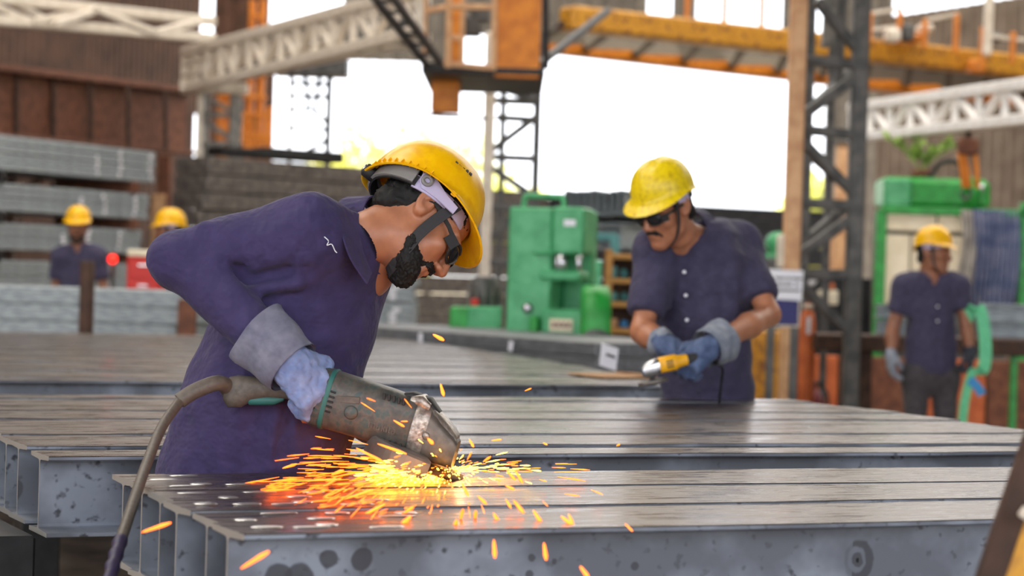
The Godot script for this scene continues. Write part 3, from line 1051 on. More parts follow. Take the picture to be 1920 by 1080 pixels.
# own axes of a helmet: origin at the middle of its rim, y to its top, -z to its peak
func helmet_shell(rows := 14, cols := 48) -> Mesh:
	var grids := []
	for layer in 2:
		var g := []
		for j in rows + 4:
			var ring := []
			for i in cols:
				var phi := TAU * i / cols
				var s := sin(phi)
				var c := cos(phi)                    # 1 at the peak
				var back := maxf(0.0, -c)
				var arch := 0.016 * s * s - 0.016 * back * back
				var p: Vector3
				var t := minf(1.0, float(j) / rows)
				var a := t * PI / 2
				var r := pow(sin(a), 0.88)
				var rz := 0.120 if c > 0 else 0.126
				p = Vector3(s * 0.104 * r, 0.124 * pow(maxf(cos(a), 0.0), 0.85) + arch * pow(t, 3.0), -c * rz * r)
				var rib := 0.0045 * exp(-pow(p.x / 0.013, 2.0)) + 0.003 * exp(-pow((absf(p.x) - 0.042) / 0.010, 2.0))
				p.y += rib * (1.0 - smoothstep(0.6, 0.9, t)) * (1.0 if j > 0 else 0.0) + (0.0045 if j == 0 else 0.0)
				if j > rows:
					var k := float(j - rows) / 3.0
					var ext := 0.009 + 0.036 * pow(maxf(0.0, c), 1.3)
					p += Vector3(s, 0, -c).normalized() * ext * k
					p.y -= 0.010 * minf(1.0, k * 2.0) + ext * 0.42 * k * k
				if layer == 1:
					p = p * 0.972 - Vector3(0, 0.0015, 0)
				ring.append(p)
			g.append(ring)
		grids.append(g)
	var st := new_st()
	var n: int = grids[0].size()
	for layer in 2:
		for j in n - 1:
			for i in cols:
				var a: Vector3 = grids[layer][j][i]
				var b: Vector3 = grids[layer][j][(i + 1) % cols]
				var c: Vector3 = grids[layer][j + 1][(i + 1) % cols]
				var d: Vector3 = grids[layer][j + 1][i]
				var q := [a, b, c, a, c, d] if layer == 0 else [a, c, b, a, d, c]
				st.set_smooth_group(layer)
				for v: Vector3 in q:
					st.add_vertex(v)
	st.set_smooth_group(3)
	for i in cols:
		var a: Vector3 = grids[0][n - 1][i]
		var b: Vector3 = grids[0][n - 1][(i + 1) % cols]
		var c: Vector3 = grids[1][n - 1][(i + 1) % cols]
		var d: Vector3 = grids[1][n - 1][i]
		for v: Vector3 in [a, b, c, a, c, d]:
			st.add_vertex(v)
	return done(st)

var shell_mesh: Mesh

func ring_path(rx: float, rz: float, y: float, a0: float, a1: float, n := 24, dip := 0.0) -> PackedVector3Array:
	var out := PackedVector3Array()
	for i in n + 1:
		var a := lerpf(a0, a1, float(i) / n)                 # 0 at the peak, PI at the nape
		out.append(Vector3(sin(a) * rx, y - dip * (1.0 - cos(a)) / 2.0, -cos(a) * rz))
	return out

# helmet with its cradle; xf carries helmet axes to the parent, head carries head axes there
func helmet(parent: Node3D, xf: Transform3D, head: Transform3D, m: Material, rich: bool) -> void:
	if shell_mesh == null:
		shell_mesh = helmet_shell()
	var h := part(parent, "helmet", shell_mesh, m, xf)
	var up := PackedVector3Array([Vector3(0, 1, 0)])
	part(h, "headband", ribbon(ring_path(0.088, 0.104, -0.004, -PI * 0.62, PI * 0.62, 30, 0.02), up, 0.030, 0.003), M.harness)
	part(h, "nape_band", ribbon(ring_path(0.090, 0.108, -0.004, PI * 0.60, PI * 1.40, 20, 0.02), up, 0.024, 0.004), M.black)
	var l := xf.affine_inverse() * head
	var pts := []
	for s in [1.0, -1.0]:
		var q := [Vector3(s * 0.088, 0.045, -0.030), Vector3(s * 0.081, -0.010, -0.030), Vector3(s * 0.071, -0.060, -0.035), Vector3(s * 0.050, -0.105, -0.048)]
		if s < 0:
			q.reverse()
			pts.append(Vector3(0, -0.134, -0.055))
		pts.append_array(q)
	var path := PackedVector3Array()
	var wide := PackedVector3Array()
	for p in smooth_path(pts, 4):
		path.append(l * p)
		wide.append(l.basis * Vector3(0, 0.35, 1))
	part(h, "chin_strap", ribbon(path, wide, 0.023 if rich else 0.016, 0.0025), M.strap)
	if not rich:
		return
	# cradle details: side plate with its eyelet, ratchet and knob at the nape, ribs inside the rim
	for s in [1.0, -1.0]:
		var plate := PackedVector2Array([Vector2(-0.040, 0.034), Vector2(-0.030, 0.036), Vector2(0.000, 0.012), Vector2(0.040, -0.004), Vector2(0.075, -0.012), Vector2(0.075, -0.030), Vector2(0.030, -0.026), Vector2(-0.006, -0.028), Vector2(-0.020, -0.016), Vector2(-0.022, 0.000)])
		var side := Basis(Vector3(0, 0, -1), Vector3(0, 1, 0), Vector3(1, 0, 0))
		part(h, "side_plate", extrude(plate, 0.003), M.harness, Transform3D(side, Vector3(s * 0.0905 - 0.0015, 0.002, 0.012)))
		part(h, "eyelet", lathe([[0.006, 0.0], [0.013, 0.0], [0.013, 0.006], [0.006, 0.006], [0.006, 0.0]], 20), M.harness_grey, Transform3D(Basis(Vector3(0, 0, 1), Vector3(s, 0, 0), Vector3(0, s, 0)), Vector3(s * 0.091, -0.006, 0.018)))
		part(h, "ratchet_arm", ribbon(ring_path(s * 0.093, 0.112, 0.004, PI * 0.62, PI * 0.97, 12, 0.02), up, 0.034, 0.006), M.harness_grey)
		part(h, "buckle", cbox(Vector3(0.004, 0.012, 0.012), 0.002), M.helmet, Transform3D(Basis(), Vector3(s * 0.108, 0.000, -0.040)))
	part(h, "knob", lathe([[0.0, 0.026], [0.012, 0.026], [0.0145, 0.023], [0.0145, 0.0], [0.0, 0.0]], 18), M.black, Transform3D(Basis(Vector3(1, 0, 0), Vector3(0, 0, 1), Vector3(0, -1, 0)), Vector3(0, -0.020, 0.110)))
	part(h, "knob_cap", lathe([[0.0, 0.004], [0.009, 0.003], [0.010, 0.0], [0.0, 0.0]], 18), M.chrome, Transform3D(Basis(Vector3(1, 0, 0), Vector3(0, 0, 1), Vector3(0, -1, 0)), Vector3(0, -0.020, 0.136)))
	for i in 22:
		var a := PI * 0.55 + PI * 0.9 * i / 21.0
		var p := Vector3(sin(a) * 0.104, -0.008 + 0.016 * sin(a) * sin(a), -cos(a) * 0.124)
		part(h, "rim_rib", cbox(Vector3(0.002, 0.010, 0.012), 0.0005), m, Transform3D(Basis(Vector3.UP, -a), p))
	var fx := Vector3(-0.16, 0.06, -0.98).normalized()
	var fz := Vector3(0.80, 0.58, -0.09).normalized()
	var face := Basis(fx, fz.cross(fx).normalized(), fz)
	for k in 5:
		var q := Vector3(0.0905, 0.071, -0.004) + face.x * (0.009 * k)
		part(h, "worn_print", cbox(Vector3(0.007, 0.010 - 0.0015 * (k % 3), 0.004), 0.0008), M.black, Transform3D(face, q))

func spectacles(parent: Node3D, head: Transform3D) -> void:
	var st := new_st()
	for s in [-1.0, 1.0]:
		var ring := PackedVector3Array()
		for k in 17:
			var a := TAU * k / 16.0
			var x: float = 0.033 + cos(a) * 0.027
			ring.append(Vector3(s * x, -0.005 + sin(a) * 0.020, -0.110 + absf(x - 0.02) * 0.45))
		add_tube(st, ring, [0.0035], 6)
	add_tube(st, PackedVector3Array([Vector3(-0.01, 0.002, -0.112), Vector3(0.01, 0.002, -0.112)]), [0.003], 6)
	var g := part(parent, "spectacles", done(st), M.black, head)
	for s in [-1.0, 1.0]:
		var l := lathe([[0.0, 0.002], [0.015, 0.0015], [0.025, 0.0], [0.025, -0.001], [0.0, 0.0]], 20)
		part(g, "lens", l, M.lens, Transform3D(Basis(Vector3.UP, s * -0.42) * Basis(Vector3.RIGHT, -PI / 2) * Basis().scaled(Vector3(1.06, 1, 0.78)), Vector3(s * 0.033, -0.005, -0.106)))
		part(g, "temple", ribbon(PackedVector3Array([Vector3(s * 0.060, 0.0, -0.093), Vector3(s * 0.076, 0.004, -0.055), Vector3(s * 0.083, 0.008, 0.0), Vector3(s * 0.083, -0.004, 0.022)]), PackedVector3Array([Vector3(0, 1, 0)]), 0.009, 0.003), M.black)
		part(g, "side_shield", ribbon(PackedVector3Array([Vector3(s * 0.060, -0.006, -0.097), Vector3(s * 0.070, -0.006, -0.070)]), PackedVector3Array([Vector3(0, 1, 0)]), 0.026, 0.0025), M.black)

# a gloved hand: wrist w, fingers towards fx, back of the hand towards by, thumb towards tz; curls of the three joints
func hand_shape(curl: Array, fat := 1.0, cell := 0.0035, thumb_in := 0.6) -> Array:
	var key := "hand %s %.3f %.4f %.2f" % [curl, fat, cell, thumb_in]
	if head_cache.has(key):
		return head_cache[key]
	var f := Field.new()
	f.slab(Vector3(0.046, 0, 0), Vector3(0.050, 0.017 * fat, 0.043), Basis(), 0.015, 0.012)
	f.cap(Vector3(-0.015, 0, 0), Vector3(0.02, 0, 0), 0.030 * fat, 0.032, 0.03)
	var ls := [[0.043, 0.027, 0.022], [0.047, 0.030, 0.023], [0.044, 0.028, 0.023], [0.035, 0.022, 0.020]]
	for i in 4:
		var p := Vector3(0.090 - 0.004 * absf(i - 1.0), 0.001, 0.032 - 0.0215 * i)
		f.cap(p - Vector3(0.03, 0, 0), p, 0.013 * fat, 0.0130 * fat, 0.008)
		var a := 0.0
		for k in 3:
			a += curl[k] * (1.0 + 0.06 * i)
			var q: Vector3 = p + Vector3(cos(a), -sin(a), -0.03 * (i - 1.5)) * ls[i][k]
			f.cap(p, q, (0.0125 - 0.0008 * k) * fat, (0.0118 - 0.0008 * k) * fat, 0.004)
			p = q
	var t0 := Vector3(0.022, -0.006, 0.034)
	var t1 := t0 + Vector3(0.028, -0.016, 0.026)
	var t2 := t1 + Vector3(0.026, -0.020 * thumb_in - 0.006, 0.016 - 0.030 * thumb_in)
	var t3 := t2 + Vector3(0.018, -0.018 * thumb_in, 0.006 - 0.026 * thumb_in)
	f.chain([t0, t1, t2, t3], [0.019 * fat, 0.0155 * fat, 0.0135 * fat, 0.0115 * fat], 0.008)
	f.noise = noise_of(55.0, 4, 3)
	f.namp = 0.004
	head_cache[key] = nets(f, Vector3(-0.075, -0.115, -0.07), Vector3(0.20, 0.045, 0.105), cell)
	return head_cache[key]

func frame_of(w: Vector3, fx: Vector3, by: Vector3, side: float) -> Transform3D:
	fx = fx.normalized()
	by = (by - fx * by.dot(fx)).normalized()
	return Transform3D(Basis(fx, by, fx.cross(by) * side), w)

# a cuff from the wrist back along the forearm
func cuff_shape(r0: float, r1: float, ln: float) -> Mesh:
	var st := new_st()
	var n := 28
	var rows := 7
	for layer in 2:
		for j in rows:
			for i in n:
				var q := []
				for e in [[j, i], [j, i + 1], [j + 1, i + 1], [j + 1, i]]:
					var t: float = float(e[0]) / rows
					var a: float = TAU * e[1] / n
					var r: float = lerpf(r0, r1, t) + 0.0022 * sin(a * 5.0 + t * 4.0) * t + 0.0025 * sin(t * 9.0 + a)
					q.append(Vector3(cos(a) * r * 1.02, (ln + 0.004 * sin(a * 2.0 + 1.0)) * t, sin(a) * r * 0.90) * (1.0 if layer == 0 else 1.0))
					if layer == 1:
						q[-1] -= Vector3(cos(a), 0, sin(a)) * 0.003
				var o := [0, 1, 2, 0, 2, 3] if layer == 0 else [0, 2, 1, 0, 3, 2]
				st.set_smooth_group(layer)
				for k: int in o:
					st.add_vertex(q[k])
	return done(st)

func strip_between(a: PackedVector3Array, b: PackedVector3Array, thick: float) -> Mesh:    # a sheet of cloth between two lines
	var st := new_st()
	var n := a.size()
	for side in 2:
		st.set_smooth_group(side)
		for i in n - 1:
			var nn := (b[i] - a[i]).cross(a[i + 1] - a[i]).normalized() * thick * (0.5 if side == 0 else -0.5)
			var o := [a[i], a[i + 1], b[i + 1], a[i], b[i + 1], b[i]] if side == 0 else [a[i], b[i + 1], a[i + 1], a[i], b[i], b[i + 1]]
			for v: Vector3 in o:
				st.add_vertex(v + nn)
	st.set_smooth_group(-1)
	for i in n - 1:
		var nn := (b[i] - a[i]).cross(a[i + 1] - a[i]).normalized() * thick * 0.5
		for e in [a, b]:
			for v: Vector3 in [e[i] + nn, e[i + 1] + nn, e[i + 1] - nn, e[i] + nn, e[i + 1] - nn, e[i] - nn]:
				st.add_vertex(v)
	return done(st)

# c: dictionary of joints (world), see the callers
func person(c: Dictionary) -> Node3D:
	var hip: Vector3 = c.hip
	var root := thing("person", c.label, "person", Vector3(hip.x, 0, hip.z), 0.0, c.get("group", ""))
	var inv := Transform3D(Basis(), -root.position)
	var cell: float = c.get("cell", 0.012)
	var rich: bool = c.get("rich", false)
	var fwd: Vector3 = c.fwd
	fwd.y = 0
	fwd = fwd.normalized()
	var rt := fwd.cross(Vector3.UP)
	var sec := Basis(rt, Vector3.UP, -fwd)
	# the head
	var fv: Vector3 = (c.face as Vector3).normalized()
	var uv: Vector3 = c.crown
	uv = (uv - fv * uv.dot(fv)).normalized()
	var hb := Basis(fv.cross(uv), uv, -fv)
	var head := Transform3D(hb, c.head)
	# body: one skin
	var f := Field.new()
	var neck: Vector3 = c.neck
	var nape := head * Vector3(0, -0.055, 0.022)
	f.cap(neck - Vector3(0, 0.04, 0), nape, 0.062, 0.056, 0.03)
	f.cap(c.sh_r, neck - Vector3(0, 0.03, 0), 0.052, 0.055, 0.04)
	f.cap(c.sh_l, neck - Vector3(0, 0.03, 0), 0.052, 0.055, 0.04)
	var tor: Array = c.torso
	var up_mid := Vector3(tor[-3][1], tor[-3][0] - 0.03, tor[-3][2])
	f.cap(neck - Vector3(0, 0.05, 0) + fwd * 0.012, up_mid + fwd * 0.035, 0.06, 0.075, 0.04)
	f.cap(up_mid, hip + Vector3(0, 0.05, 0), 0.075, 0.085, 0.04)
	for s in ["r", "l"]:
		var el: Vector3 = c["el_" + s]
		var wr: Vector3 = c["wr_" + s]
		f.cap(c["sh_" + s], el, 0.050, 0.040, 0.02)
		f.cap(el, el.lerp(wr, 0.35), 0.040, 0.043, 0.02)
		f.cap(el.lerp(wr, 0.35), wr, 0.043, 0.029, 0.02)
	var lo := hip - Vector3(0.5, 0.15, 0.5)
	var hi := hip + Vector3(0.5, 0.95, 0.5)
	for k in ["el_r", "el_l", "wr_r", "wr_l", "sh_r", "sh_l"]:
		var p: Vector3 = c[k]
		lo = lo.min(p - Vector3(0.1, 0.1, 0.1))
		hi = hi.max(p + Vector3(0.1, 0.1, 0.1))
	hi = hi.max(head.origin)
	var skin: Material = M[c.get("skin", "skin_dark")]
	part(root, "body", to_mesh([[nets(f, lo, hi, maxf(cell, 0.009)), Transform3D()], [head_shape(0.003 if rich else (0.0045 if cell < 0.014 else 0.006)), head]], inv), skin)
	part(root, "hair", to_mesh([[hair_shape(0.005 if rich else 0.008), head]], inv), M.hair)
	if c.get("beard", true):
		part(root, "beard", to_mesh([[beard_shape(0.0026 if rich else 0.006, c.get("full", true)), head]], inv), M.hair)
	for s in [-1.0, 1.0]:
		pass
	# helmet
	var tilt: float = c.get("tilt", 0.12)
	var hx := head * Transform3D(Basis(Vector3.RIGHT, tilt).scaled(Vector3.ONE * c.get("hsize", 1.0)), c.get("hoff", Vector3(0, 0.046, 0.010)))
	helmet(root, inv * hx, inv * head, M[c.get("helmet", "helmet")], rich)
	if c.get("specs", false):
		spectacles(root, inv * head)
	# shirt
	var g := Field.new()
	var sta: Array = c.torso
	g.loft(sta, sec, 0.05)
	g.cap(c.sh_r, neck + (c.sh_r - neck) * 0.35 + Vector3(0, -0.02, 0), 0.078, 0.075, 0.07)
	g.cap(c.sh_l, neck + (c.sh_l - neck) * 0.35 + Vector3(0, -0.02, 0), 0.078, 0.075, 0.07)
	for s in ["r", "l"]:
		var el: Vector3 = c["el_" + s]
		var wr: Vector3 = c["wr_" + s]
		var sh: Vector3 = c["sh_" + s]
		if c.get("long", false):
			g.cap(sh, el, 0.080, 0.064, 0.05)
			g.cap(el, el.lerp(wr, 0.80), 0.064, 0.047, 0.025)
		else:
			var cut: float = c.get("sleeve", 0.75)
			g.cap(sh, sh.lerp(el, cut * 0.7), 0.070, 0.066, 0.05)
			g.cap(sh.lerp(el, cut * 0.45), sh.lerp(el, cut * 0.85), 0.066, 0.072, 0.02)
			var ax := (el - sh).normalized()
			var m := Basis(ax, ax.cross(fwd).normalized(), ax.cross(ax.cross(fwd)).normalized())
			g.slab(sh.lerp(el, cut) + ax * 0.15, Vector3(0.15, 0.082, 0.082), m, 0.002, 0.004, 1)
	# neck opening and the v below it
	var back := c.get("neck_back", 0.0) as float
	g.cap(neck + Vector3(0, 0.02, 0), nape, 0.070, 0.075, 0.008, 1)
	if c.has("vee"):
		g.cap(c.get("vee0", neck + fwd * 0.06 + Vector3(0, 0.01, 0)), c.vee, c.get("vee_r", 0.03), c.get("vee_r", 0.03) * 0.2, 0.01, 1)
	for fo in c.get("folds", []):
		g.fold(fo[0], fo[1], fo[2], fo[3])
	g.noise = noise_of(5.0, 11 + int(hip.x * 7.0), 2)
	g.namp = 0.010
	g.margin = 0.012 if c.has("folds") else 0.003
	var sh_lo := lo.min(Vector3(1e3, sta[0][0] - 0.02, 1e3))
	var shirt := part(root, "shirt", to_mesh([[nets(g, sh_lo, hi, cell), Transform3D()]], inv), M[c.get("shirt", "shirt_dull")])
	# collar
	if c.get("collar", true):
		var a := PackedVector3Array()
		var b := PackedVector3Array()
		var d := PackedVector3Array()
		var ax := (nape - neck).normalized()
		var cf := (fwd - ax * fwd.dot(ax)).normalized()
		var cr := cf.cross(ax)
		for i in 21:
			var ang := lerpf(0.35, TAU - 0.35, i / 20.0)
			var dir := cf * cos(ang) + cr * sin(ang)
			var dip := 0.030 * (1.0 + cos(ang)) * 0.5
			var ch: float = c.get("collar_h", 0.012)
			var bs := neck + ax * (ch - dip * 1.3) + dir * (0.074 + 0.016 * maxf(0.0, cos(ang)))
			a.append(inv * bs)
			b.append(inv * (bs + ax * (0.034 - dip * 0.3) + dir * 0.003))
			d.append(inv * (bs + ax * (-0.026 - 0.03 * maxf(0.0, cos(ang))) + dir * 0.030))
		var col := part(shirt, "collar", strip_between(a, b, 0.003), M[c.get("shirt", "shirt_dull")])
		part(shirt, "collar_fall", strip_between(b, d, 0.003), M[c.get("shirt", "shirt_dull")])
	for b: Vector3 in c.get("buttons", []):
		var m := aim(b, b + (EYE - b).normalized())
		part(shirt, "button", lathe([[0.0, 0.003], [0.006, 0.003], [0.0068, 0.0], [0.0, 0.0]], 12), M.white, inv * m)
	# trousers and boots
	var t := Field.new()
	var hipw := 0.095
	for s in [-1.0, 1.0]:
		var h: Vector3 = hip + rt * s * hipw
		var kn: Vector3 = c.get("kn_r" if s > 0 else "kn_l", Vector3(h.x, hip.y * 0.53, h.z) + fwd * 0.02)
		var an: Vector3 = c.get("an_r" if s > 0 else "an_l", Vector3(h.x, 0.1, h.z))
		t.cap(h, kn, 0.088, 0.066, 0.03)
		t.cap(kn, an, 0.064, 0.060, 0.03)
		var bt := Field.new()
		bt.cap(an + Vector3(0, 0.02, 0), an - Vector3(0, 0.045, 0), 0.045, 0.042, 0.02)
		bt.cap(an + Vector3(0, -0.055, 0) - fwd * 0.03, an + Vector3(0, -0.062, 0) + fwd * 0.14, 0.042, 0.036, 0.02)
		bt.slab(Vector3(an.x, -0.2, an.z), Vector3(0.5, 0.2, 0.5), Basis(), 0.0, 0.002, 1)
		part(root, "boot", to_mesh([[nets(bt, Vector3(an.x - 0.22, -0.02, an.z - 0.22), Vector3(an.x + 0.22, 0.2, an.z + 0.22), 0.012), Transform3D()]], inv), M.black)
	t.cap(hip + rt * 0.07, hip - rt * 0.07, 0.115, 0.115, 0.05)
	t.noise = noise_of(5.0, 5, 2)
	t.namp = 0.008
	part(root, "trousers", to_mesh([[nets(t, Vector3(hip.x - 0.4, 0.04, hip.z - 0.4), Vector3(hip.x + 0.4, hip.y + 0.14, hip.z + 0.4), 0.015), Transform3D()]], inv), M[c.get("trousers", "trousers")])
	# hands in gloves
	for s in ["r", "l"]:
		var hd: Array = c["hand_" + s]       # [fingers, back, curls, glove material, cuff material or "", cuff radius, cuff length]
		var wr: Vector3 = c["wr_" + s]
		var el: Vector3 = c["el_" + s]
		var fr := frame_of(wr, hd[0], hd[1], 1.0 if s == "l" else -1.0)
		var gl := part(root, "glove", to_mesh([[hand_shape(hd[2], 1.22 if rich else 1.08, 0.0034 if rich else (0.0045 if cell < 0.014 else 0.0065), hd[7] if hd.size() > 7 else 0.6), Transform3D()]], inv * fr), M[hd[3]])
		if hd[4] != "":
			var back_dir := (el - wr).normalized()
			part(gl, "cuff", cuff_shape(hd[5] * 0.84, hd[5], hd[6]), M[hd[4]], inv * aim(wr + (fr.basis.x * 0.012), wr + back_dir))
	return root

func stand(px: float, d: float, rows: Array, sx := 1.0) -> Array:   # torso stations [[pixel y, pixel x, half width, half depth]] at depth d
	var out := []
	for r in rows:
		var p := at(r[1], r[0], d)
		out.append([p.y, p.x, p.z, r[2], r[3]])
	out.sort_custom(func(a: Array, b: Array) -> bool: return a[0] < b[0])
	return out

# ---------------------------------------------------------------- the grinding worker
func build_main_worker() -> void:
	D0 = 2.95
	var d := 2.95
	var torso := stand(500, d, [[1010, 452, 0.135, 0.20], [890, 464, 0.150, 0.214], [790, 492, 0.175, 0.200], [700, 519, 0.185, 0.190], [620, 545, 0.190, 0.176], [560, 563, 0.195, 0.165], [500, 588, 0.190, 0.140], [440, 622, 0.160, 0.105], [415, 640, 0.120, 0.075]])
	var folds := []
	for q in [[[600, 690], [585, 885], 0.016, -0.008], [[520, 740], [500, 885], 0.018, 0.010], [[430, 700], [345, 885], 0.020, -0.007], [[560, 720], [548, 885], 0.016, 0.008], [[470, 640], [420, 885], 0.022, 0.007], [[640, 600], [600, 830], 0.02, 0.006]]:
		folds.append([at(q[0][0], q[0][1], d - 0.19), at(q[1][0], q[1][1], d - 0.19), q[2], q[3] * 1.4])
	for q in [[[440, 520], [475, 485], 0.010, -0.016], [[455, 530], [540, 505], 0.011, -0.014], [[448, 512], [500, 470], 0.012, 0.010], [[430, 470], [452, 520], 0.014, -0.010], [[545, 400], [580, 520], 0.010, -0.006], [[560, 400], [600, 470], 0.012, 0.006], [[470, 540], [560, 540], 0.015, 0.008], [[380, 420], [440, 470], 0.02, 0.006]]:
		folds.append([at(q[0][0], q[0][1], d - 0.21), at(q[1][0], q[1][1], d - 0.21), q[2], q[3] * 2.2])
	folds.append([at(686, 612, 2.765), at(656, 720, 2.775), 0.007, -0.008])
	folds.append([at(694, 612, 2.775), at(664, 720, 2.785), 0.010, 0.005])
	var fwd := Vector3(0.906, 0, 0.423)
	var w := person({
		"label": "worker in purple-navy long-sleeved overshirt and yellow helmet bending over a large angle grinder", "rich": true, "cell": 0.0095,
		"hip": at(470, 965, 2.97), "fwd": fwd, "neck": at(672, 462, 2.95), "head": at(790, 414, 2.93), "face": Vector3(0.62, -0.77, 0.13), "crown": Vector3(0.70, 0.52, -0.48),
		"sh_r": at(572, 444, 2.80), "sh_l": at(668, 470, 3.12), "el_r": at(343, 490, 2.78), "el_l": at(610, 730, 3.20), "wr_r": at(542, 680, 2.665), "wr_l": at(735, 797, 2.90),
		"torso": torso, "long": true, "shirt": "shirt", "skin": "skin", "full": true, "specs": true, "tilt": 0.29, "hsize": 1.05, "hoff": Vector3(0, 0.028, 0.030), "vee_r": 0.017, "collar_h": 0.052, "folds": folds,
		"vee0": at(692, 500, 2.83), "vee": at(686, 612, 2.765),
		"hand_r": [Vector3(0.66, -0.72, -0.05), Vector3(0.30, 0.30, 0.90), [0.75, 1.15, 0.8], "glove_blue", "glove_cuff", 0.072, 0.108, 1.0],
		"hand_l": [at(800, 800, 2.80) - at(735, 797, 2.90), Vector3(0.1, 0.8, -0.6), [0.8, 1.1, 0.8], "glove_blue", "glove_cuff", 0.062, 0.10, 0.9],
	})
	var inv := Transform3D(Basis(), -w.position)
	# vest showing in the neck opening, and a cord round the neck
	var f := Field.new()
	f.ell(at(648, 550, 2.95), Vector3(0.066, 0.12, 0.066), 0.02, 0, Basis(Vector3.UP, 0.44))
	part(w, "vest", to_mesh([[nets(f, at(650, 520, 2.93) - Vector3(0.2, 0.2, 0.2), at(650, 520, 2.93) + Vector3(0.2, 0.2, 0.2), 0.012), Transform3D()]], inv), M.vest)
	var ring := PackedVector3Array()
	var nk := at(688, 497, 2.95)
	for k in 25:
		var a := TAU * k / 24.0
		ring.append(inv * (nk + Vector3(0.9, 0.42, 0.0).normalized() * cos(a) * 0.058 + Vector3(0, 0, 1) * sin(a) * 0.068 + Vector3(0.02 * cos(a), -0.035 * cos(a), 0)))
	part(w, "neck_cord", tube(ring, [0.0022], 6), M.black)
	var ca := smooth_path([at(664, 388, 2.875), at(673, 425, 2.825), at(679, 468, 2.805), at(696, 512, 2.800)], 5)
	var cb := smooth_path([at(630, 402, 2.800), at(642, 442, 2.750), at(658, 486, 2.738), at(688, 532, 2.755)], 5)
	part(w, "collar_flap", strip_between(inv * ca, inv * cb, 0.004), M.shirt)
	# scrap of white thread on the shoulder
	var th := smooth_path([at(608, 444, 2.72), at(616, 452, 2.718), at(613, 460, 2.716), at(622, 458, 2.716), at(628, 470, 2.716), at(632, 474, 2.716)], 4)
	part(w, "thread_scrap", tube(inv * th, [0.0012], 5), M.white)
	D0 = 0.0

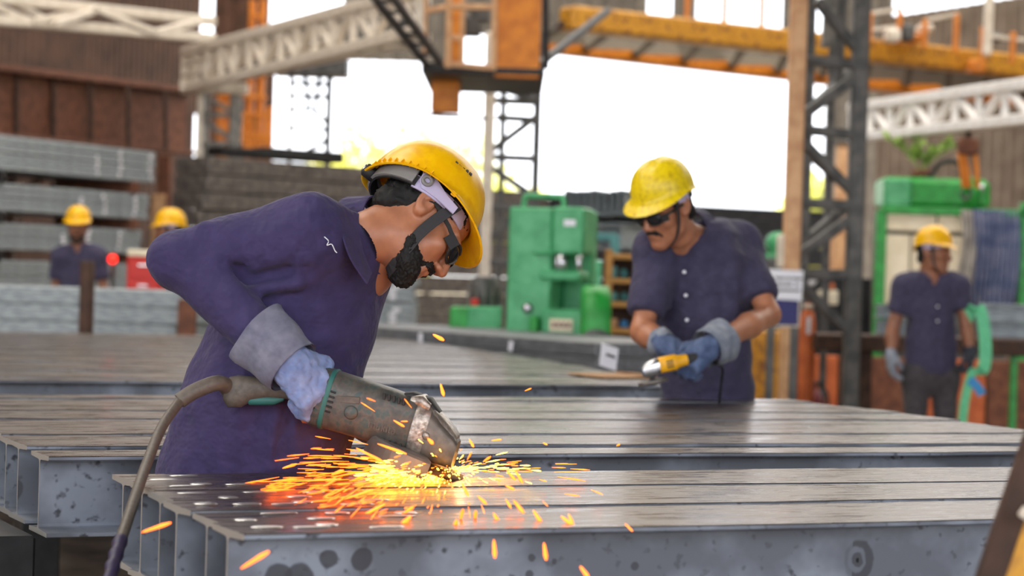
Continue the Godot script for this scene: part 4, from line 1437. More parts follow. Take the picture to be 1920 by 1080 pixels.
# ---------------------------------------------------------------- the big angle grinder, its cable and the sparks
func build_grinder() -> void:
	D0 = 2.95
	var o := at(676, 765, 2.71)
	var ax := (at(812, 806, 2.70) - at(572, 735, 2.72)).normalized()
	var up := (Vector3.UP - ax * ax.y).normalized()
	up = (up - ax * up.dot(ax)).normalized()
	var b := Basis(ax, up, ax.cross(up))
	var t := thing("angle_grinder", "large worn grey angle grinder throwing sparks from its disc", "angle grinder", o)
	t.basis = b.scaled(Vector3.ONE * 1.14)
	part(t, "motor_housing", loft_x([[-0.100, 0, 0.040, 0.038, 2.6], [-0.096, 0, 0.050, 0.047, 2.8], [-0.070, 0, 0.055, 0.052, 3.0], [-0.060, 0, 0.053, 0.050, 3.0], [-0.020, 0, 0.052, 0.049, 3.0], [0.05, -0.001, 0.051, 0.048, 3.0], [0.094, -0.002, 0.049, 0.047, 3.2], [0.1, -0.002, 0.046, 0.044, 3.2]], 36), M.tool)
	part(t, "housing_ring", loft_x([[-0.062, 0, 0.0545, 0.0515, 3.0], [-0.058, 0, 0.0555, 0.0525, 3.0], [-0.054, 0, 0.0540, 0.0510, 3.0]], 36), M.tool_teal)
	for i in 15:
		var a := -1.15 + 2.3 * i / 14.0
		for row in 2:
			var p := Vector3(-0.078 + 0.030 * row, sin(a) * (0.0548 - 0.001 * row), cos(a) * (0.0515 - 0.001 * row))
			if absf(p.y) > 0.04:
				p *= Vector3(1, 0.93, 0.93 + 0.1 * absf(p.y) / 0.05)
			var hgt := 0.0035
			part(t, "vent_slot", cbox(Vector3(0.014 - 0.004 * row, hgt, 0.006), 0.0008), M.black, Transform3D(Basis(Vector3.RIGHT, -a), p))
	for i in 5:
		part(t, "vent_slot", cbox(Vector3(0.004, 0.012, 0.006), 0.0008), M.black, Transform3D(Basis(Vector3.BACK, 0.2), Vector3(0.040 + 0.009 * i, 0.036, 0.044)))
		part(t, "vent_slot", cbox(Vector3(0.004, 0.008, 0.006), 0.0008), M.black, Transform3D(Basis(Vector3.BACK, 0.5), Vector3(0.052 + 0.010 * i, -0.040, 0.0425)))
	part(t, "brush_cap", lathe([[0.0, 0.002], [0.010, 0.002], [0.0125, 0.0], [0.0125, -0.006], [0.0, -0.006]], 20), M.tool, Transform3D(Basis(Vector3(1, 0, 0), Vector3(0, 0, 1), Vector3(0, -1, 0)), Vector3(-0.008, -0.008, 0.0495)))
	part(t, "scraped_pad", cbox(Vector3(0.045, 0.014, 0.004), 0.002), M.tool_handle, Transform3D(Basis(Vector3.BACK, 0.2), Vector3(-0.02, 0.012, 0.0475)))
	var txt := TextMesh.new()
	txt.text = "makita"
	var fnt := SystemFont.new()
	fnt.font_names = PackedStringArray(["Droid Sans"])
	fnt.font_italic = true
	txt.font = fnt
	txt.font_size = 20
	txt.pixel_size = 0.00085
	txt.depth = 0.002
	part(t, "raised_lettering", txt, M.tool_handle, Transform3D(Basis(), Vector3(0.052, -0.018, 0.0480)))
	# gear head
	part(t, "gear_head", loft_x([[0.100, -0.002, 0.046, 0.044, 3.0], [0.106, -0.004, 0.050, 0.046, 3.0], [0.125, -0.008, 0.050, 0.044, 3.4], [0.150, -0.014, 0.043, 0.040, 3.6], [0.172, -0.020, 0.034, 0.036, 4.0], [0.182, -0.022, 0.026, 0.032, 4.0]], 32), M.cast_alloy)
	part(t, "gear_head_cover", loft_x([[0.128, -0.008, 0.046, 0.0465, 4.0], [0.135, -0.012, 0.044, 0.047, 4.0], [0.176, -0.026, 0.030, 0.041, 4.0], [0.186, -0.030, 0.024, 0.036, 4.0]], 32), M.guard)
	part(t, "screw", lathe([[0.0, 0.003], [0.005, 0.003], [0.007, 0.0], [0.007, -0.004], [0.0, -0.004]], 12), M.cast_alloy, Transform3D(Basis(Vector3(1, 0, 0), Vector3(0, 0, 1), Vector3(0, -1, 0)), Vector3(0.130, -0.010, 0.0475)))
	part(t, "spindle_lock", loft_x([[0.070, 0.044, 0.006, 0.022, 3.0], [0.085, 0.048, 0.008, 0.026, 3.0], [0.118, 0.042, 0.012, 0.028, 3.0], [0.140, 0.026, 0.010, 0.024, 3.0]], 20), M.black)
	part(t, "scraped_ridge", loft_x([[0.085, 0.040, 0.010, 0.034, 4.0], [0.104, 0.044, 0.012, 0.038, 4.0], [0.122, 0.036, 0.010, 0.036, 4.0]], 20), M.cast_alloy)
	# disc below the gear head, with its guard behind
	var dc := Vector3(0.130, -0.060, 0.0)
	var tl := Basis(Vector3.BACK, -0.10)
	part(t, "spindle", lathe([[0.018, 0.0], [0.018, 0.03], [0.028, 0.04], [0.028, 0.05]], 20), M.cast_alloy, Transform3D(tl, dc))
	part(t, "grinding_disc", lathe([[0.0, 0.003], [0.03, 0.003], [0.088, 0.0], [0.090, -0.003], [0.088, -0.006], [0.03, -0.005], [0.0, -0.003]], 48), M.rust_dark, Transform3D(tl, dc))
	var st := new_st(false)
	for i in 24:
		var a0 := PI * 0.42 + PI * 1.1 * i / 24.0
		var a1 := PI * 0.42 + PI * 1.1 * (i + 1) / 24.0
		var prof := [[0.030, 0.016], [0.098, 0.016], [0.102, 0.012], [0.102, -0.018], [0.099, -0.018], [0.099, 0.010], [0.030, 0.013]]
		for k in prof.size():
			var p: Array = prof[k]
			var q: Array = prof[(k + 1) % prof.size()]
			var c := Vector3(cos((a0 + a1) / 2) * 0.1, 0.011, sin((a0 + a1) / 2) * 0.1)
			quad(st, Vector3(cos(a0) * p[0], p[1], sin(a0) * p[0]), Vector3(cos(a1) * p[0], p[1], sin(a1) * p[0]), Vector3(cos(a1) * q[0], q[1], sin(a1) * q[0]), Vector3(cos(a0) * q[0], q[1], sin(a0) * q[0]), c)
	part(t, "disc_guard", done(st), M.dark_steel, Transform3D(tl, dc))
	part(t, "side_handle", tube(PackedVector3Array([Vector3(0.125, -0.01, -0.044), Vector3(0.125, -0.01, -0.075), Vector3(0.122, -0.01, -0.09), Vector3(0.12, -0.01, -0.17), Vector3(0.12, -0.01, -0.18)]), [0.010, 0.012, 0.018, 0.017, 0.010], 14), M.rubber)
	# handle behind
	part(t, "rear_handle", loft_x([[-0.098, 0.0, 0.040, 0.038, 2.6], [-0.112, 0.004, 0.032, 0.030, 2.6], [-0.13, 0.000, 0.022, 0.021, 2.4], [-0.165, -0.012, 0.020, 0.019, 2.4], [-0.192, -0.022, 0.023, 0.020, 2.6], [-0.206, -0.030, 0.029, 0.022, 3.0], [-0.228, -0.036, 0.030, 0.022, 3.0], [-0.240, -0.034, 0.022, 0.018, 3.0]], 24), M.tool_handle)
	part(t, "switch_paddle", loft_x([[-0.200, -0.040, 0.005, 0.012, 3.0], [-0.192, -0.041, 0.010, 0.015, 3.0], [-0.150, -0.030, 0.009, 0.014, 3.0], [-0.135, -0.022, 0.005, 0.010, 3.0]], 16), M.tool_teal)
	part(t, "orange_insert", loft_x([[-0.100, -0.040, 0.004, 0.02, 3.0], [-0.09, -0.046, 0.008, 0.028, 3.0], [-0.08, -0.046, 0.006, 0.028, 3.0]], 16), M.orange_red)
	var inv := t.transform.affine_inverse()
	var p0 := t.transform * Vector3(-0.236, -0.033, 0.0)
	var relief := smooth_path([p0, at(408, 718, 2.69), at(366, 733, 2.67), at(336, 752, 2.66)], 5)
	part(t, "cable_sleeve", tube(inv * relief, [0.0185, 0.0165, 0.0150, 0.0145, 0.014], 14), M.cable)
	var cab := smooth_path([at(338, 751, 2.66), at(304, 800, 2.56), at(278, 862, 2.42), at(254, 930, 2.25), at(236, 985, 2.12), at(218, 1040, 2.02), at(202, 1110, 1.95), at(180, 1300, 1.9), at(150, 1520, 1.9), Vector3(at(150, 1520, 1.9).x - 0.05, 0.012, at(150, 1520, 1.9).z + 0.05)], 8)
	part(t, "cable", tube(inv * cab, [0.0092], 12), M.cable)
	var wrap := PackedVector3Array()
	for i in range(int(cab.size() * 0.50), int(cab.size() * 0.76)):
		wrap.append(inv * (cab[i] + Vector3(0.0006 * sin(i * 2.0), 0, 0)))
	var rr := []
	for i in wrap.size():
		rr.append(0.0108 + 0.0016 * sin(i * 1.9))
	part(t, "cable_tape", tube(wrap, rr, 12), M.cable_purple)
	D0 = 0.0

func sliver(a: Vector3, b: Vector3, r: float) -> Mesh:
	return tube(PackedVector3Array([a, a.lerp(b, 0.15), a.lerp(b, 0.75), b]), [r * 0.25, r * 0.6, r, r * 0.45], 6)

func build_sparks() -> void:
	var o := at_h(846, 888, 0.884)
	var r := RandomNumberGenerator.new()
	r.seed = 21
	# the dense burst
	for hot in 2:
		var st := new_st()
		var n := 620 if hot == 0 else 620
		for i in n:
			# most fly off the disc to the left and towards the open side, low over the flanges
			var az := r.randfn(PI * 0.80, 0.5) if r.randf() < 0.75 else r.randf_range(0.0, TAU)
			var el := absf(r.randfn(0.03, 0.12)) + (0.0 if r.randf() < 0.975 else r.randf_range(0.1, 0.7))
			var dir := Vector3(cos(az) * cos(el), sin(el), sin(az) * cos(el) * (2.6 if sin(az) > 0 else 1.0))
			var far := pow(r.randf(), 1.5) * (0.28 if hot == 0 else 0.15)
			if sin(az) > 0.3:
				far *= 1.25
			var p := o + dir * far + Vector3(0, 0.004 + r.randf() * 0.006 - far * far * 0.3, 0)
			var v := (dir.normalized() - Vector3(0, far * 0.6, 0)).normalized()
			var ln := (0.006 + far * r.randf_range(0.08, 0.26)) if hot == 0 else r.randf_range(0.012, 0.040)
			if p.y < 0.888:
				p.y = 0.888 + r.randf() * 0.006
				v.y = absf(v.y) * 0.2
			add_tube(st, PackedVector3Array([p, p + v * ln * 0.7, p + v * ln]), [0.0005, r.randf_range(0.0009, 0.0018) * (1.0 if hot == 0 else 1.15), 0.0005], 5)
		var s := part(self, "spark_burst", done(st), M.spark if hot == 0 else M.spark_hot)
		tag(s, "fan of flying orange sparks round the grinder's disc" if hot == 0 else "white-hot core of the sparks under the grinder's disc", "sparks", "sparks of the big grinder")
		s.set_meta("kind", "stuff")
	# single sparks farther out, each a hot sliver of steel: [x0, y0, x1, y1, depth, radius]
	for q in [[266, 998, 320, 980, 2.2, 4], [452, 1066, 504, 1034, 2.0, 4.5], [735, 1003, 770, 968, 2.3, 5], [758, 962, 775, 950, 2.35, 4], [662, 976, 722, 945, 2.4, 3.5], [646, 936, 700, 918, 2.5, 3], [622, 890, 644, 882, 2.6, 4], [530, 878, 556, 870, 2.7, 3], [560, 902, 640, 898, 2.6, 2.2], [668, 840, 722, 868, 2.62, 3.2], [708, 832, 762, 851, 2.62, 3], [850, 1004, 856, 975, 2.3, 4.5], [862, 980, 868, 955, 2.35, 3.5], [890, 978, 892, 958, 2.36, 3.5], [925, 962, 937, 982, 2.36, 4], [963, 938, 982, 962, 2.4, 4], [1000, 957, 1016, 982, 2.36, 4], [1052, 968, 1080, 990, 2.34, 4.5], [1066, 964, 1074, 982, 2.36, 3.5], [926, 1012, 928, 1046, 2.2, 4.2], [1020, 1018, 1024, 1050, 2.2, 4.2], [1088, 1062, 1104, 1084, 2.1, 4], [1172, 982, 1186, 996, 2.3, 2], [966, 882, 980, 906, 2.6, 3.2], [950, 882, 966, 900, 2.6, 3], [948, 910, 964, 918, 2.5, 3], [948, 936, 958, 952, 2.44, 3], [812, 627, 832, 638, 2.75, 4], [826, 720, 832, 742, 2.75, 4], [880, 824, 888, 838, 2.7, 3], [922, 826, 940, 824, 2.7, 2], [1018, 830, 1026, 834, 2.75, 2], [1156, 836, 1162, 833, 2.75, 2], [984, 733, 996, 728, 2.8, 1.6], [738, 788, 758, 800, 2.63, 2.4], [752, 790, 764, 790, 2.63, 1.6], [802, 822, 812, 832, 2.62, 4], [866, 906, 878, 930, 2.5, 3], [896, 930, 912, 945, 2.42, 3.4], [876, 862, 884, 848, 2.6, 2], [906, 866, 920, 856, 2.62, 2.6], [512, 902, 556, 898, 2.62, 2], [664, 858, 690, 862, 2.66, 1.6], [680, 880, 694, 876, 2.64, 2]]:
		var a := at(q[0], q[1], q[4])
		var b := at(q[2], q[3], q[4] - 0.01)
		var s := part(self, "spark", sliver(Vector3.ZERO, b - a, q[5] / SPX * q[4] * 1.0), M.spark, Transform3D(Basis(), a))
		tag(s, "single orange spark flying clear of the grinder's spark fan", "spark", "stray sparks")
	var l := OmniLight3D.new()
	l.name = "spark_glow"
	l.light_color = Color(1.0, 0.62, 0.25)
	l.light_energy = 0.03
	l.light_size = 0.06
	l.omni_range = 40.0
	l.omni_attenuation = 2.0
	l.shadow_enabled = true
	add_child(l)
	l.position = o + Vector3(-0.03, 0.035, 0.04)

# ---------------------------------------------------------------- the second worker, at the stack behind
func build_second_worker() -> void:
	D0 = 4.90
	var d := 4.90
	var torso := stand(1320, d, [[930, 1322, 0.165, 0.14], [745, 1326, 0.168, 0.145], [680, 1318, 0.172, 0.145], [600, 1312, 0.185, 0.140], [540, 1308, 0.195, 0.135], [480, 1306, 0.190, 0.120], [440, 1302, 0.150, 0.095], [418, 1298, 0.105, 0.07]])
	var folds := []
	for q in [[[1290, 480], [1300, 740], 0.012, -0.006], [[1365, 470], [1390, 620], 0.02, 0.008], [[1350, 560], [1330, 740], 0.02, -0.008], [[1260, 520], [1250, 700], 0.02, 0.008], [[1392, 560], [1398, 740], 0.018, -0.008], [[1240, 560], [1290, 610], 0.015, 0.006]]:
		folds.append([at(q[0][0], q[0][1], d - 0.13), at(q[1][0], q[1][1], d - 0.13), q[2], q[3]])
	person({
		"label": "worker in navy short-sleeved shirt and black glasses looking down at a small yellow grinder", "cell": 0.012, "helmet": "helmet_lemon",
		"hip": at(1325, 840, 4.95), "fwd": Vector3(-0.42, 0, 0.90), "neck": at(1292, 440, 4.86), "head": at(1246, 388, 4.70), "face": Vector3(-0.62, -0.42, 0.66), "crown": Vector3(-0.28, 0.90, 0.28),
		"sh_r": at(1232, 470, 4.82), "sh_l": at(1384, 458, 4.96), "el_r": at(1204, 622, 4.70), "el_l": at(1442, 590, 4.80), "wr_r": at(1244, 644, 4.56), "wr_l": at(1330, 650, 4.42),
		"torso": torso, "sleeve": 0.80, "specs": true, "full": false, "skin": "skin", "folds": folds, "tilt": 0.05,
		"vee0": at(1274, 442, 4.775), "vee": at(1280, 494, 4.752), "vee_r": 0.05, "buttons": [at(1283, 510, 4.725), at(1286, 554, 4.72), at(1288, 600, 4.72)],
		"hand_r": [Vector3(0.6, -0.3, 0.5), Vector3(-0.2, 0.9, 0.3), [0.6, 0.9, 0.6], "glove_navy", "glove_grey", 0.05, 0.05],
		"hand_l": [at(1284, 690, 4.40) - at(1330, 650, 4.42), Vector3(0.1, 0.6, 0.75), [0.7, 0.9, 0.6], "glove_navy", "glove_grey", 0.075, 0.11],
	})
	# the small grinder in his hands
	var o := at(1252, 682, 4.39)
	var ax := (at(1205, 690, 4.42) - at(1290, 672, 4.44)).normalized()
	var up := (Vector3.UP - ax * ax.y).normalized()
	var t := thing("angle_grinder", "small yellow and silver angle grinder in the hands of the worker with glasses", "angle grinder", o)
	t.basis = Basis(ax, up, ax.cross(up)).scaled(Vector3(0.8, 0.8, 0.8))
	part(t, "motor_housing", loft_x([[-0.085, 0, 0.022, 0.022, 2.4], [-0.04, 0, 0.028, 0.028, 2.4], [-0.035, 0, 0.034, 0.032, 2.6], [0.036, 0, 0.034, 0.033, 2.6], [0.04, 0, 0.030, 0.03, 2.6]], 24), M.tool_yellow)
	for k in 3:
		part(t, "vent_slot", cbox(Vector3(0.03, 0.006, 0.006), 0.001), M.black, Transform3D(Basis(), Vector3(-0.004, -0.012 + 0.012 * k, -0.031)))
	part(t, "rear_handle", loft_x([[-0.16, 0, 0.018, 0.018, 2.4], [-0.12, 0, 0.022, 0.022, 2.4], [-0.084, 0, 0.024, 0.024, 2.4]], 20), M.black)
	part(t, "gear_head", loft_x([[0.04, -0.002, 0.034, 0.034, 3.0], [0.06, -0.004, 0.036, 0.034, 3.0], [0.09, -0.008, 0.030, 0.030, 3.0], [0.11, -0.014, 0.020, 0.024, 3.0]], 24), M.chrome)
	part(t, "spindle", lathe([[0.012, -0.06], [0.012, -0.03], [0.022, -0.02], [0.022, 0.0]], 16), M.chrome, Transform3D(Basis(), Vector3(0.075, -0.01, 0)))
	part(t, "disc_guard", lathe([[0.02, -0.042], [0.060, -0.042], [0.064, -0.048], [0.064, -0.058], [0.061, -0.058], [0.060, -0.046], [0.02, -0.045]], 32), M.dark_steel, Transform3D(Basis(), Vector3(0.075, -0.01, 0)))
	part(t, "grinding_disc", lathe([[0.0, -0.058], [0.03, -0.060], [0.0575, -0.055], [0.0575, -0.059], [0.03, -0.064], [0.0, -0.062]], 32), M.black, Transform3D(Basis(), Vector3(0.075, -0.01, 0)))
	var inv := t.transform.affine_inverse()
	var cab := smooth_path([t.transform * Vector3(-0.15, 0, 0), at(1336, 678, 4.44), at(1354, 690, 4.46), at(1352, 720, 4.5), at(1345, 800, 4.6), at(1340, 900, 4.62), at_h(1330, 1150, 0.01)], 6)
	part(t, "cable", tube(inv * cab, [0.006], 8), M.black)
	D0 = 0.0

# ---------------------------------------------------------------- stacks and bundles behind the workers
# a bundle of long plates or bars lying between a and b (front lower edge, world), n layers high; each layer is a part
func bundle(called: String, label: String, category: String, a: Vector3, b: Vector3, y0: float, y1: float, deep: float, n: int, m: Material, group := "", rag := 0.02, gap := 0.004) -> Node3D:
	a.y = 0
	b.y = 0
	var dir := (b - a).normalized()
	var t := thing(called, label, category, (a + b) / 2 + Vector3(0, y0, 0), atan2(-dir.z, dir.x), group)
	var r := RandomNumberGenerator.new()
	r.seed = int(a.x * 100.0) + n
	var ln := (b - a).length()
	var h := (y1 - y0) / n
	for i in n:
		var e := r.randf_range(-rag, rag)
		part(t, "plate" if h < 0.12 else "bar", cbox(Vector3(ln + e, h - gap, deep + r.randf_range(-rag, rag) * 0.5), minf(0.006, h * 0.2)), m, Transform3D(Basis(), Vector3(e / 2 + r.randf_range(-rag, rag) * 0.3, h * (i + 0.5), -deep / 2)))
	return t

func chalk(t: Node3D, x: float, y0: float, y1: float, z: float, m: Material, n := 4) -> void:     # a column of chalk strokes on the front face
	var r := RandomNumberGenerator.new()
	r.seed = int(x * 1000)
	for i in n:
		var y := lerpf(y0, y1, (i + 0.5) / n)
		part(t, "chalk_mark", cbox(Vector3(r.randf_range(0.03, 0.07), (y1 - y0) / n * 0.7, 0.004), 0.001), m, Transform3D(Basis(Vector3.BACK, r.randf_range(-0.3, 0.3)), Vector3(x + r.randf_range(-0.02, 0.02), y, z)))

func s_name(q: String) -> String:
	return q.replace(" from the top", "")

func build_left_stacks() -> void:
	var p0 := at(-420, 480, 10.35)
	var p1 := at(285, 480, 13.2)
	var spans := [[2.05, 2.35, 285, "topmost"], [1.70, 1.94, 272, "second from the top"], [1.37, 1.60, 258, "third from the top"], [1.02, 1.28, 262, "fourth from the top"], [0.66, 0.92, 262, "fifth from the top"], [0.30, 0.56, 262, "lowest"]]
	for i in spans.size():
		var s: Array = spans[i]
		var e := p0.lerp(p1, (s[2] + 420.0) / 705.0)
		var t := bundle("plate_bundle", "long grey plate bundle by the rusty wall, %s of the stack" % s[3], "plate bundle", p0, e, s[0], s[1], 0.9, 4, M.galvanised, "bundles of the tall grey stack")
		var ln := (e - p0).length()
		for q in [[-0.10, 1.0], [-0.62, 1.0], [-1.0, 0.8]]:
			chalk(t, ln / 2 + q[0] - 0.15 * (i % 3), 0.02, (s[1] - s[0]) * q[1] - 0.02, 0.012, M.white, 4)
	var n := 0
	for i in spans.size():
		var top: float = spans[i + 1][1] if i + 1 < spans.size() else 0.0
		var bottom: float = spans[i][0]
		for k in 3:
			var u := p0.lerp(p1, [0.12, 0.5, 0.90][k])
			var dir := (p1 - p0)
			var o := part(self, "timber_spacer", cbox(Vector3(0.10, bottom - top - 0.002, 0.86), 0.006), M.rust if k == 2 else M.black_steel, Transform3D(Basis(Vector3.UP, atan2(-dir.z, dir.x)), Vector3(u.x, (bottom + top) / 2, u.z) + Vector3(-0.3, 0, -0.3)))  # blocks away from the end coloured black to put shade in the gaps
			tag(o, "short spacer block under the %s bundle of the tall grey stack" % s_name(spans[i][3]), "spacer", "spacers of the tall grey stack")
	# the low stack in front of it
	bundle("plate_bundle", "low wide grey plate bundle behind the brown pipe post", "plate bundle", at(-300, 540, 9.3), at(336, 540, 9.05), 0.12, 1.115, 0.8, 9, M.galvanised, "", 0.03)
	for k in 3:
		var c := at([-150, 80, 280][k], 540, 9.5)
		var o := part(self, "timber_spacer", cbox(Vector3(0.12, 0.12, 0.75), 0.006), M.wood, Transform3D(Basis(), Vector3(c.x, 0.06, c.z)))
		tag(o, "timber block on the floor under the low grey plate bundle", "spacer", "timber blocks under the low bundle")
	var c := at(163, 550, 8.75)
	var o := part(self, "pipe_post", lathe([[0.0, 0.0], [0.047, 0.0], [0.047, 1.287], [0.041, 1.295], [0.037, 1.28], [0.0, 1.28]], 20), M.rust_dark, Transform3D(Basis(), Vector3(c.x, 0, c.z)))
	tag(o, "brown rusty pipe post standing before the low grey bundle", "post")
	c = at(352, 560, 8.8)
	var t := thing("steel_post", "rusty box-section post at the end of the low grey bundle", "post", Vector3(c.x, 0, c.z))
	part(t, "shaft", cbox(Vector3(0.11, 1.06, 0.11), 0.008), M.rust, Transform3D(Basis(), Vector3(0, 0.54, 0)))
	part(t, "foot_plate", cbox(Vector3(0.2, 0.012, 0.2), 0.003), M.rust_dark, Transform3D(Basis(), Vector3(0, 0.006, 0)))
	c = at(296, 420, 13.4)
	t = thing("steel_post", "pinkish-brown post at the ends of the tall grey stack", "post", Vector3(c.x, 0, c.z))
	part(t, "shaft", cbox(Vector3(0.12, 1.95, 0.12), 0.008), M.cardboard, Transform3D(Basis(), Vector3(0, 0.985, 0)))
	part(t, "foot_plate", cbox(Vector3(0.22, 0.012, 0.22), 0.003), M.rust_dark, Transform3D(Basis(), Vector3(0, 0.006, 0)))

func build_dark_piles() -> void:
	var r := RandomNumberGenerator.new()
	r.seed = 5
	var rows := [
		[380, 13.6, 700, 14.6, 0.08, 2.36, 13, "dark steel pile under the lattice column, capped by loose bars", "dark_steel"],
		[700, 14.8, 1030, 15.6, 0.08, 2.22, 11, "dark steel section pile behind the tan column", "dark_steel"],
		[1046, 16.3, 1560, 17.6, 0.08, 2.20, 9, "dark steel section pile behind the worker with glasses", "plate_dark"]]
	blotchy("plate_dark", [c8(66, 68, 74), c8(86, 88, 94)], 0.02, Vector3(0.5, 2, 2), 0.5, 0.3, 0.0, false, 53)
	for q in rows:
		bundle("section_pile", q[7], "steel pile", at(q[0], 500, q[1]), at(q[2], 500, q[3]), q[4], q[5], 0.5, q[6], M[q[8]], "", 0.16, 0.012)
	for q in [[410, 13.75, 590, 14.15, 2.38, 2.47], [500, 14.0, 640, 14.4, 2.38, 2.50]]:
		bundle("loose_bar", "dark bar lying loose on the pile by the lattice column, the %s one" % ("shorter" if q[0] == 500 else "longer"), "bar", at(q[0], 500, q[1]), at(q[2], 500, q[3]), q[4], q[5], 0.3, 1, M.black_steel, "loose bars on the dark pile", 0.02)
	for k in 6:
		var c := at([420, 640, 760, 960, 1120, 1480][k], 500, [14.0, 14.7, 15.2, 15.7, 16.7, 17.6][k])
		var o := part(self, "timber_spacer", cbox(Vector3(0.14, 0.08, 0.5), 0.006), M.wood, Transform3D(Basis(), Vector3(c.x, 0.04, c.z)))
		tag(o, "timber baulk on the floor under the dark steel piles", "spacer", "timber baulks under the dark piles")
	# galvanised channels stacked with their open ends this way
	var poly := PackedVector2Array([Vector2(-0.022, -0.10), Vector2(0.022, -0.10), Vector2(0.022, -0.09), Vector2(-0.012, -0.09), Vector2(-0.012, 0.09), Vector2(0.022, 0.09), Vector2(0.022, 0.10), Vector2(-0.022, 0.10)])
	var ch := extrude(poly, -1.6)
	var n := 0
	for row in 2:
		for i in (10 if row == 1 else 6):
			var c := at([1105, 1062][row] + i * 12.5, [443, 380][row], 11.4 + 0.1 * row)
			var o := part(self, "steel_channel", ch, M.galvanised, Transform3D(Basis(Vector3.UP, -0.35), c + Vector3(0, r.randf_range(-0.01, 0.01), 0)))
			tag(o, "grey channel with its open end out, %s row of the rack behind the press" % ["lower", "upper"][row], "steel channel", "channels of the %s row" % ["lower", "upper"][row])
	var t := thing("storage_rack", "dark steel rack holding the grey channels behind the green press", "rack", at(1125, 500, 12.0) * Vector3(1, 0, 1))
	var base := t.position
	for y in [[1046, 414], [1046, 476]]:
		var w0 := at(y[0], y[1], 11.5) - base
		part(t, "shelf_bar", cbox(Vector3(0.9, 0.05, 1.6), 0.006), M.black_steel, Transform3D(Basis(), Vector3(0.0, w0.y, -0.35)))
	for sx in [-0.42, 0.42]:
		for z in [0.3, -1.0]:
			part(t, "upright", cbox(Vector3(0.06, 1.95, 0.06), 0.005), M.black_steel, Transform3D(Basis(), Vector3(sx, 0.975, z)))
	# grey bundle ends to the right of the grinding worker
	for k in 3:
		var ys: Array = [[524, 562], [568, 606], [612, 650]][k]
		var a := at(640, ys[1], 11.0)
		var b := at(776, ys[1], 11.0)
		var tb := bundle("plate_bundle", "short grey plate bundle seen beyond the bearded worker's chest, %s of three" % ["topmost", "middle", "lowest"][k], "plate bundle", a, b, a.y, at(776, ys[0], 11.0).y, 0.8, 3, M.galvanised, "short grey bundles")
		chalk(tb, 0.13, 0.01, 0.14, 0.008, M.white, 3)
	for k in 3:
		var y0: float = [at(700, 562, 11).y, at(700, 606, 11).y, at(700, 650, 11).y][k]
		var y1: float = [at(700, 568, 11).y, at(700, 612, 11).y, 0.0][k]
		for sx in [665, 750]:
			var c := at(sx, 600, 11.4)
			var o := part(self, "timber_spacer", cbox(Vector3(0.09, y0 - y1 - 0.002 + 0.03, 0.6), 0.004), M.rust_dark, Transform3D(Basis(), Vector3(c.x, (y0 + y1) / 2 - 0.01, c.z)))
			tag(o, "dark spacer between the short grey bundles", "spacer", "spacers of the short grey bundles")
	# pile of dark plates before the green machines
	var tp := bundle("plate_pile", "dark grey plate pile with a white chalk stripe before the green press", "plate pile", at(600, 640, 8.9), at(1120, 640, 7.35), 0.0, 0.945, 0.9, 12, M.plate_steel, "", 0.02, 0.003)
	chalk(tp, 0.72, 0.62, 0.93, 0.014, M.white, 4)
	chalk(tp, -0.25, 0.86, 0.94, 0.014, M.white, 1)
	# card and cardboard lying on the blurred beams
	var cb := thing("cardboard_sheet", "brown cardboard sheet on the beams beside the small yellow grinder", "cardboard", at_h(1145, 706, 0.884), TH)
	part(cb, "sheet", cbox(Vector3(0.24, 0.006, 0.34), 0.002), M.cardboard, Transform3D(Basis(), Vector3(0, 0.004, 0)))
	part(cb, "folded_flap", cbox(Vector3(0.10, 0.006, 0.30), 0.002), M.cardboard, Transform3D(Basis(Vector3.BACK, -0.06), Vector3(0.15, 0.009, 0)))
	var wc := thing("paper_card", "white paper card propped at a slant on the cardboard", "card", at(1141, 692, 6.0), TH)
	part(wc, "sheet", cbox(Vector3(0.085, 0.105, 0.004), 0.001), M.white, Transform3D(Basis(Vector3.BACK, -0.28) * Basis(Vector3.RIGHT, -0.35), Vector3(0, 0.052, 0)))
	part(wc, "print", cbox(Vector3(0.045, 0.012, 0.002), 0.0005), M.ink, Transform3D(Basis(Vector3.BACK, -0.28) * Basis(Vector3.RIGHT, -0.35), Vector3(0.006, 0.058, 0.005)))

# ---------------------------------------------------------------- lattice columns, trusses, girders
func lattice(t: Node3D, legs: Array, bars: Array, wl: float, wb: float, m: Material, m2: Material) -> void:
	for l in legs:
		pbar(t, "leg", l[0], l[1], l[2], l[3], l[4], l[5], l[6] if l.size() > 6 else wl, l[6] if l.size() > 6 else wl, m)
	for b in bars:
		pbar(t, "brace", b[0], b[1], b[2], b[3], b[4], b[5], wb, wb, m2)

func foot(px: float, py: float, d: float) -> Array:     # pixel where the upright through this pixel meets the floor, as [x, y]
	var p := at(px, py, d)
	p.y = 0.0
	var q := CT.affine_inverse() * p
	return [q.x / -q.z * FPX + 960.0, 540.0 - q.y / -q.z * FPX, -q.z]

func column(called: String, label: String, legs: Array, bars: Array, wl: float, wb: float, m: Material, m2: Material) -> Node3D:
	var b := at(legs[0][0], legs[0][1], legs[0][2])
	var t := thing(called, label, "column", Vector3(b.x, 0, b.z))
	for l in legs:                       # [px, py of the top, depth, width]
		var top := at(l[0], l[1], l[2])
		var w: float = l[3] if l.size() > 3 else wl
		bar(t, "leg", Vector3(top.x, 0, top.z), top, w, w, M[l[4]] if l.size() > 4 else m)
	for q in bars:
		pbar(t, "brace", q[0], q[1], q[2], q[3], q[4], q[5], wb, wb, m2)
	return t

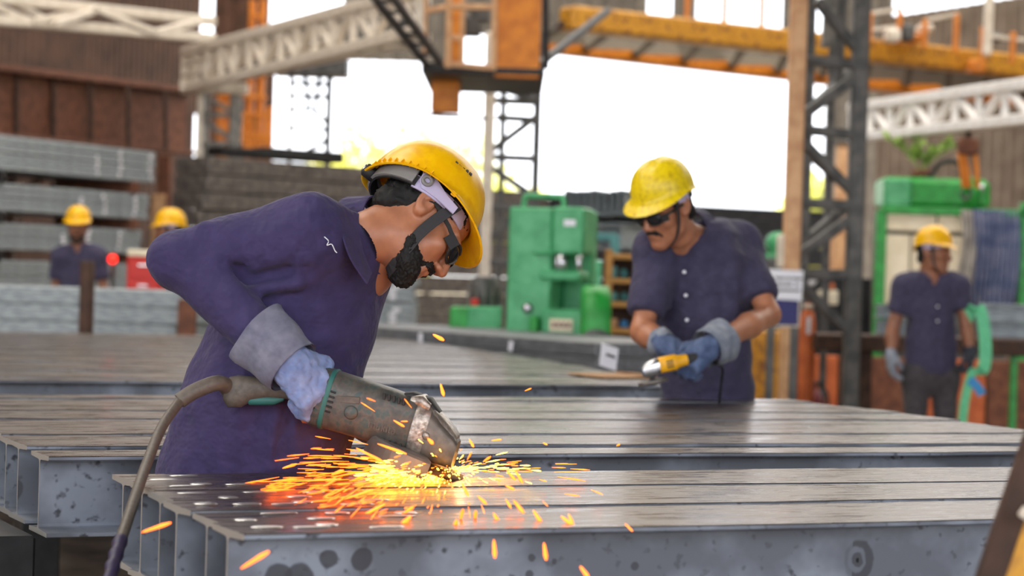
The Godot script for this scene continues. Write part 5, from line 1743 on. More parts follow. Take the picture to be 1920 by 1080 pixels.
func build_steelwork() -> void:
	# left lattice column under the gantry
	var t := column("lattice_column", "pale grey lattice column at the end of the left gantry", [[377, 165, 14.5, 0.07, "cream_paint"], [438, 165, 14.5, 0.07], [388, 165, 15.6, 0.06], [450, 165, 15.6, 0.06]],
		[[376, 214, 14.5, 438, 216, 14.5], [376, 222, 14.5, 436, 262, 14.5], [376, 272, 14.5, 438, 268, 14.5], [376, 300, 14.5, 438, 276, 14.5], [376, 340, 14.5, 436, 345, 14.5], [375, 180, 15.6, 450, 215, 15.6]], 0.07, 0.055, M.grey_paint, M.grey_paint)
	pbar(t, "head_beam", 338, 160, 14.5, 466, 168, 14.5, 0.14, 0.12, M.cream_paint)
	# second column, dark against the light
	t = column("lattice_column", "dark thin lattice column against the bright opening, under the gantry", [[547, 125, 16.0, 0.05, "white_paint"], [619, 125, 16.0, 0.07]],
		[[547, 240, 16.0, 619, 243, 16.0], [575, 285, 16.0, 619, 258, 16.0], [590, 210, 16.0, 619, 235, 16.0], [547, 155, 16.0, 619, 158, 16.0], [548, 180, 16.0, 619, 182, 16.0], [570, 130, 16.0, 580, 200, 16.0], [600, 140, 16.0, 590, 215, 16.0], [547, 205, 16.0, 585, 205, 16.0]], 0.06, 0.05, M.dark_paint, M.dark_paint)
	slab(t, "cap_box", 512, 106, 650, 140, 15.8, 0.5, M.dark_paint)
	# tan and grey column in the middle
	t = column("lattice_column", "tan and grey lattice column behind the green press", [[922, 60, 12.2, 0.10, "cream_paint"], [1012, 60, 12.2, 0.07], [948, 60, 13.2, 0.06]],
		[[922, 282, 12.2, 1012, 214, 12.2], [920, 294, 12.2, 1010, 298, 12.2], [918, 312, 12.2, 1006, 372, 12.2], [922, 188, 12.2, 1012, 192, 12.2], [925, 160, 12.2, 1012, 190, 12.2], [948, 130, 13.2, 1000, 190, 12.2], [915, 450, 12.2, 975, 395, 12.2], [910, 492, 12.2, 1000, 494, 12.2], [912, 520, 12.2, 990, 580, 12.2], [915, 390, 12.2, 1002, 388, 12.2], [960, 150, 13.2, 1010, 155, 12.8], [935, 60, 12.6, 990, 150, 12.6], [930, 220, 12.4, 1005, 225, 12.4]], 0.07, 0.06, M.dark_paint, M.dark_paint)
	# the large column on the right
	t = column("lattice_column", "large grey lattice column with a tan flange beside the notice board", [[1500, -60, 9.4, 0.115, "tan_paint"], [1618, -60, 9.5, 0.115], [1524, -60, 10.3, 0.07], [1566, -60, 10.4, 0.05]],
		[[1512, 113, 9.45, 1616, 122, 9.5], [1505, 243, 9.45, 1610, 254, 9.5], [1498, 380, 9.45, 1604, 386, 9.5], [1490, 516, 9.45, 1600, 514, 9.5], [1532, 0, 9.45, 1618, 108, 9.5], [1504, 218, 9.45, 1616, 136, 9.5], [1502, 262, 9.45, 1606, 368, 9.5], [1492, 484, 9.45, 1604, 404, 9.5], [1494, 528, 9.45, 1592, 622, 9.5], [1524, 200, 10.3, 1600, 130, 10.4], [1520, 290, 10.3, 1600, 360, 10.4], [1508, 455, 10.3, 1590, 385, 10.4]], 0.11, 0.068, M.dark_paint, M.dark_paint)
	pbar(t, "inner_pipe", 1560, -60, 9.9, 1552, 90, 9.9, 0.09, 0.09, M.grey_paint)
	pbar(t, "inner_pipe", 1584, -60, 9.9, 1572, 160, 9.9, 0.06, 0.06, M.dark_paint)
	slab(t, "base_block", 1462, 440, 1500, 502, 9.38, 0.22, M.cream_paint)
	# gantry truss, upper left
	t = thing("gantry_truss", "cream lattice gantry running from the left column towards the crane cab", "truss", at(345, 165, 14.6))
	var L := [[345, 168, 14.6, 786, 58, 10.2], [345, 98, 14.6, 786, -18, 10.2], [352, 160, 16.0, 800, 72, 11.6], [352, 104, 16.0, 800, 2, 11.6]]
	for q in L:
		pbar(t, "chord", q[0], q[1], q[2], q[3], q[4], q[5], 0.09, 0.09, M.cream_paint)
	for i in 15:
		var f := i / 14.0
		var P := func(k: int, x: float) -> Vector3: return at(L[k][0], L[k][1], L[k][2]).lerp(at(L[k][3], L[k][4], L[k][5]), x)
		bar(t, "post", P.call(0, f), P.call(1, f), 0.06, 0.06, M.cream_paint)
		bar(t, "post", P.call(2, f), P.call(3, f), 0.05, 0.05, M.grey_paint)
		if i < 14:
			var g := (i + 1) / 14.0
			bar(t, "diagonal", P.call(0, f if i % 2 == 0 else g), P.call(1, g if i % 2 == 0 else f), 0.05, 0.05, M.cream_paint)
			bar(t, "diagonal", P.call(2, f if i % 2 == 1 else g), P.call(3, g if i % 2 == 1 else f), 0.045, 0.045, M.grey_paint)
			bar(t, "cross_tie", P.call(0, f), P.call(2, g), 0.04, 0.04, M.grey_paint)
			bar(t, "cross_tie", P.call(1, f), P.call(3, g), 0.04, 0.04, M.grey_paint)
	pbar(t, "walkway_rail", 345, 142, 14.5, 640, 76, 11.8, 0.05, 0.05, M.cream_paint)
	pbar(t, "walkway_rail", 345, 120, 14.5, 640, 54, 11.8, 0.05, 0.05, M.cream_paint)
	# truss, top left
	t = thing("roof_truss", "grey-beige roof truss crossing above the rusty girder", "truss", at(0, 60, 13.0))
	pbar(t, "chord", -160, -20, 12.6, 400, 40, 15.0, 0.10, 0.10, M.cream_paint)
	pbar(t, "chord", -160, 24, 12.6, 400, 72, 15.0, 0.10, 0.10, M.cream_paint)
	for q in [[-60, -8, 60, 42], [60, 42, 180, 14], [18, 2, 100, 46], [180, 18, 290, 62], [290, 62, 380, 38], [100, 46, 190, 16]]:
		pbar(t, "diagonal", q[0], q[1], 13.4, q[2], q[3], 14.0, 0.07, 0.07, M.cream_paint)
	# rusty girder and wall framing, left
	t = thing("crane_girder", "deep rusty brown girder along the left wall", "girder", at(0, 200, 14.0))
	pbar(t, "web_plate", -260, 166, 12.6, 345, 226, 16.4, 0.06, 0.78, M.rust)
	pbar(t, "flange", -260, 100, 12.6, 345, 172, 16.4, 0.3, 0.05, M.rust)
	pbar(t, "flange", -260, 232, 12.6, 345, 286, 16.4, 0.3, 0.05, M.rust)
	for i in 6:
		var x := -40.0 + 70.0 * i
		pbar(t, "stiffener", x, 130 + i * 8, 13.7 + 0.42 * i, x, 250 + i * 6.5, 13.7 + 0.42 * i, 0.05, 0.05, M.rust_dark)
	t = thing("wall_frame", "dark rusty bracing between posts below the brown girder", "frame", at(200, 480, 16) * Vector3(1, 0, 1))
	for q in [[60, 270, 15.0, 330, 560, 17.0, 0.16], [-40, 440, 14.6, 190, 300, 15.8, 0.10], [-40, 400, 14.6, 160, 290, 15.6, 0.07], [100, 300, 15.0, 230, 330, 16.0, 0.08]]:
		pbar(t, "diagonal", q[0], q[1], q[2], q[3], q[4], q[5], q[6], q[6], M.rust_dark)
	for q in [[215, 290, 16.0], [310, 290, 16.9], [120, 280, 15.2], [20, 270, 14.6]]:
		var top := at(q[0], q[1], q[2])
		bar(t, "post", Vector3(top.x, 0, top.z), top, 0.16, 0.16, M.rust if q[0] > 200 else M.rust_dark)
	# orange frame between the left column and the opening
	t = thing("orange_frame", "orange steel access frame with ladder bars behind the left lattice column", "frame", at(470, 480, 18) * Vector3(1, 0, 1))
	for q in [[474, 0], [494, 0], [416, 150], [430, 150], [506, 200]]:
		var top := at(q[0], q[1], 18.0)
		bar(t, "post", Vector3(top.x, 0, top.z), top, 0.09, 0.09, M.orange)
	for q in [[412, 176, 500, 184], [440, 214, 510, 216], [440, 250, 510, 254], [440, 262, 512, 262], [470, 30, 498, 32], [470, 60, 498, 62], [470, 100, 498, 102], [470, 140, 498, 142], [440, 215, 470, 290], [510, 255, 455, 290], [412, 240, 440, 242]]:
		pbar(t, "rung", q[0], q[1], 17.9, q[2], q[3], 17.9, 0.06, 0.06, M.orange)
	for i in 5:
		pbar(t, "upright_bar", 446 + 13 * i, 214, 17.9, 446 + 13 * i, 292, 17.9, 0.05, 0.05, M.orange)

# crane: bridge girders across the shed and the cab that hangs from it
func build_crane() -> void:
	var t := thing("crane_bridge", "orange overhead crane bridge spanning before the bright opening", "crane", at(1300, 110, 18))
	pbar(t, "far_girder", 1000, 82, 17.0, 1990, 196, 20.5, 0.28, 0.20, M.orange)
	pbar(t, "near_girder", 1060, 34, 14.6, 1990, 134, 16.6, 0.30, 0.26, M.yellow_rust)
	for i in 13:
		var f := i / 12.0
		var a := at(1060, 46, 14.6).lerp(at(1990, 148, 16.6), f)
		var b := at(1000, 80, 17.0).lerp(at(1990, 190, 20.5), f)
		bar(t, "cross_member", a, b, 0.10, 0.08, M.rust_dark)
		if i < 12:
			var b2 := at(1000, 80, 17.0).lerp(at(1990, 190, 20.5), (i + 1) / 12.0)
			bar(t, "walkway_plate", a.lerp(b, 0.15).lerp(a.lerp(b2, 0.15), 0.5), a.lerp(b, 0.85).lerp(a.lerp(b2, 0.85), 0.5), 0.62, 0.03, M.dark_steel if i % 3 else M.sheet)
	for q in [[1632, 24, 80], [1688, 16, 84], [1735, 36, 90], [1794, 26, 100], [1843, 50, 132], [1900, 60, 120], [1290, -20, 56], [1360, -20, 66], [1430, -14, 72]]:
		pbar(t, "rail_post", q[0], q[1], 15.6, q[0] - 3, q[2], 15.6, 0.06, 0.06, M.orange)
	for q in [[1630, 26, 1690, 16], [1735, 38, 1796, 26], [1630, 56, 1690, 50], [1840, 66, 1925, 76], [1286, -16, 1432, -8]]:
		pbar(t, "handrail", q[0], q[1], 15.6, q[2], q[3], 15.6, 0.04, 0.04, M.cream_paint)
	pbar(t, "mast", 1858, -60, 15.2, 1850, 104, 15.2, 0.09, 0.09, M.cream_paint)
	var k := 0
	for q in [[1662, 52, 1690, 78], [1692, 44, 1716, 76], [1700, 62, 1730, 80], [1722, 44, 1752, 62], [1840, 60, 1880, 78], [1818, 110, 1850, 136]]:
		slab(t, "motor_box", q[0], q[1], q[2], q[3], 15.4 + 0.1 * k, 0.25, [M.cream_paint, M.dark_paint, M.orange][k % 3], 0.03)
		k += 1
	# driver's cab
	t = thing("crane_cab", "orange open-sided crane cab with a black floor hanging over the workers", "crane cab", at(930, 140, 11.0))
	slab(t, "side_panel", 930, -60, 1014, 146, 10.8, 0.05, M.orange)
	slab(t, "rear_panel", 846, -60, 870, 128, 11.9, 0.04, M.orange)
	slab(t, "floor_plate", 790, 124, 1022, 140, 10.8, 1.9, M.black_steel)
	for q in [[840, 10.8, 0.05], [866, 11.4, 0.04], [926, 10.8, 0.045], [796, 11.3, 0.035]]:
		pbar(t, "corner_post", q[0] + 3, -60, q[1], q[0], 128, q[1], q[2], q[2], M.tan_paint)
	for q in [[840, 12, 930, 14, 10.8], [796, 22, 842, 12, 11.0], [790, 128, 842, 118, 10.9], [840, 120, 930, 128, 10.8], [840, 70, 866, 72, 11.1]]:
		pbar(t, "frame_rail", q[0], q[1], q[4], q[2], q[3], q[4], 0.045, 0.045, M.tan_paint)
	slab(t, "hanging_box", 808, 146, 862, 210, 11.2, 0.22, M.orange)
	pbar(t, "box_arm", 835, 146, 11.3, 835, 128, 11.3, 0.08, 0.08, M.black_steel)
	pbar(t, "box_tray", 760, 212, 11.3, 912, 222, 11.3, 0.12, 0.02, M.rust_dark)
	pbar(t, "ladder_rail", 690, -20, 9.5, 800, 122, 10.5, 0.05, 0.05, M.black_steel)
	pbar(t, "ladder_rail", 726, -20, 9.5, 826, 118, 10.5, 0.05, 0.05, M.black_steel)
	for i in 8:
		var f := i / 7.0
		bar(t, "ladder_rung", at(690, -20, 9.5).lerp(at(800, 122, 10.5), f), at(726, -20, 9.5).lerp(at(826, 118, 10.5), f), 0.025, 0.025, M.black_steel)
	for q in [[866, 30, 900, 66], [884, 14, 918, 40]]:
		slab(t, "control_box", q[0], q[1], q[2], q[3], 11.5, 0.2, M.dark_paint)
	pbar(t, "hanger", 1022, -90, 10.9, 1024, 130, 10.9, 0.05, 0.05, M.black_steel)
	pbar(t, "tie_rod", 1140, 20, 13.0, 1010, 122, 11.2, 0.06, 0.06, M.black_steel)
	# white truss on the right
	t = thing("jib_truss", "white lattice truss reaching in above the green tank", "truss", at(1620, 225, 13.0))
	var a0 := [1596, 258, 13.4, 1990, 216, 10.4]
	var a1 := [1596, 202, 13.4, 1990, 148, 10.4]
	pbar(t, "chord", a0[0], a0[1], a0[2], a0[3], a0[4], a0[5], 0.09, 0.09, M.white_paint)
	pbar(t, "chord", a1[0], a1[1], a1[2], a1[3], a1[4], a1[5], 0.09, 0.09, M.white_paint)
	for i in 10:
		var f := i / 9.0
		var P := func(q: Array, x: float) -> Vector3: return at(q[0], q[1], q[2]).lerp(at(q[3], q[4], q[5]), x)
		bar(t, "post", P.call(a0, f), P.call(a1, f), 0.055, 0.055, M.white_paint)
		if i < 9:
			bar(t, "diagonal", P.call(a0 if i % 2 == 0 else a1, f), P.call(a1 if i % 2 == 0 else a0, (i + 1) / 9.0), 0.06, 0.05, M.white_paint)

# ---------------------------------------------------------------- outside: trees in the glare
func build_trees() -> void:
	var lf := new_st()
	for s in 4:
		var x0 := -0.5 + s * 0.25
		var w0 := 0.26 * sin(PI * (s / 4.0)) + 0.01
		var w1 := 0.26 * sin(PI * ((s + 1) / 4.0)) + 0.01
		var z0 := -0.5 * x0 * x0
		var z1 := -0.5 * (x0 + 0.25) * (x0 + 0.25)
		for v in [Vector3(x0, -w0, z0), Vector3(x0, w0, z0), Vector3(x0 + 0.25, w1, z1), Vector3(x0, -w0, z0), Vector3(x0 + 0.25, w1, z1), Vector3(x0 + 0.25, -w1, z1)]:
			lf.add_vertex(v)
	var leaf := done(lf)
	var r := RandomNumberGenerator.new()
	r.seed = 12
	var labels := ["broad tree in the glare beyond the gantry column", "tall tree in the glare beyond the crane cab", "low bush in the glare below the crane cab", "tree seen through the tan lattice column", "bush in the glare beside the large right column"]
	var spots := [[690, 40.0, 5.6, 2.6], [800, 46.0, 6.6, 3.0], [760, 36.0, 3.2, 1.5], [950, 44.0, 4.4, 1.8], [1530, 40.0, 4.6, 1.6]]
	for i in spots.size():
		var s: Array = spots[i]
		var b := at(s[0], 500, s[1]) * Vector3(1, 0, 1)
		var t := thing("bush" if i in [2, 4] else "tree", labels[i], "bush" if i in [2, 4] else "tree", b)
		part(t, "trunk", tube(PackedVector3Array([Vector3(0, 0, 0), Vector3(0.1, s[2] * 0.3, 0), Vector3(-0.05, s[2] * 0.75, 0.1)]), [0.16, 0.12, 0.05], 8), M.bark)
		var mm := MultiMesh.new()
		mm.transform_format = MultiMesh.TRANSFORM_3D
		mm.mesh = leaf
		var n := 2600
		mm.instance_count = n
		for k in n:
			var dir := Vector3(r.randfn(), r.randfn(), r.randfn()).normalized()
			var p := Vector3(0, s[2] * 0.62, 0) + dir * Vector3(s[3], s[2] * 0.38, s[3]) * pow(r.randf(), 0.4) * (0.8 + 0.3 * sin(dir.x * 7.0) * sin(dir.y * 6.0))
			mm.set_instance_transform(k, Transform3D(Basis.from_euler(Vector3(r.randf() * TAU, r.randf() * TAU, r.randf() * TAU)).scaled(Vector3.ONE * r.randf_range(0.2, 0.42)), p))
		var o := MultiMeshInstance3D.new()
		o.name = "foliage"
		o.multimesh = mm
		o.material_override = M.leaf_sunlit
		o.set_meta("kind", "stuff")
		t.add_child(o, true)

# ---------------------------------------------------------------- machines and clutter on the right
func ground_thing(called: String, label: String, category: String, px: float, py: float, d: float, turn := 0.0, group := "") -> Node3D:
	return thing(called, label, category, at(px, py, d) * Vector3(1, 0, 1), turn, group)

func build_press() -> void:
	var d := 8.6
	var k := d / SPX
	var t := ground_thing("hydraulic_press", "green hydraulic press with chrome guide rods behind the plate pile", "press", 1015, 520, d, 0.0)
	var X := func(px: float) -> float: return (px - 1015.0) * k
	var Y := func(py: float) -> float: return 1.3 + (513.0 - py) * k
	var fr := Basis(Vector3.UP, -0.18)
	var bx := func(n: String, x0: float, y0: float, x1: float, y1: float, z0: float, z1: float, m: Material, ch := 0.015) -> void:
		var yb: float = 0.0 if y1 > 900 else Y.call(y1)
		var s := Vector3(X.call(x1) - X.call(x0), Y.call(y0) - yb, z1 - z0)
		part(t, n, cbox(s, ch), m, Transform3D(fr, fr * Vector3((X.call(x0) + X.call(x1)) / 2, (Y.call(y0) + yb) / 2, (z0 + z1) / 2)))
	bx.call("frame_column", 950, 388, 1034, 999, -0.55, 0.0, M.green)
	bx.call("rear_column", 1034, 388, 1092, 999, -0.60, -0.42, M.green)
	bx.call("press_head", 1034, 386, 1094, 474, -0.42, 0.02, M.green)
	bx.call("press_table", 1020, 578, 1098, 999, -0.42, 0.05, M.green)
	bx.call("moving_platen", 1012, 506, 1090, 524, -0.38, 0.03, M.green)
	bx.call("head_plate", 1000, 470, 1040, 478, -0.2, 0.04, M.green)
	bx.call("name_plate", 1036, 596, 1080, 619, 0.045, 0.062, M.beige, 0.003)
	bx.call("maker_label", 1056, 410, 1078, 422, 0.018, 0.028, M.white, 0.002)
	for i in 4:
		bx.call("plate_letter", 1041 + i * 9.5, 602, 1047 + i * 9.5, 612, 0.060, 0.067, M.maroon, 0.001)
	for q in [[1010, 458, 510, 0.016], [1044, 474, 508, 0.020], [1052, 474, 508, 0.030], [1084, 474, 508, 0.018]]:
		part(t, "guide_rod", lathe([[0.0, 0.0], [q[3], 0.0], [q[3], (q[2] - q[1]) * k], [0.0, (q[2] - q[1]) * k]], 16), M.chrome, Transform3D(Basis(), fr * Vector3(X.call(q[0]), Y.call(q[2]), -0.02)))
	bx.call("control_box", 998, 592, 1016, 624, 0.0, 0.08, M.bright_green)
	part(t, "gauge", lathe([[0.0, 0.02], [0.03, 0.02], [0.034, 0.0], [0.0, 0.0]], 16), M.chrome, Transform3D(fr * Basis(Vector3.RIGHT, PI / 2), fr * Vector3(X.call(991), Y.call(578), 0.01)))
	var rail := smooth_path([Vector3(X.call(972), Y.call(390), -0.1), Vector3(X.call(974), Y.call(370), -0.1), Vector3(X.call(982), Y.call(366), -0.1), Vector3(X.call(1036), Y.call(366), -0.1), Vector3(X.call(1046), Y.call(368), -0.1), Vector3(X.call(1050), Y.call(390), -0.1)], 4)
	var rp := PackedVector3Array()
	for p in rail:
		rp.append(fr * p)
	part(t, "lifting_rail", tube(rp, [0.018], 8), M.green)
	# green drum guard and boxes beside it
	var g := ground_thing("belt_guard", "bright green rounded belt guard beside the press table", "guard", 1116, 620, 8.4)
	part(g, "housing", loft_x([[-0.09, 0.62, 0.60, 0.22, 4.0], [-0.08, 0.64, 0.62, 0.24, 4.0], [0.07, 0.64, 0.62, 0.24, 4.0], [0.085, 0.62, 0.60, 0.22, 4.0]], 32), M.bright_green, Transform3D(Basis(), Vector3(0, -0.02 + 0.0, 0)))
	part(g, "rim", lathe([[0.10, 0.0], [0.13, 0.0], [0.13, 0.02], [0.10, 0.02]], 24), M.dark_paint, Transform3D(Basis(Vector3.RIGHT, PI / 2), Vector3(0.0, 0.85, 0.235)))
	g = ground_thing("machine_cabinet", "low green machine cabinet standing before the tan column", "cabinet", 895, 600, 8.9)
	var kk := 8.9 / SPX
	var top: float = at(895, 574, 8.9).y
	part(g, "body", cbox(Vector3(64 * kk, top, 0.45), 0.01), M.green, Transform3D(Basis(), Vector3(14 * kk, top / 2, -0.2)))
	part(g, "side_box", cbox(Vector3(36 * kk, top - 0.01, 0.5), 0.01), M.bright_green, Transform3D(Basis(), Vector3(-34 * kk, top / 2 - 0.005, -0.25)))
	part(g, "door", cbox(Vector3(50 * kk, top * 0.7, 0.012), 0.004), M.green, Transform3D(Basis(), Vector3(14 * kk, top * 0.55, 0.03)))
	part(g, "handle", cbox(Vector3(0.015, 0.06, 0.02), 0.004), M.chrome, Transform3D(Basis(), Vector3(30 * kk, top * 0.6, 0.045)))
	var mo := thing("electric_motor", "dark finned motor on top of the low green cabinet", "motor", at(908, 576, 9.0))
	part(mo, "body", lathe([[0.0, 0.0], [0.10, 0.0], [0.10, 0.15], [0.085, 0.17], [0.085, 0.19], [0.04, 0.20], [0.0, 0.20]], 24), M.dark_paint)
	for i in 12:
		part(mo, "fin", cbox(Vector3(0.012, 0.13, 0.02), 0.002), M.dark_steel, Transform3D(Basis(Vector3.UP, TAU * i / 12.0), Basis(Vector3.UP, TAU * i / 12.0) * Vector3(0, 0.075, 0.105)))
	part(mo, "terminal_box", cbox(Vector3(0.05, 0.05, 0.04), 0.005), M.red, Transform3D(Basis(), Vector3(-0.06, 0.03, 0.09)))
	# teal machine behind
	g = ground_thing("teal_machine", "teal machine frame with hanging blue-green rags behind the press", "machine", 1122, 500, 10.6)
	var q2 := 10.6 / SPX
	for s in [-1.0, 1.0]:
		part(g, "post", cbox(Vector3(0.07, at(1122, 440, 10.6).y, 0.07), 0.006), M.teal, Transform3D(Basis(), Vector3(s * 30 * q2, at(1122, 440, 10.6).y / 2, 0)))
	for y in [444, 560]:
		part(g, "cross_bar", cbox(Vector3(66 * q2, 0.06, 0.06), 0.006), M.teal, Transform3D(Basis(), Vector3(0, at(1122, y, 10.6).y, 0)))
	for i in 5:
		var h := 0.16 + 0.05 * (i % 3)
		part(g, "hanging_rag" if i % 2 == 0 else "tool_box", cbox(Vector3(0.045, h, 0.05), 0.01), [M.teal, M.beige, M.sling, M.dark_paint, M.teal][i], Transform3D(Basis(Vector3.BACK, 0.05 * (i - 2)), Vector3(-0.10 + 0.05 * i, at(1122, 520 + 22 * (i % 2), 10.6).y, 0.05)))
	part(g, "table", cbox(Vector3(0.30, at(1122, 572, 10.6).y, 0.4), 0.01), M.dark_paint, Transform3D(Basis(), Vector3(0, at(1122, 572, 10.6).y / 2, -0.1)))
	# timber shelf rack
	var d2 := 9.4
	var w := 130.0 * d2 / SPX
	g = ground_thing("shelf_rack", "timber-edged shelf rack full of small parts beside the worker with glasses", "shelf", 1205, 560, d2)
	for s in [-1.0, 1.0]:
		part(g, "upright", cbox(Vector3(0.05, at(1205, 470, d2).y, 0.05), 0.005), M.wood, Transform3D(Basis(), Vector3(s * w / 2, at(1205, 470, d2).y / 2, 0)))
		part(g, "upright", cbox(Vector3(0.05, at(1205, 470, d2).y, 0.05), 0.005), M.rust_dark, Transform3D(Basis(), Vector3(s * w / 2, at(1205, 470, d2).y / 2, -0.4)))
	for y in [482, 528, 572, 622, 680]:
		part(g, "shelf", cbox(Vector3(w, 0.035, 0.44), 0.004), M.wood, Transform3D(Basis(), Vector3(0, at(1205, y, d2).y, -0.2)))
	part(g, "back_panel", cbox(Vector3(w, at(1205, 480, d2).y, 0.02), 0.002), M.rust_dark, Transform3D(Basis(), Vector3(0, at(1205, 480, d2).y / 2, -0.43)))
	var r := RandomNumberGenerator.new()
	r.seed = 3
	var names := ["parts_box", "jar", "tin", "coil"]
	var hues := ["dark grey", "teal", "maroon", "beige", "steel", "blue", "cardboard"]
	var mats := [M.dark_paint, M.teal, M.maroon, M.beige, M.dark_steel, M.blue, M.cardboard]
	for y in [528, 572, 622, 680]:
		for i in 6:
			var hh := r.randf_range(0.05, 0.11)
			var p := at(1205, y, d2) + Vector3(-w / 2 + w * (i + 0.5) / 6.0, 0.019, -0.12 - r.randf() * 0.15)
			var kind := r.randi() % 4
			var mesh: Mesh = cbox(Vector3(0.06, hh, 0.07), 0.006) if kind in [0, 3] else lathe([[0.0, 0.0], [0.028, 0.0], [0.028, hh * 0.8], [0.018, hh * 0.9], [0.018, hh], [0.0, hh]], 12)
			var mi := r.randi() % mats.size()
			var boxy := kind in [0, 3]
			var o := part(self, "parts_box" if boxy else "parts_jar", mesh, mats[mi], Transform3D(Basis(), p + Vector3(0, hh / 2 if boxy else 0.0, 0)))
			var lab := "small %s parts %s on the %s shelf of the timber-edged rack" % [hues[mi], "box" if boxy else "jar", {528: "second", 572: "third", 622: "fourth", 680: "bottom"}[y]]
			tag(o, lab, "box" if boxy else "jar", "things on the shelf rack")

func build_right_side() -> void:
	# notice board
	var g := ground_thing("notice_board", "notice board with white sheets above a navy panel, beside the tan column", "notice board", 1470, 560, 9.0)
	var k := 9.0 / SPX
	var y0: float = at(1470, 610, 9.0).y
	for s in [-1.0, 1.0]:
		part(g, "post", cbox(Vector3(0.05, y0 + 0.3, 0.05), 0.005), M.dark_paint, Transform3D(Basis(), Vector3(s * 22 * k, (y0 + 0.3) / 2, -0.03)))
	part(g, "navy_panel", cbox(Vector3(58 * k, 50 * k, 0.02), 0.003), M.navy, Transform3D(Basis(), Vector3(-2 * k, at(1470, 584, 9).y, 0.012)))
	part(g, "panel_frame", cbox(Vector3(66 * k, 58 * k, 0.016), 0.003), M.cream_paint, Transform3D(Basis(), Vector3(-2 * k, at(1470, 584, 9).y, 0.0)))
	part(g, "white_sheet", cbox(Vector3(66 * k, 56 * k, 0.008), 0.001), M.white, Transform3D(Basis(Vector3.BACK, -0.03), Vector3(0, at(1470, 534, 9).y, 0.03)))
	var r := RandomNumberGenerator.new()
	r.seed = 9
	for i in 9:
		part(g, "printed_line", cbox(Vector3((8 + r.randf() * 12) * k, 4 * k, 0.002), 0.0003), M.ink, Transform3D(Basis(), Vector3((-10 + 16 * (i % 3)) * k, at(1470, 522 + 11 * int(i / 3.0), 9).y, 0.0352)))
	# ochre cabinet, gas cylinder, extinguisher, low orange wall
	g = ground_thing("steel_cabinet", "ochre rusty steel cabinet on the floor behind the notice board", "cabinet", 1468, 680, 10.9)
	k = 10.9 / SPX
	var top: float = at(1468, 622, 10.9).y
	part(g, "body", cbox(Vector3(112 * k, top - 0.1, 0.6), 0.01), M.yellow_rust, Transform3D(Basis(), Vector3(0, top / 2 + 0.05, -0.3)))
	for s in [-1.0, 1.0]:
		part(g, "door", cbox(Vector3(52 * k, top - 0.2, 0.015), 0.004), M.yellow_rust, Transform3D(Basis(), Vector3(s * 27 * k, top / 2 + 0.05, 0.01)))
		part(g, "skid", cbox(Vector3(0.08, 0.1, 0.6), 0.005), M.rust_dark, Transform3D(Basis(), Vector3(s * 40 * k, 0.05, -0.3)))
	g = ground_thing("gas_cylinder", "orange gas cylinder standing at the end of the bench", "gas cylinder", 1514, 620, 9.75)
	var ch: float = at(1514, 568, 9.75).y
	part(g, "body", lathe([[0.0, 0.0], [0.055, 0.0], [0.058, 0.02], [0.058, ch - 0.14], [0.045, ch - 0.07], [0.02, ch - 0.04], [0.02, ch], [0.0, ch]], 20), M.orange_red)
	part(g, "collar", lathe([[0.024, ch - 0.04], [0.034, ch - 0.04], [0.034, ch - 0.01], [0.024, ch - 0.01]], 16), M.cream_paint)
	part(g, "white_stencil", cbox(Vector3(0.03, 0.12, 0.004), 0.001), M.white, Transform3D(Basis(), Vector3(0.0, at(1514, 610, 9.75).y, 0.058)))
	g = ground_thing("fire_extinguisher", "maroon fire extinguisher on the floor before the orange low wall", "fire extinguisher", 1527, 700, 10.0)
	var eh: float = 0.56
	part(g, "body", lathe([[0.0, 0.0], [0.07, 0.0], [0.075, 0.02], [0.075, eh - 0.12], [0.05, eh - 0.05], [0.02, eh - 0.03], [0.02, eh], [0.0, eh]], 20), M.maroon)
	part(g, "valve", cbox(Vector3(0.10, 0.03, 0.03), 0.005), M.black, Transform3D(Basis(), Vector3(0.02, eh + 0.01, 0)))
	part(g, "hose", tube(smooth_path([Vector3(0.05, eh, 0.0), Vector3(0.10, eh - 0.08, 0.02), Vector3(0.09, eh - 0.3, 0.03)], 5), [0.012], 8), M.black)
	g = ground_thing("low_barrier", "long low orange-painted steel barrier behind the bench", "barrier", 1720, 700, 12.0)
	for i in 5:
		part(g, "panel", cbox(Vector3(0.62, 0.62, 0.05), 0.01), M.rust if i % 2 == 1 else M.orange_red, Transform3D(Basis(), Vector3(-1.0 + 0.64 * i, 0.36, 0)))
		part(g, "foot", cbox(Vector3(0.1, 0.06, 0.3), 0.01), M.rust_dark, Transform3D(Basis(), Vector3(-1.0 + 0.64 * i, 0.03, 0)))
	# the brown bench
	g = ground_thing("steel_bench", "long brown steel bench behind the walking worker", "bench", 1740, 650, 9.6)
	k = 9.6 / SPX
	var ty: float = at(1740, 632, 9.6).y
	part(g, "top_girder", cbox(Vector3(1.75, 0.115, 0.5), 0.01), M.rust_dark, Transform3D(Basis(), Vector3(0.1, ty - 0.0575, -0.25)))
	for q in [[-0.43, 0.14], [0.85, 0.1]]:
		part(g, "leg", cbox(Vector3(q[1], ty - 0.115, 0.14), 0.01), M.rust_dark, Transform3D(Basis(), Vector3(q[0], (ty - 0.115) / 2, -0.2)))
	part(g, "green_leg", cbox(Vector3(0.05, ty - 0.115, 0.05), 0.005), M.bright_green, Transform3D(Basis(), Vector3(0.62, (ty - 0.115) / 2, -0.1)))
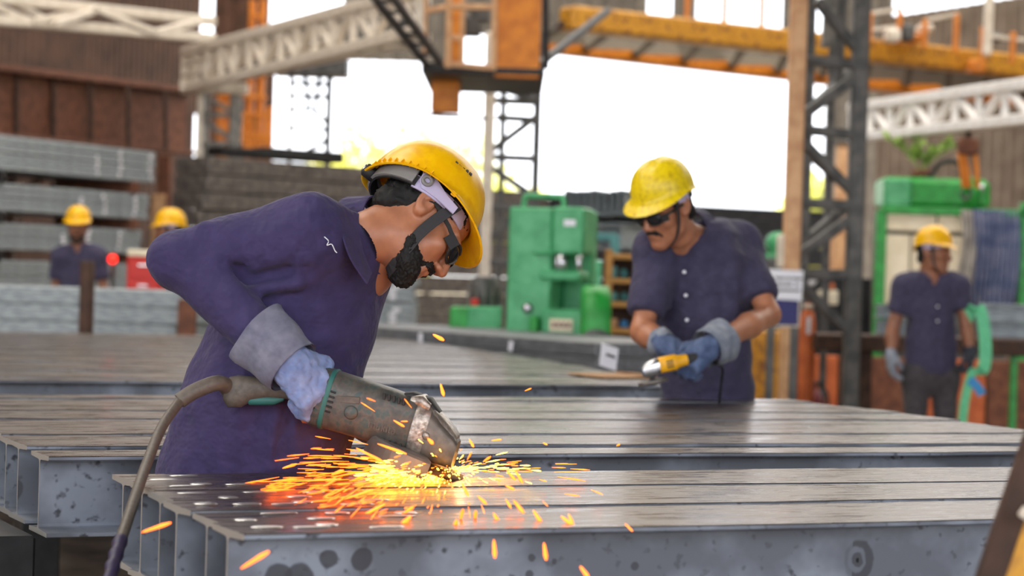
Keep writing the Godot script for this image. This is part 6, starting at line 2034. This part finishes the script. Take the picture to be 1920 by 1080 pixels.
	# grey beams lying on the bench
	for q in [[1846, 1990, 582, 616, "upper grey beam on the bench beside the green sling"], [1850, 1990, 618, 648, "lower grey beam on the bench beside the green sling"], [1648, 1700, 574, 600, "short upper grey offcut on the bench before the beige panels"], [1648, 1706, 602, 630, "short lower grey offcut on the bench before the beige panels"]]:
		var a := at(q[0], q[3], 9.75)
		var b := at(q[1], q[3], 9.75)
		b.y = a.y
		var hh: float = (q[3] - q[2]) * 9.75 / SPX
		var y: float = ty + 0.001 if q[3] > 617 else ty + 0.002 + (648 - 618) * 9.75 / SPX
		var t := thing("grey_beam", q[4], "steel beam", Vector3((a.x + b.x) / 2, y, a.z - 0.15))
		t.set_meta("kind", "thing")
		var ln := b.x - a.x
		part(t, "web", cbox(Vector3(ln, hh - 0.02, 0.012), 0.002), M.galvanised, Transform3D(Basis(), Vector3(0, hh / 2, 0)))
		for yy in [0.008, hh - 0.008]:
			part(t, "flange", cbox(Vector3(ln, 0.014, 0.12), 0.003), M.galvanised, Transform3D(Basis(), Vector3(0, yy, 0)))
	# beige cabin with a green tank on top
	g = ground_thing("machine_cabin", "machine cabin of beige panels in a green frame behind the walking worker", "machine", 1745, 480, 12.2)
	k = 12.2 / SPX
	var by: float = at(1745, 396, 12.2).y
	var gy: float = at(1745, 572, 12.2).y
	part(g, "green_post", cbox(Vector3(0.09, by, 0.09), 0.008), M.bright_green, Transform3D(Basis(), Vector3(-95 * k, by / 2, 0)))
	part(g, "green_post", cbox(Vector3(0.09, by + 0.1, 0.09), 0.008), M.bright_green, Transform3D(Basis(), Vector3(174 * k, by / 2 + 0.05, 0)))
	part(g, "green_rail", cbox(Vector3(270 * k, 0.07, 0.09), 0.008), M.bright_green, Transform3D(Basis(), Vector3(40 * k, by, 0)))
	part(g, "back_panel", cbox(Vector3(260 * k, by, 0.05), 0.008), M.sheet, Transform3D(Basis(), Vector3(38 * k, by / 2, -0.5)))
	for q in [[-88, 8, 398, 434], [12, 96, 398, 434], [-88, -40, 442, 572], [-36, 12, 442, 572], [16, 64, 442, 572], [68, 100, 442, 572]]:
		var p0: float = at(1745, q[2], 12.2).y
		var p1: float = at(1745, q[3], 12.2).y
		part(g, "beige_panel", cbox(Vector3((q[1] - q[0]) * k, p0 - p1, 0.04), 0.006), M.beige, Transform3D(Basis(), Vector3((q[0] + q[1]) / 2 * k, (p0 + p1) / 2, -0.01)))
	part(g, "plinth", cbox(Vector3(190 * k, gy, 0.45), 0.01), M.dark_paint, Transform3D(Basis(), Vector3(6 * k, gy / 2, -0.22)))
	var tk := thing("green_tank", "bright green oil tank on top of the beige-panelled cabin", "tank", at(1752, 394, 12.32))
	part(tk, "shell", cbox(Vector3(0.95, 0.27, 0.55), 0.05), M.bright_green, Transform3D(Basis(), Vector3(-0.01, 0.145, -0.1)))
	part(tk, "end_box", cbox(Vector3(0.24, 0.25, 0.5), 0.02), M.green, Transform3D(Basis(), Vector3(-0.37, 0.135, -0.02)))
	part(tk, "drop_pipe", lathe([[0.0, 0.0], [0.07, 0.0], [0.07, 0.26], [0.05, 0.28], [0.0, 0.28]], 16), M.bright_green, Transform3D(Basis(), Vector3(0.30, 0.01, 0.2)))
	part(tk, "hose", tube(smooth_path([Vector3(-0.05, 0.27, 0), Vector3(0.02, 0.40, 0), Vector3(0.14, 0.44, 0), Vector3(0.25, 0.38, 0), Vector3(0.30, 0.27, 0.1)], 5), [0.022], 8), M.black)
	part(tk, "valve", lathe([[0.0, 0.0], [0.04, 0.0], [0.04, 0.05], [0.02, 0.07], [0.0, 0.07]], 12), M.chrome, Transform3D(Basis(Vector3.RIGHT, PI / 2), Vector3(0.36, 0.20, 0.18)))
	# plant growing behind the tank
	var pl := thing("potted_plant", "leafy green plant growing out of a pot on the green tank", "plant", at(1728, 336, 12.35))
	part(pl, "pot", lathe([[0.0, 0.0], [0.07, 0.0], [0.09, 0.08], [0.075, 0.08], [0.07, 0.06], [0.0, 0.06]], 16), M.rust, Transform3D(Basis(), Vector3(0, 0.005, -0.05)))
	var r2 := RandomNumberGenerator.new()
	r2.seed = 31
	var lf := PackedVector3Array([Vector3(0, 0, 0), Vector3(0, 0.03, 0.008), Vector3(0, 0.07, 0.006), Vector3(0, 0.10, -0.01)])
	var leaf := strip_leaf()
	for i in 7:
		var a := r2.randf() * TAU
		var reach := Vector3(-0.30 + 0.11 * i, r2.randf_range(0.12, 0.30), r2.randf_range(-0.1, 0.1))
		var st := smooth_path([Vector3(0, 0.06, -0.05), reach * 0.5 + Vector3(0, 0.10, -0.05), reach + Vector3(0, 0.06, -0.05)], 5)
		var stem := part(pl, "stem", tube(st, [0.006, 0.004, 0.003], 6), M.leaf)
		for j in 7:
			var p := st[mini(3 + j, st.size() - 1)]
			part(stem, "leaf", leaf, M.leaf, Transform3D(Basis.from_euler(Vector3(r2.randf_range(-0.9, 0.9), r2.randf() * TAU, r2.randf_range(-0.9, 0.9))).scaled(Vector3.ONE * r2.randf_range(0.8, 1.4)), p))
	# tarpaulins
	var tp := thing("tarpaulin", "blue-grey tarpaulin hanging in folds beside the beige panels", "tarpaulin", at(1868, 394, 12.16))
	part(tp, "sheet", drape(0.42, 0.90, 9, 0.045), M.tarp)
	tp = thing("tarpaulin", "pale grey tarpaulin edge hanging over the beige panels", "tarpaulin", at(1815, 394, 12.14))
	part(tp, "sheet", drape(0.13, 0.62, 3, 0.03), M.tarp_pale)
	# hoist on the white truss
	var ho := thing("chain_hoist", "yellow chain hoist hanging from the white truss over the plant", "hoist", at(1815, 262, 11.6))
	var hi := Transform3D(Basis(), -ho.position)
	part(ho, "block", cbox(Vector3(0.17, 0.14, 0.14), 0.02), M.rust, Transform3D(Basis(), Vector3(0, -0.06, 0)))
	for q in [[-0.07, -0.10, -0.02, -0.40], [-0.03, -0.10, 0.02, -0.40], [0.06, -0.10, 0.09, -0.40]]:
		part(ho, "sling_leg", tube(PackedVector3Array([Vector3(q[0], q[1], 0), Vector3((q[0] + q[2]) / 2, (q[1] + q[3]) / 2, 0.02), Vector3(q[2], q[3], 0)]), [0.022], 8), M.orange)
	part(ho, "hook", tube(smooth_path([Vector3(0.03, -0.40, 0), Vector3(0.03, -0.46, 0), Vector3(0.0, -0.50, 0), Vector3(-0.04, -0.47, 0), Vector3(-0.03, -0.43, 0)], 5), [0.014], 8), M.dark_paint)
	part(ho, "hanger", cbox(Vector3(0.05, 0.14, 0.05), 0.006), M.rust_dark, Transform3D(Basis(), Vector3(0, 0.06, 0)))
	# dark machine behind the right column with switch boxes
	g = ground_thing("control_stand", "dark control stand with beige switch boxes behind the large column", "control stand", 1570, 560, 12.6)
	k = 12.6 / SPX
	var cy: float = at(1570, 520, 12.6).y
	part(g, "back_plate", cbox(Vector3(150 * k, cy, 0.06), 0.01), M.black_steel, Transform3D(Basis(), Vector3(0, cy / 2, -0.1)))
	for q in [[-28, 558], [-8, 558], [30, 560]]:
		var sb := part(g, "switch_box", cbox(Vector3(17 * k, 27 * k, 0.08), 0.008), M.beige, Transform3D(Basis(), Vector3(q[0] * k, at(1570, q[1], 12.6).y, 0.0)))
		part(sb, "switch_knob", cbox(Vector3(0.03, 0.012, 0.02), 0.004), M.navy, Transform3D(Basis(), Vector3(0, 0, 0.045)))
	part(g, "bell", lathe([[0.0, 0.04], [0.05, 0.03], [0.06, 0.0], [0.0, 0.0]], 16), M.white, Transform3D(Basis(Vector3.RIGHT, PI / 2), Vector3(-50 * k, at(1570, 526, 12.6).y, -0.06)))
	part(g, "warning_lamp", lathe([[0.0, 0.0], [0.02, 0.0], [0.02, 0.05], [0.0, 0.06]], 12), M.orange_red, Transform3D(Basis(), Vector3(-10 * k, at(1570, 543, 12.6).y, 0.0)))
	# green pump by the tan column
	g = ground_thing("green_pump", "green pump on a plinth behind the tan column", "pump", 1440, 470, 12.6)
	var py: float = at(1440, 484, 12.6).y
	part(g, "plinth", cbox(Vector3(0.5, py, 0.3), 0.02), M.dark_paint, Transform3D(Basis(), Vector3(0, py / 2, 0)))
	part(g, "base", cbox(Vector3(0.34, 0.045, 0.25), 0.01), M.green, Transform3D(Basis(), Vector3(-0.03, py + 0.022, 0)))
	part(g, "casing", lathe([[0.0, -0.1], [0.09, -0.1], [0.10, -0.07], [0.10, 0.07], [0.09, 0.1], [0.0, 0.1]], 20), M.green, Transform3D(Basis(Vector3.RIGHT, PI / 2), Vector3(0.08, py + 0.14, 0)))
	# tan wall posts between the columns
	for q in [[1580, 270, 500, 14.0, "upper tan stanchion glowing behind the large column"], [1562, 400, 520, 15.0, "lower tan stanchion glowing behind the large column"]]:
		var b := at(q[0], q[1], q[3])
		var t := thing("stanchion", q[4], "post", Vector3(b.x, 0, b.z))
		part(t, "shaft", cbox(Vector3(0.13, b.y, 0.13), 0.01), M.tan_paint, Transform3D(Basis(), Vector3(0, b.y / 2, 0)))
		part(t, "cap_plate", cbox(Vector3(0.2, 0.03, 0.2), 0.005), M.dark_paint, Transform3D(Basis(), Vector3(0, b.y + 0.015, 0)))
	# yellow machine guard leaning in at the right edge, close to the lens
	var a := at(1800, 1150, 1.75)
	var b := at(1938, 820, 1.75)
	var yg := thing("guard_frame", "yellow steel guard with a rusty brown edge leaning in front of the beams", "guard", Vector3(a.x, 0, a.z))
	bar(yg, "edge_bar", Vector3(a.x - 0.25, 0.0, a.z), b + (b - a) * 0.3, 0.025, 0.034, M.rust_dark)
	bar(yg, "yellow_panel", Vector3(a.x - 0.25, 0.0, a.z) + Vector3(0.0985, 0, 0.0), b + (b - a) * 0.2 + Vector3(0.0985, 0, 0.0), 0.17, 0.02, M.yellow_rust, Vector3.BACK)
	bar(yg, "clip", at(1922, 975, 1.72), at(1935, 955, 1.72), 0.02, 0.02, M.cream_paint)

func strip_leaf() -> Mesh:
	var st := new_st()
	var n := 5
	for side in 2:
		st.set_smooth_group(side)
		for i in n:
			var q := []
			for j in [i, i + 1]:
				var t := float(j) / n
				var w := 0.026 * sin(PI * pow(t, 0.8)) + 0.001
				for s in [-1.0, 1.0]:
					q.append(Vector3(s * w, t * 0.10, -0.03 * t * t + 0.006 * absf(s) + 0.0006 * side))
			for k in ([0, 1, 3, 0, 3, 2] if side == 0 else [0, 3, 1, 0, 2, 3]):
				st.add_vertex(q[k])
	return done(st)

func drape(w: float, h: float, waves: int, amp: float) -> Mesh:      # a hanging sheet, top edge centred on the origin
	var a := PackedVector3Array()
	var st := new_st()
	var nx := waves * 8
	var ny := 12
	var P := func(i: int, j: int, s: int) -> Vector3:
		var u := float(i) / nx
		var v := float(j) / ny
		var z := amp * (0.4 + 0.6 * v) * sin(u * TAU * waves + 0.8 * sin(v * 3.0)) + 0.02 * sin(u * 5.0 + v * 4.0)
		return Vector3((u - 0.5) * w * (1.0 - 0.08 * v) + 0.02 * sin(v * 4.0), -v * h, z - 0.003 * s)
	for s in 2:
		st.set_smooth_group(s)
		for i in nx:
			for j in ny:
				var q := [P.call(i, j, s), P.call(i + 1, j, s), P.call(i + 1, j + 1, s), P.call(i, j + 1, s)]
				for k in ([0, 1, 2, 0, 2, 3] if s == 0 else [0, 2, 1, 0, 3, 2]):
					st.add_vertex(q[k])
	return done(st)

func build_scrap() -> void:
	var r := RandomNumberGenerator.new()
	r.seed = 77
	var i := 0
	for q in [[1548, 722, 10.4, 0.24, 0.05, "white", "white plastic sack lying by the fire extinguisher"], [1668, 716, 11.0, 0.34, 0.10, "black_steel", "dark heap-shaped offcut on the floor behind the bench leg"], [1690, 728, 10.6, 0.26, 0.07, "dark_steel", "dark steel offcut lying in front of the rusty barrier"], [1872, 752, 9.9, 0.30, 0.12, "black_steel", "black rubber lump on the floor by the green bench leg"], [1902, 760, 10.2, 0.22, 0.09, "dark_paint", "grey scrap piece on the floor by the green bench leg"], [1560, 735, 9.9, 0.2, 0.03, "cardboard", "flat brown board on the floor by the bench leg"]]:
		var t := ground_thing("scrap_piece", q[6], "scrap", q[0], q[1], q[2], r.randf() * 3.0)
		var f := Field.new()
		for k in 4:
			f.ell(Vector3(r.randf_range(-0.5, 0.5) * q[3], q[4] * 0.5, r.randf_range(-0.3, 0.3) * q[3]), Vector3(q[3] * 0.4, q[4] * r.randf_range(0.5, 0.9), q[3] * 0.3), 0.03)
		f.slab(Vector3(0, -0.5, 0), Vector3(2, 0.5, 2), Basis(), 0.0, 0.004, 1)
		part(t, "lump", to_mesh([[nets(f, Vector3(-q[3] * 1.1, -0.02, -q[3]), Vector3(q[3] * 1.1, q[4] * 1.6, q[3]), 0.02), Transform3D()]]), M[q[5]])
		i += 1

# ---------------------------------------------------------------- the other workers
func build_other_workers() -> void:
	# walking worker on the right
	var d := 8.7
	D0 = d
	person({
		"label": "worker in navy shirt standing on the floor with a green sling, head turned aside", "cell": 0.016,
		"hip": at(1745, 705, d), "fwd": Vector3(0.15, 0, 1), "neck": at(1747, 518, d), "head": at(1752, 474, d - 0.02), "face": Vector3(0.80, -0.05, 0.60), "crown": Vector3(0.02, 1, -0.05),
		"sh_r": at(1696, 538, d), "sh_l": at(1796, 538, d), "el_r": at(1674, 618, d), "el_l": at(1812, 608, d - 0.02), "wr_r": at(1671, 664, d - 0.06), "wr_l": at(1820, 662, d - 0.06),
		"torso": stand(1745, d, [[700, 1745, 0.165, 0.125], [640, 1745, 0.165, 0.125], [580, 1746, 0.175, 0.125], [545, 1747, 0.175, 0.115], [522, 1747, 0.14, 0.09], [514, 1747, 0.10, 0.07]]),
		"sleeve": 0.62, "beard": false, "vee": at(1748, 542, d - 0.13), "buttons": [at(1758, 575, d - 0.13), at(1758, 602, d - 0.13)], "skin": "skin_dark",
		"hand_r": [Vector3(0.0, -1, 0.15), Vector3(-1, 0, 0.2), [0.35, 0.5, 0.4], "glove_grey", "", 0.05, 0.06],
		"hand_l": [Vector3(-0.05, -1, 0.2), Vector3(1, 0, 0.3), [0.8, 1.0, 0.7], "glove_dark", "glove_dark", 0.05, 0.05],
	})
	# sling over his arm
	var s := thing("lifting_sling", "mint green webbing sling hanging over the standing worker's forearm", "sling", at(1832, 580, 8.62))
	var inv := Transform3D(Basis(), -s.position)
	var loop := smooth_path([at(1812, 600, 8.66), at(1822, 580, 8.64), at(1838, 582, 8.60), at(1846, 620, 8.58), at(1848, 670, 8.58), at(1842, 694, 8.58), at(1832, 690, 8.60)], 6)
	part(s, "loop", ribbon(inv * loop, PackedVector3Array([Vector3(1, 0, 0.25)]), 0.075, 0.02), M.sling)
	var fall := smooth_path([at(1826, 690, 8.60), at(1816, 720, 8.60), at(1808, 760, 8.60), at(1804, 800, 8.62), at(1800, 860, 8.64)], 5)
	part(s, "tail", ribbon(inv * fall, PackedVector3Array([Vector3(1, 0, 0.2)]), 0.055, 0.016), M.sling)
	part(s, "label_tab", ribbon(inv * smooth_path([at(1818, 712, 8.57), at(1830, 722, 8.56), at(1842, 740, 8.56)], 4), PackedVector3Array([Vector3(0.6, 0.6, 0.3)]), 0.055, 0.006), M.blue)
	# left pair
	d = 11.5
	D0 = d
	person({
		"label": "worker in navy shirt facing this way before the tall grey stack", "cell": 0.018,
		"hip": at(148, 665, d), "fwd": Vector3(0.1, 0, 1), "neck": at(147, 462, d), "head": at(146, 424, d - 0.02), "face": Vector3(0.05, -0.15, 1), "crown": Vector3(0.0, 1, 0.1),
		"sh_r": at(114, 480, d), "sh_l": at(182, 478, d), "el_r": at(104, 540, d), "el_l": at(194, 540, d), "wr_r": at(112, 600, d - 0.1), "wr_l": at(188, 600, d - 0.1),
		"torso": stand(148, d, [[670, 148, 0.165, 0.12], [600, 148, 0.165, 0.12], [530, 148, 0.17, 0.12], [490, 148, 0.17, 0.11], [470, 148, 0.14, 0.09], [462, 148, 0.10, 0.07]]),
		"sleeve": 0.75, "vee": at(145, 486, d - 0.13),
		"hand_r": [Vector3(0.1, -1, 0.15), Vector3(-1, 0, 0.2), [0.4, 0.5, 0.4], "glove_grey", "", 0.05, 0.06],
		"hand_l": [Vector3(-0.1, -1, 0.2), Vector3(1, 0, 0.3), [0.4, 0.5, 0.4], "glove_grey", "", 0.05, 0.05],
	})
	d = 10.8
	D0 = d
	person({
		"label": "worker looking aside over the red box, behind the bent arm of the grinding worker", "cell": 0.018,
		"hip": at(330, 670, d), "fwd": Vector3(-0.8, 0, 0.5), "neck": at(318, 474, d), "head": at(318, 432, d), "face": Vector3(-0.95, -0.1, 0.25), "crown": Vector3(-0.05, 1, 0),
		"sh_r": at(330, 496, d - 0.16), "sh_l": at(312, 496, d + 0.16), "el_r": at(306, 560, d - 0.2), "el_l": at(290, 560, d + 0.12), "wr_r": at(284, 556, d - 0.12), "wr_l": at(270, 556, d + 0.05),
		"torso": stand(325, d, [[670, 330, 0.16, 0.12], [600, 328, 0.165, 0.12], [530, 324, 0.17, 0.12], [496, 321, 0.17, 0.11], [482, 319, 0.14, 0.09], [474, 318, 0.10, 0.07]]),
		"sleeve": 0.75, "full": false,
		"hand_r": [Vector3(-1, -0.1, 0.2), Vector3(0, 1, 0.2), [0.4, 0.5, 0.4], "glove_grey", "", 0.05, 0.06],
		"hand_l": [Vector3(-1, -0.1, 0.2), Vector3(0, 1, 0.2), [0.4, 0.5, 0.4], "glove_grey", "", 0.05, 0.05],
	})
	# far workers on the right
	d = 15.5
	D0 = d
	person({
		"label": "distant worker in navy shirt bending behind the grey beams by the tarpaulin", "cell": 0.022,
		"hip": at(1846, 690, d), "fwd": Vector3(0.0, 0, 1), "neck": at(1840, 566, d), "head": at(1836, 536, d - 0.02), "face": Vector3(-0.1, -0.15, 1), "crown": Vector3(0.0, 1, 0.1),
		"sh_r": at(1816, 580, d), "sh_l": at(1870, 580, d), "el_r": at(1806, 622, d), "el_l": at(1880, 622, d), "wr_r": at(1815, 650, d - 0.15), "wr_l": at(1872, 650, d - 0.15),
		"torso": stand(1845, d, [[700, 1846, 0.165, 0.12], [640, 1845, 0.165, 0.12], [600, 1844, 0.17, 0.11], [575, 1842, 0.15, 0.09], [566, 1841, 0.10, 0.07]]),
		"sleeve": 0.75, "full": false,
		"hand_r": [Vector3(0.1, -1, 0.15), Vector3(-1, 0, 0.2), [0.4, 0.5, 0.4], "glove_grey", "", 0.05, 0.06],
		"hand_l": [Vector3(-0.1, -1, 0.2), Vector3(1, 0, 0.3), [0.4, 0.5, 0.4], "glove_grey", "", 0.05, 0.05],
	})
	d = 17.0
	D0 = d
	person({
		"label": "most distant worker, dark figure beside the control stand with beige switch boxes", "cell": 0.022,
		"hip": at(1618, 660, d), "fwd": Vector3(-0.6, 0, 0.7), "neck": at(1616, 574, d), "head": at(1612, 547, d), "face": Vector3(-0.8, -0.3, 0.5), "crown": Vector3(-0.1, 1, 0.0),
		"sh_r": at(1600, 586, d), "sh_l": at(1632, 586, d), "el_r": at(1596, 625, d), "el_l": at(1636, 625, d), "wr_r": at(1596, 650, d - 0.15), "wr_l": at(1634, 650, d - 0.15),
		"torso": stand(1618, d, [[690, 1618, 0.165, 0.12], [640, 1618, 0.165, 0.12], [600, 1617, 0.17, 0.11], [582, 1616, 0.15, 0.09], [574, 1616, 0.10, 0.07]]),
		"sleeve": 0.75, "full": false,
		"hand_r": [Vector3(0.1, -1, 0.15), Vector3(-1, 0, 0.2), [0.4, 0.5, 0.4], "glove_grey", "", 0.05, 0.06],
		"hand_l": [Vector3(-0.1, -1, 0.2), Vector3(1, 0, 0.3), [0.4, 0.5, 0.4], "glove_grey", "", 0.05, 0.05],
	})
	D0 = 0.0
	# red box the left worker stands at, and the red signal lamp
	var b := thing("tool_cabinet", "bright red tool cabinet with a pale top beside the left workers", "cabinet", at(276, 500, 10.3) * Vector3(1, 0, 1))
	var k := 10.3 / SPX
	var top := at(276, 470, 10.3).y
	part(b, "body", cbox(Vector3(62 * k, top - 0.05, 0.35), 0.012), M.red, Transform3D(Basis(), Vector3(0, (top - 0.05) / 2 + 0.005, 0)))
	part(b, "top_tray", cbox(Vector3(66 * k, 0.05, 0.38), 0.008), M.beige, Transform3D(Basis(), Vector3(0.01, top - 0.02, 0)))
	for i in 3:
		part(b, "drawer", cbox(Vector3(52 * k, 0.12, 0.012), 0.004), M.red, Transform3D(Basis(), Vector3(0, top - 0.14 - 0.15 * i, 0.178)))
		part(b, "drawer_handle", cbox(Vector3(0.08, 0.014, 0.014), 0.003), M.chrome, Transform3D(Basis(), Vector3(0, top - 0.11 - 0.15 * i, 0.19)))
	var lp := thing("signal_lamp", "small round red signal lamp on a thin stand between the left workers", "lamp", at(212, 486, 11.6) * Vector3(1, 0, 1))
	var ly := at(212, 486, 11.6).y
	part(lp, "stand", cbox(Vector3(0.03, ly - 0.03, 0.03), 0.004), M.dark_paint, Transform3D(Basis(), Vector3(0, (ly - 0.03) / 2, 0)))
	part(lp, "lens", lathe([[0.0, 0.03], [0.022, 0.026], [0.036, 0.012], [0.038, 0.0], [0.0, 0.0]], 16), M.lamp_glow, Transform3D(Basis(Vector3.RIGHT, PI / 2), Vector3(0, ly, 0.02)))
	part(lp, "housing", lathe([[0.0, 0.0], [0.042, 0.0], [0.042, -0.04], [0.0, -0.04]], 16), M.black, Transform3D(Basis(Vector3.RIGHT, PI / 2), Vector3(0, ly, 0.02)))
	var l := OmniLight3D.new()
	l.name = "signal_glow"
	l.light_color = Color(1.0, 0.15, 0.1)
	l.light_energy = 0.01
	l.light_size = 0.04
	l.omni_range = 40.0
	l.omni_attenuation = 2.0
	l.shadow_enabled = true
	add_child(l)
	l.position = lp.position + Vector3(0, ly, 0.08)

func _ready() -> void:
	rng.seed = 7
	# camera
	var cam := Camera3D.new()
	cam.name = "camera"
	cam.fov = rad_to_deg(2.0 * atan(540.0 / FPX))
	cam.position = EYE
	CT = Transform3D(Basis(Vector3.RIGHT, -atan(28.0 / FPX)) * Basis(Vector3.BACK, 0.03), EYE)
	cam.transform = CT
	cam.near = 0.05
	cam.far = 400.0
	var lens := CameraAttributesPhysical.new()
	lens.frustum_focal_length = 50.0
	lens.frustum_focus_distance = 4.95
	lens.exposure_aperture = 2.45
	cam.attributes = lens
	cam.fov = rad_to_deg(2.0 * atan(540.0 / FPX))
	add_child(cam)
	cam.current = true
	# hazy bright sky and a high sun outside
	var env := Environment.new()
	env.background_mode = Environment.BG_SKY
	env.sky = Sky.new()
	var sky := ProceduralSkyMaterial.new()
	sky.sky_top_color = Color(0.94, 0.96, 1.0)
	sky.sky_horizon_color = Color(0.97, 0.98, 1.0)
	sky.ground_bottom_color = Color(0.5, 0.47, 0.42)
	sky.ground_horizon_color = Color(0.8, 0.78, 0.74)
	sky.sky_energy_multiplier = 1.0
	sky.energy_multiplier = 2.6
	env.sky.sky_material = sky
	env.tonemap_mode = Environment.TONE_MAPPER_LINEAR
	env.tonemap_exposure = 1.48
	env.sdfgi_enabled = true
	env.ssao_enabled = true
	env.ssil_enabled = true
	var we := WorldEnvironment.new()
	we.name = "sky"
	we.environment = env
	add_child(we)
	var sun := DirectionalLight3D.new()
	sun.name = "sun"
	sun.light_color = Color(1.0, 0.95, 0.86)
	sun.light_energy = 6.0
	sun.shadow_enabled = true
	sun.light_angular_distance = 1.0
	sun.sky_mode = DirectionalLight3D.SKY_MODE_LIGHT_ONLY
	sun.rotation_degrees = Vector3(-50, 196, 0)
	add_child(sun)
	make_materials()
	build_setting()
	build_beams()
	build_main_worker()
	build_grinder()
	build_sparks()
	build_second_worker()
	build_left_stacks()
	build_dark_piles()
	build_steelwork()
	build_crane()
	build_trees()
	build_press()
	build_right_side()
	build_scrap()
	build_other_workers()
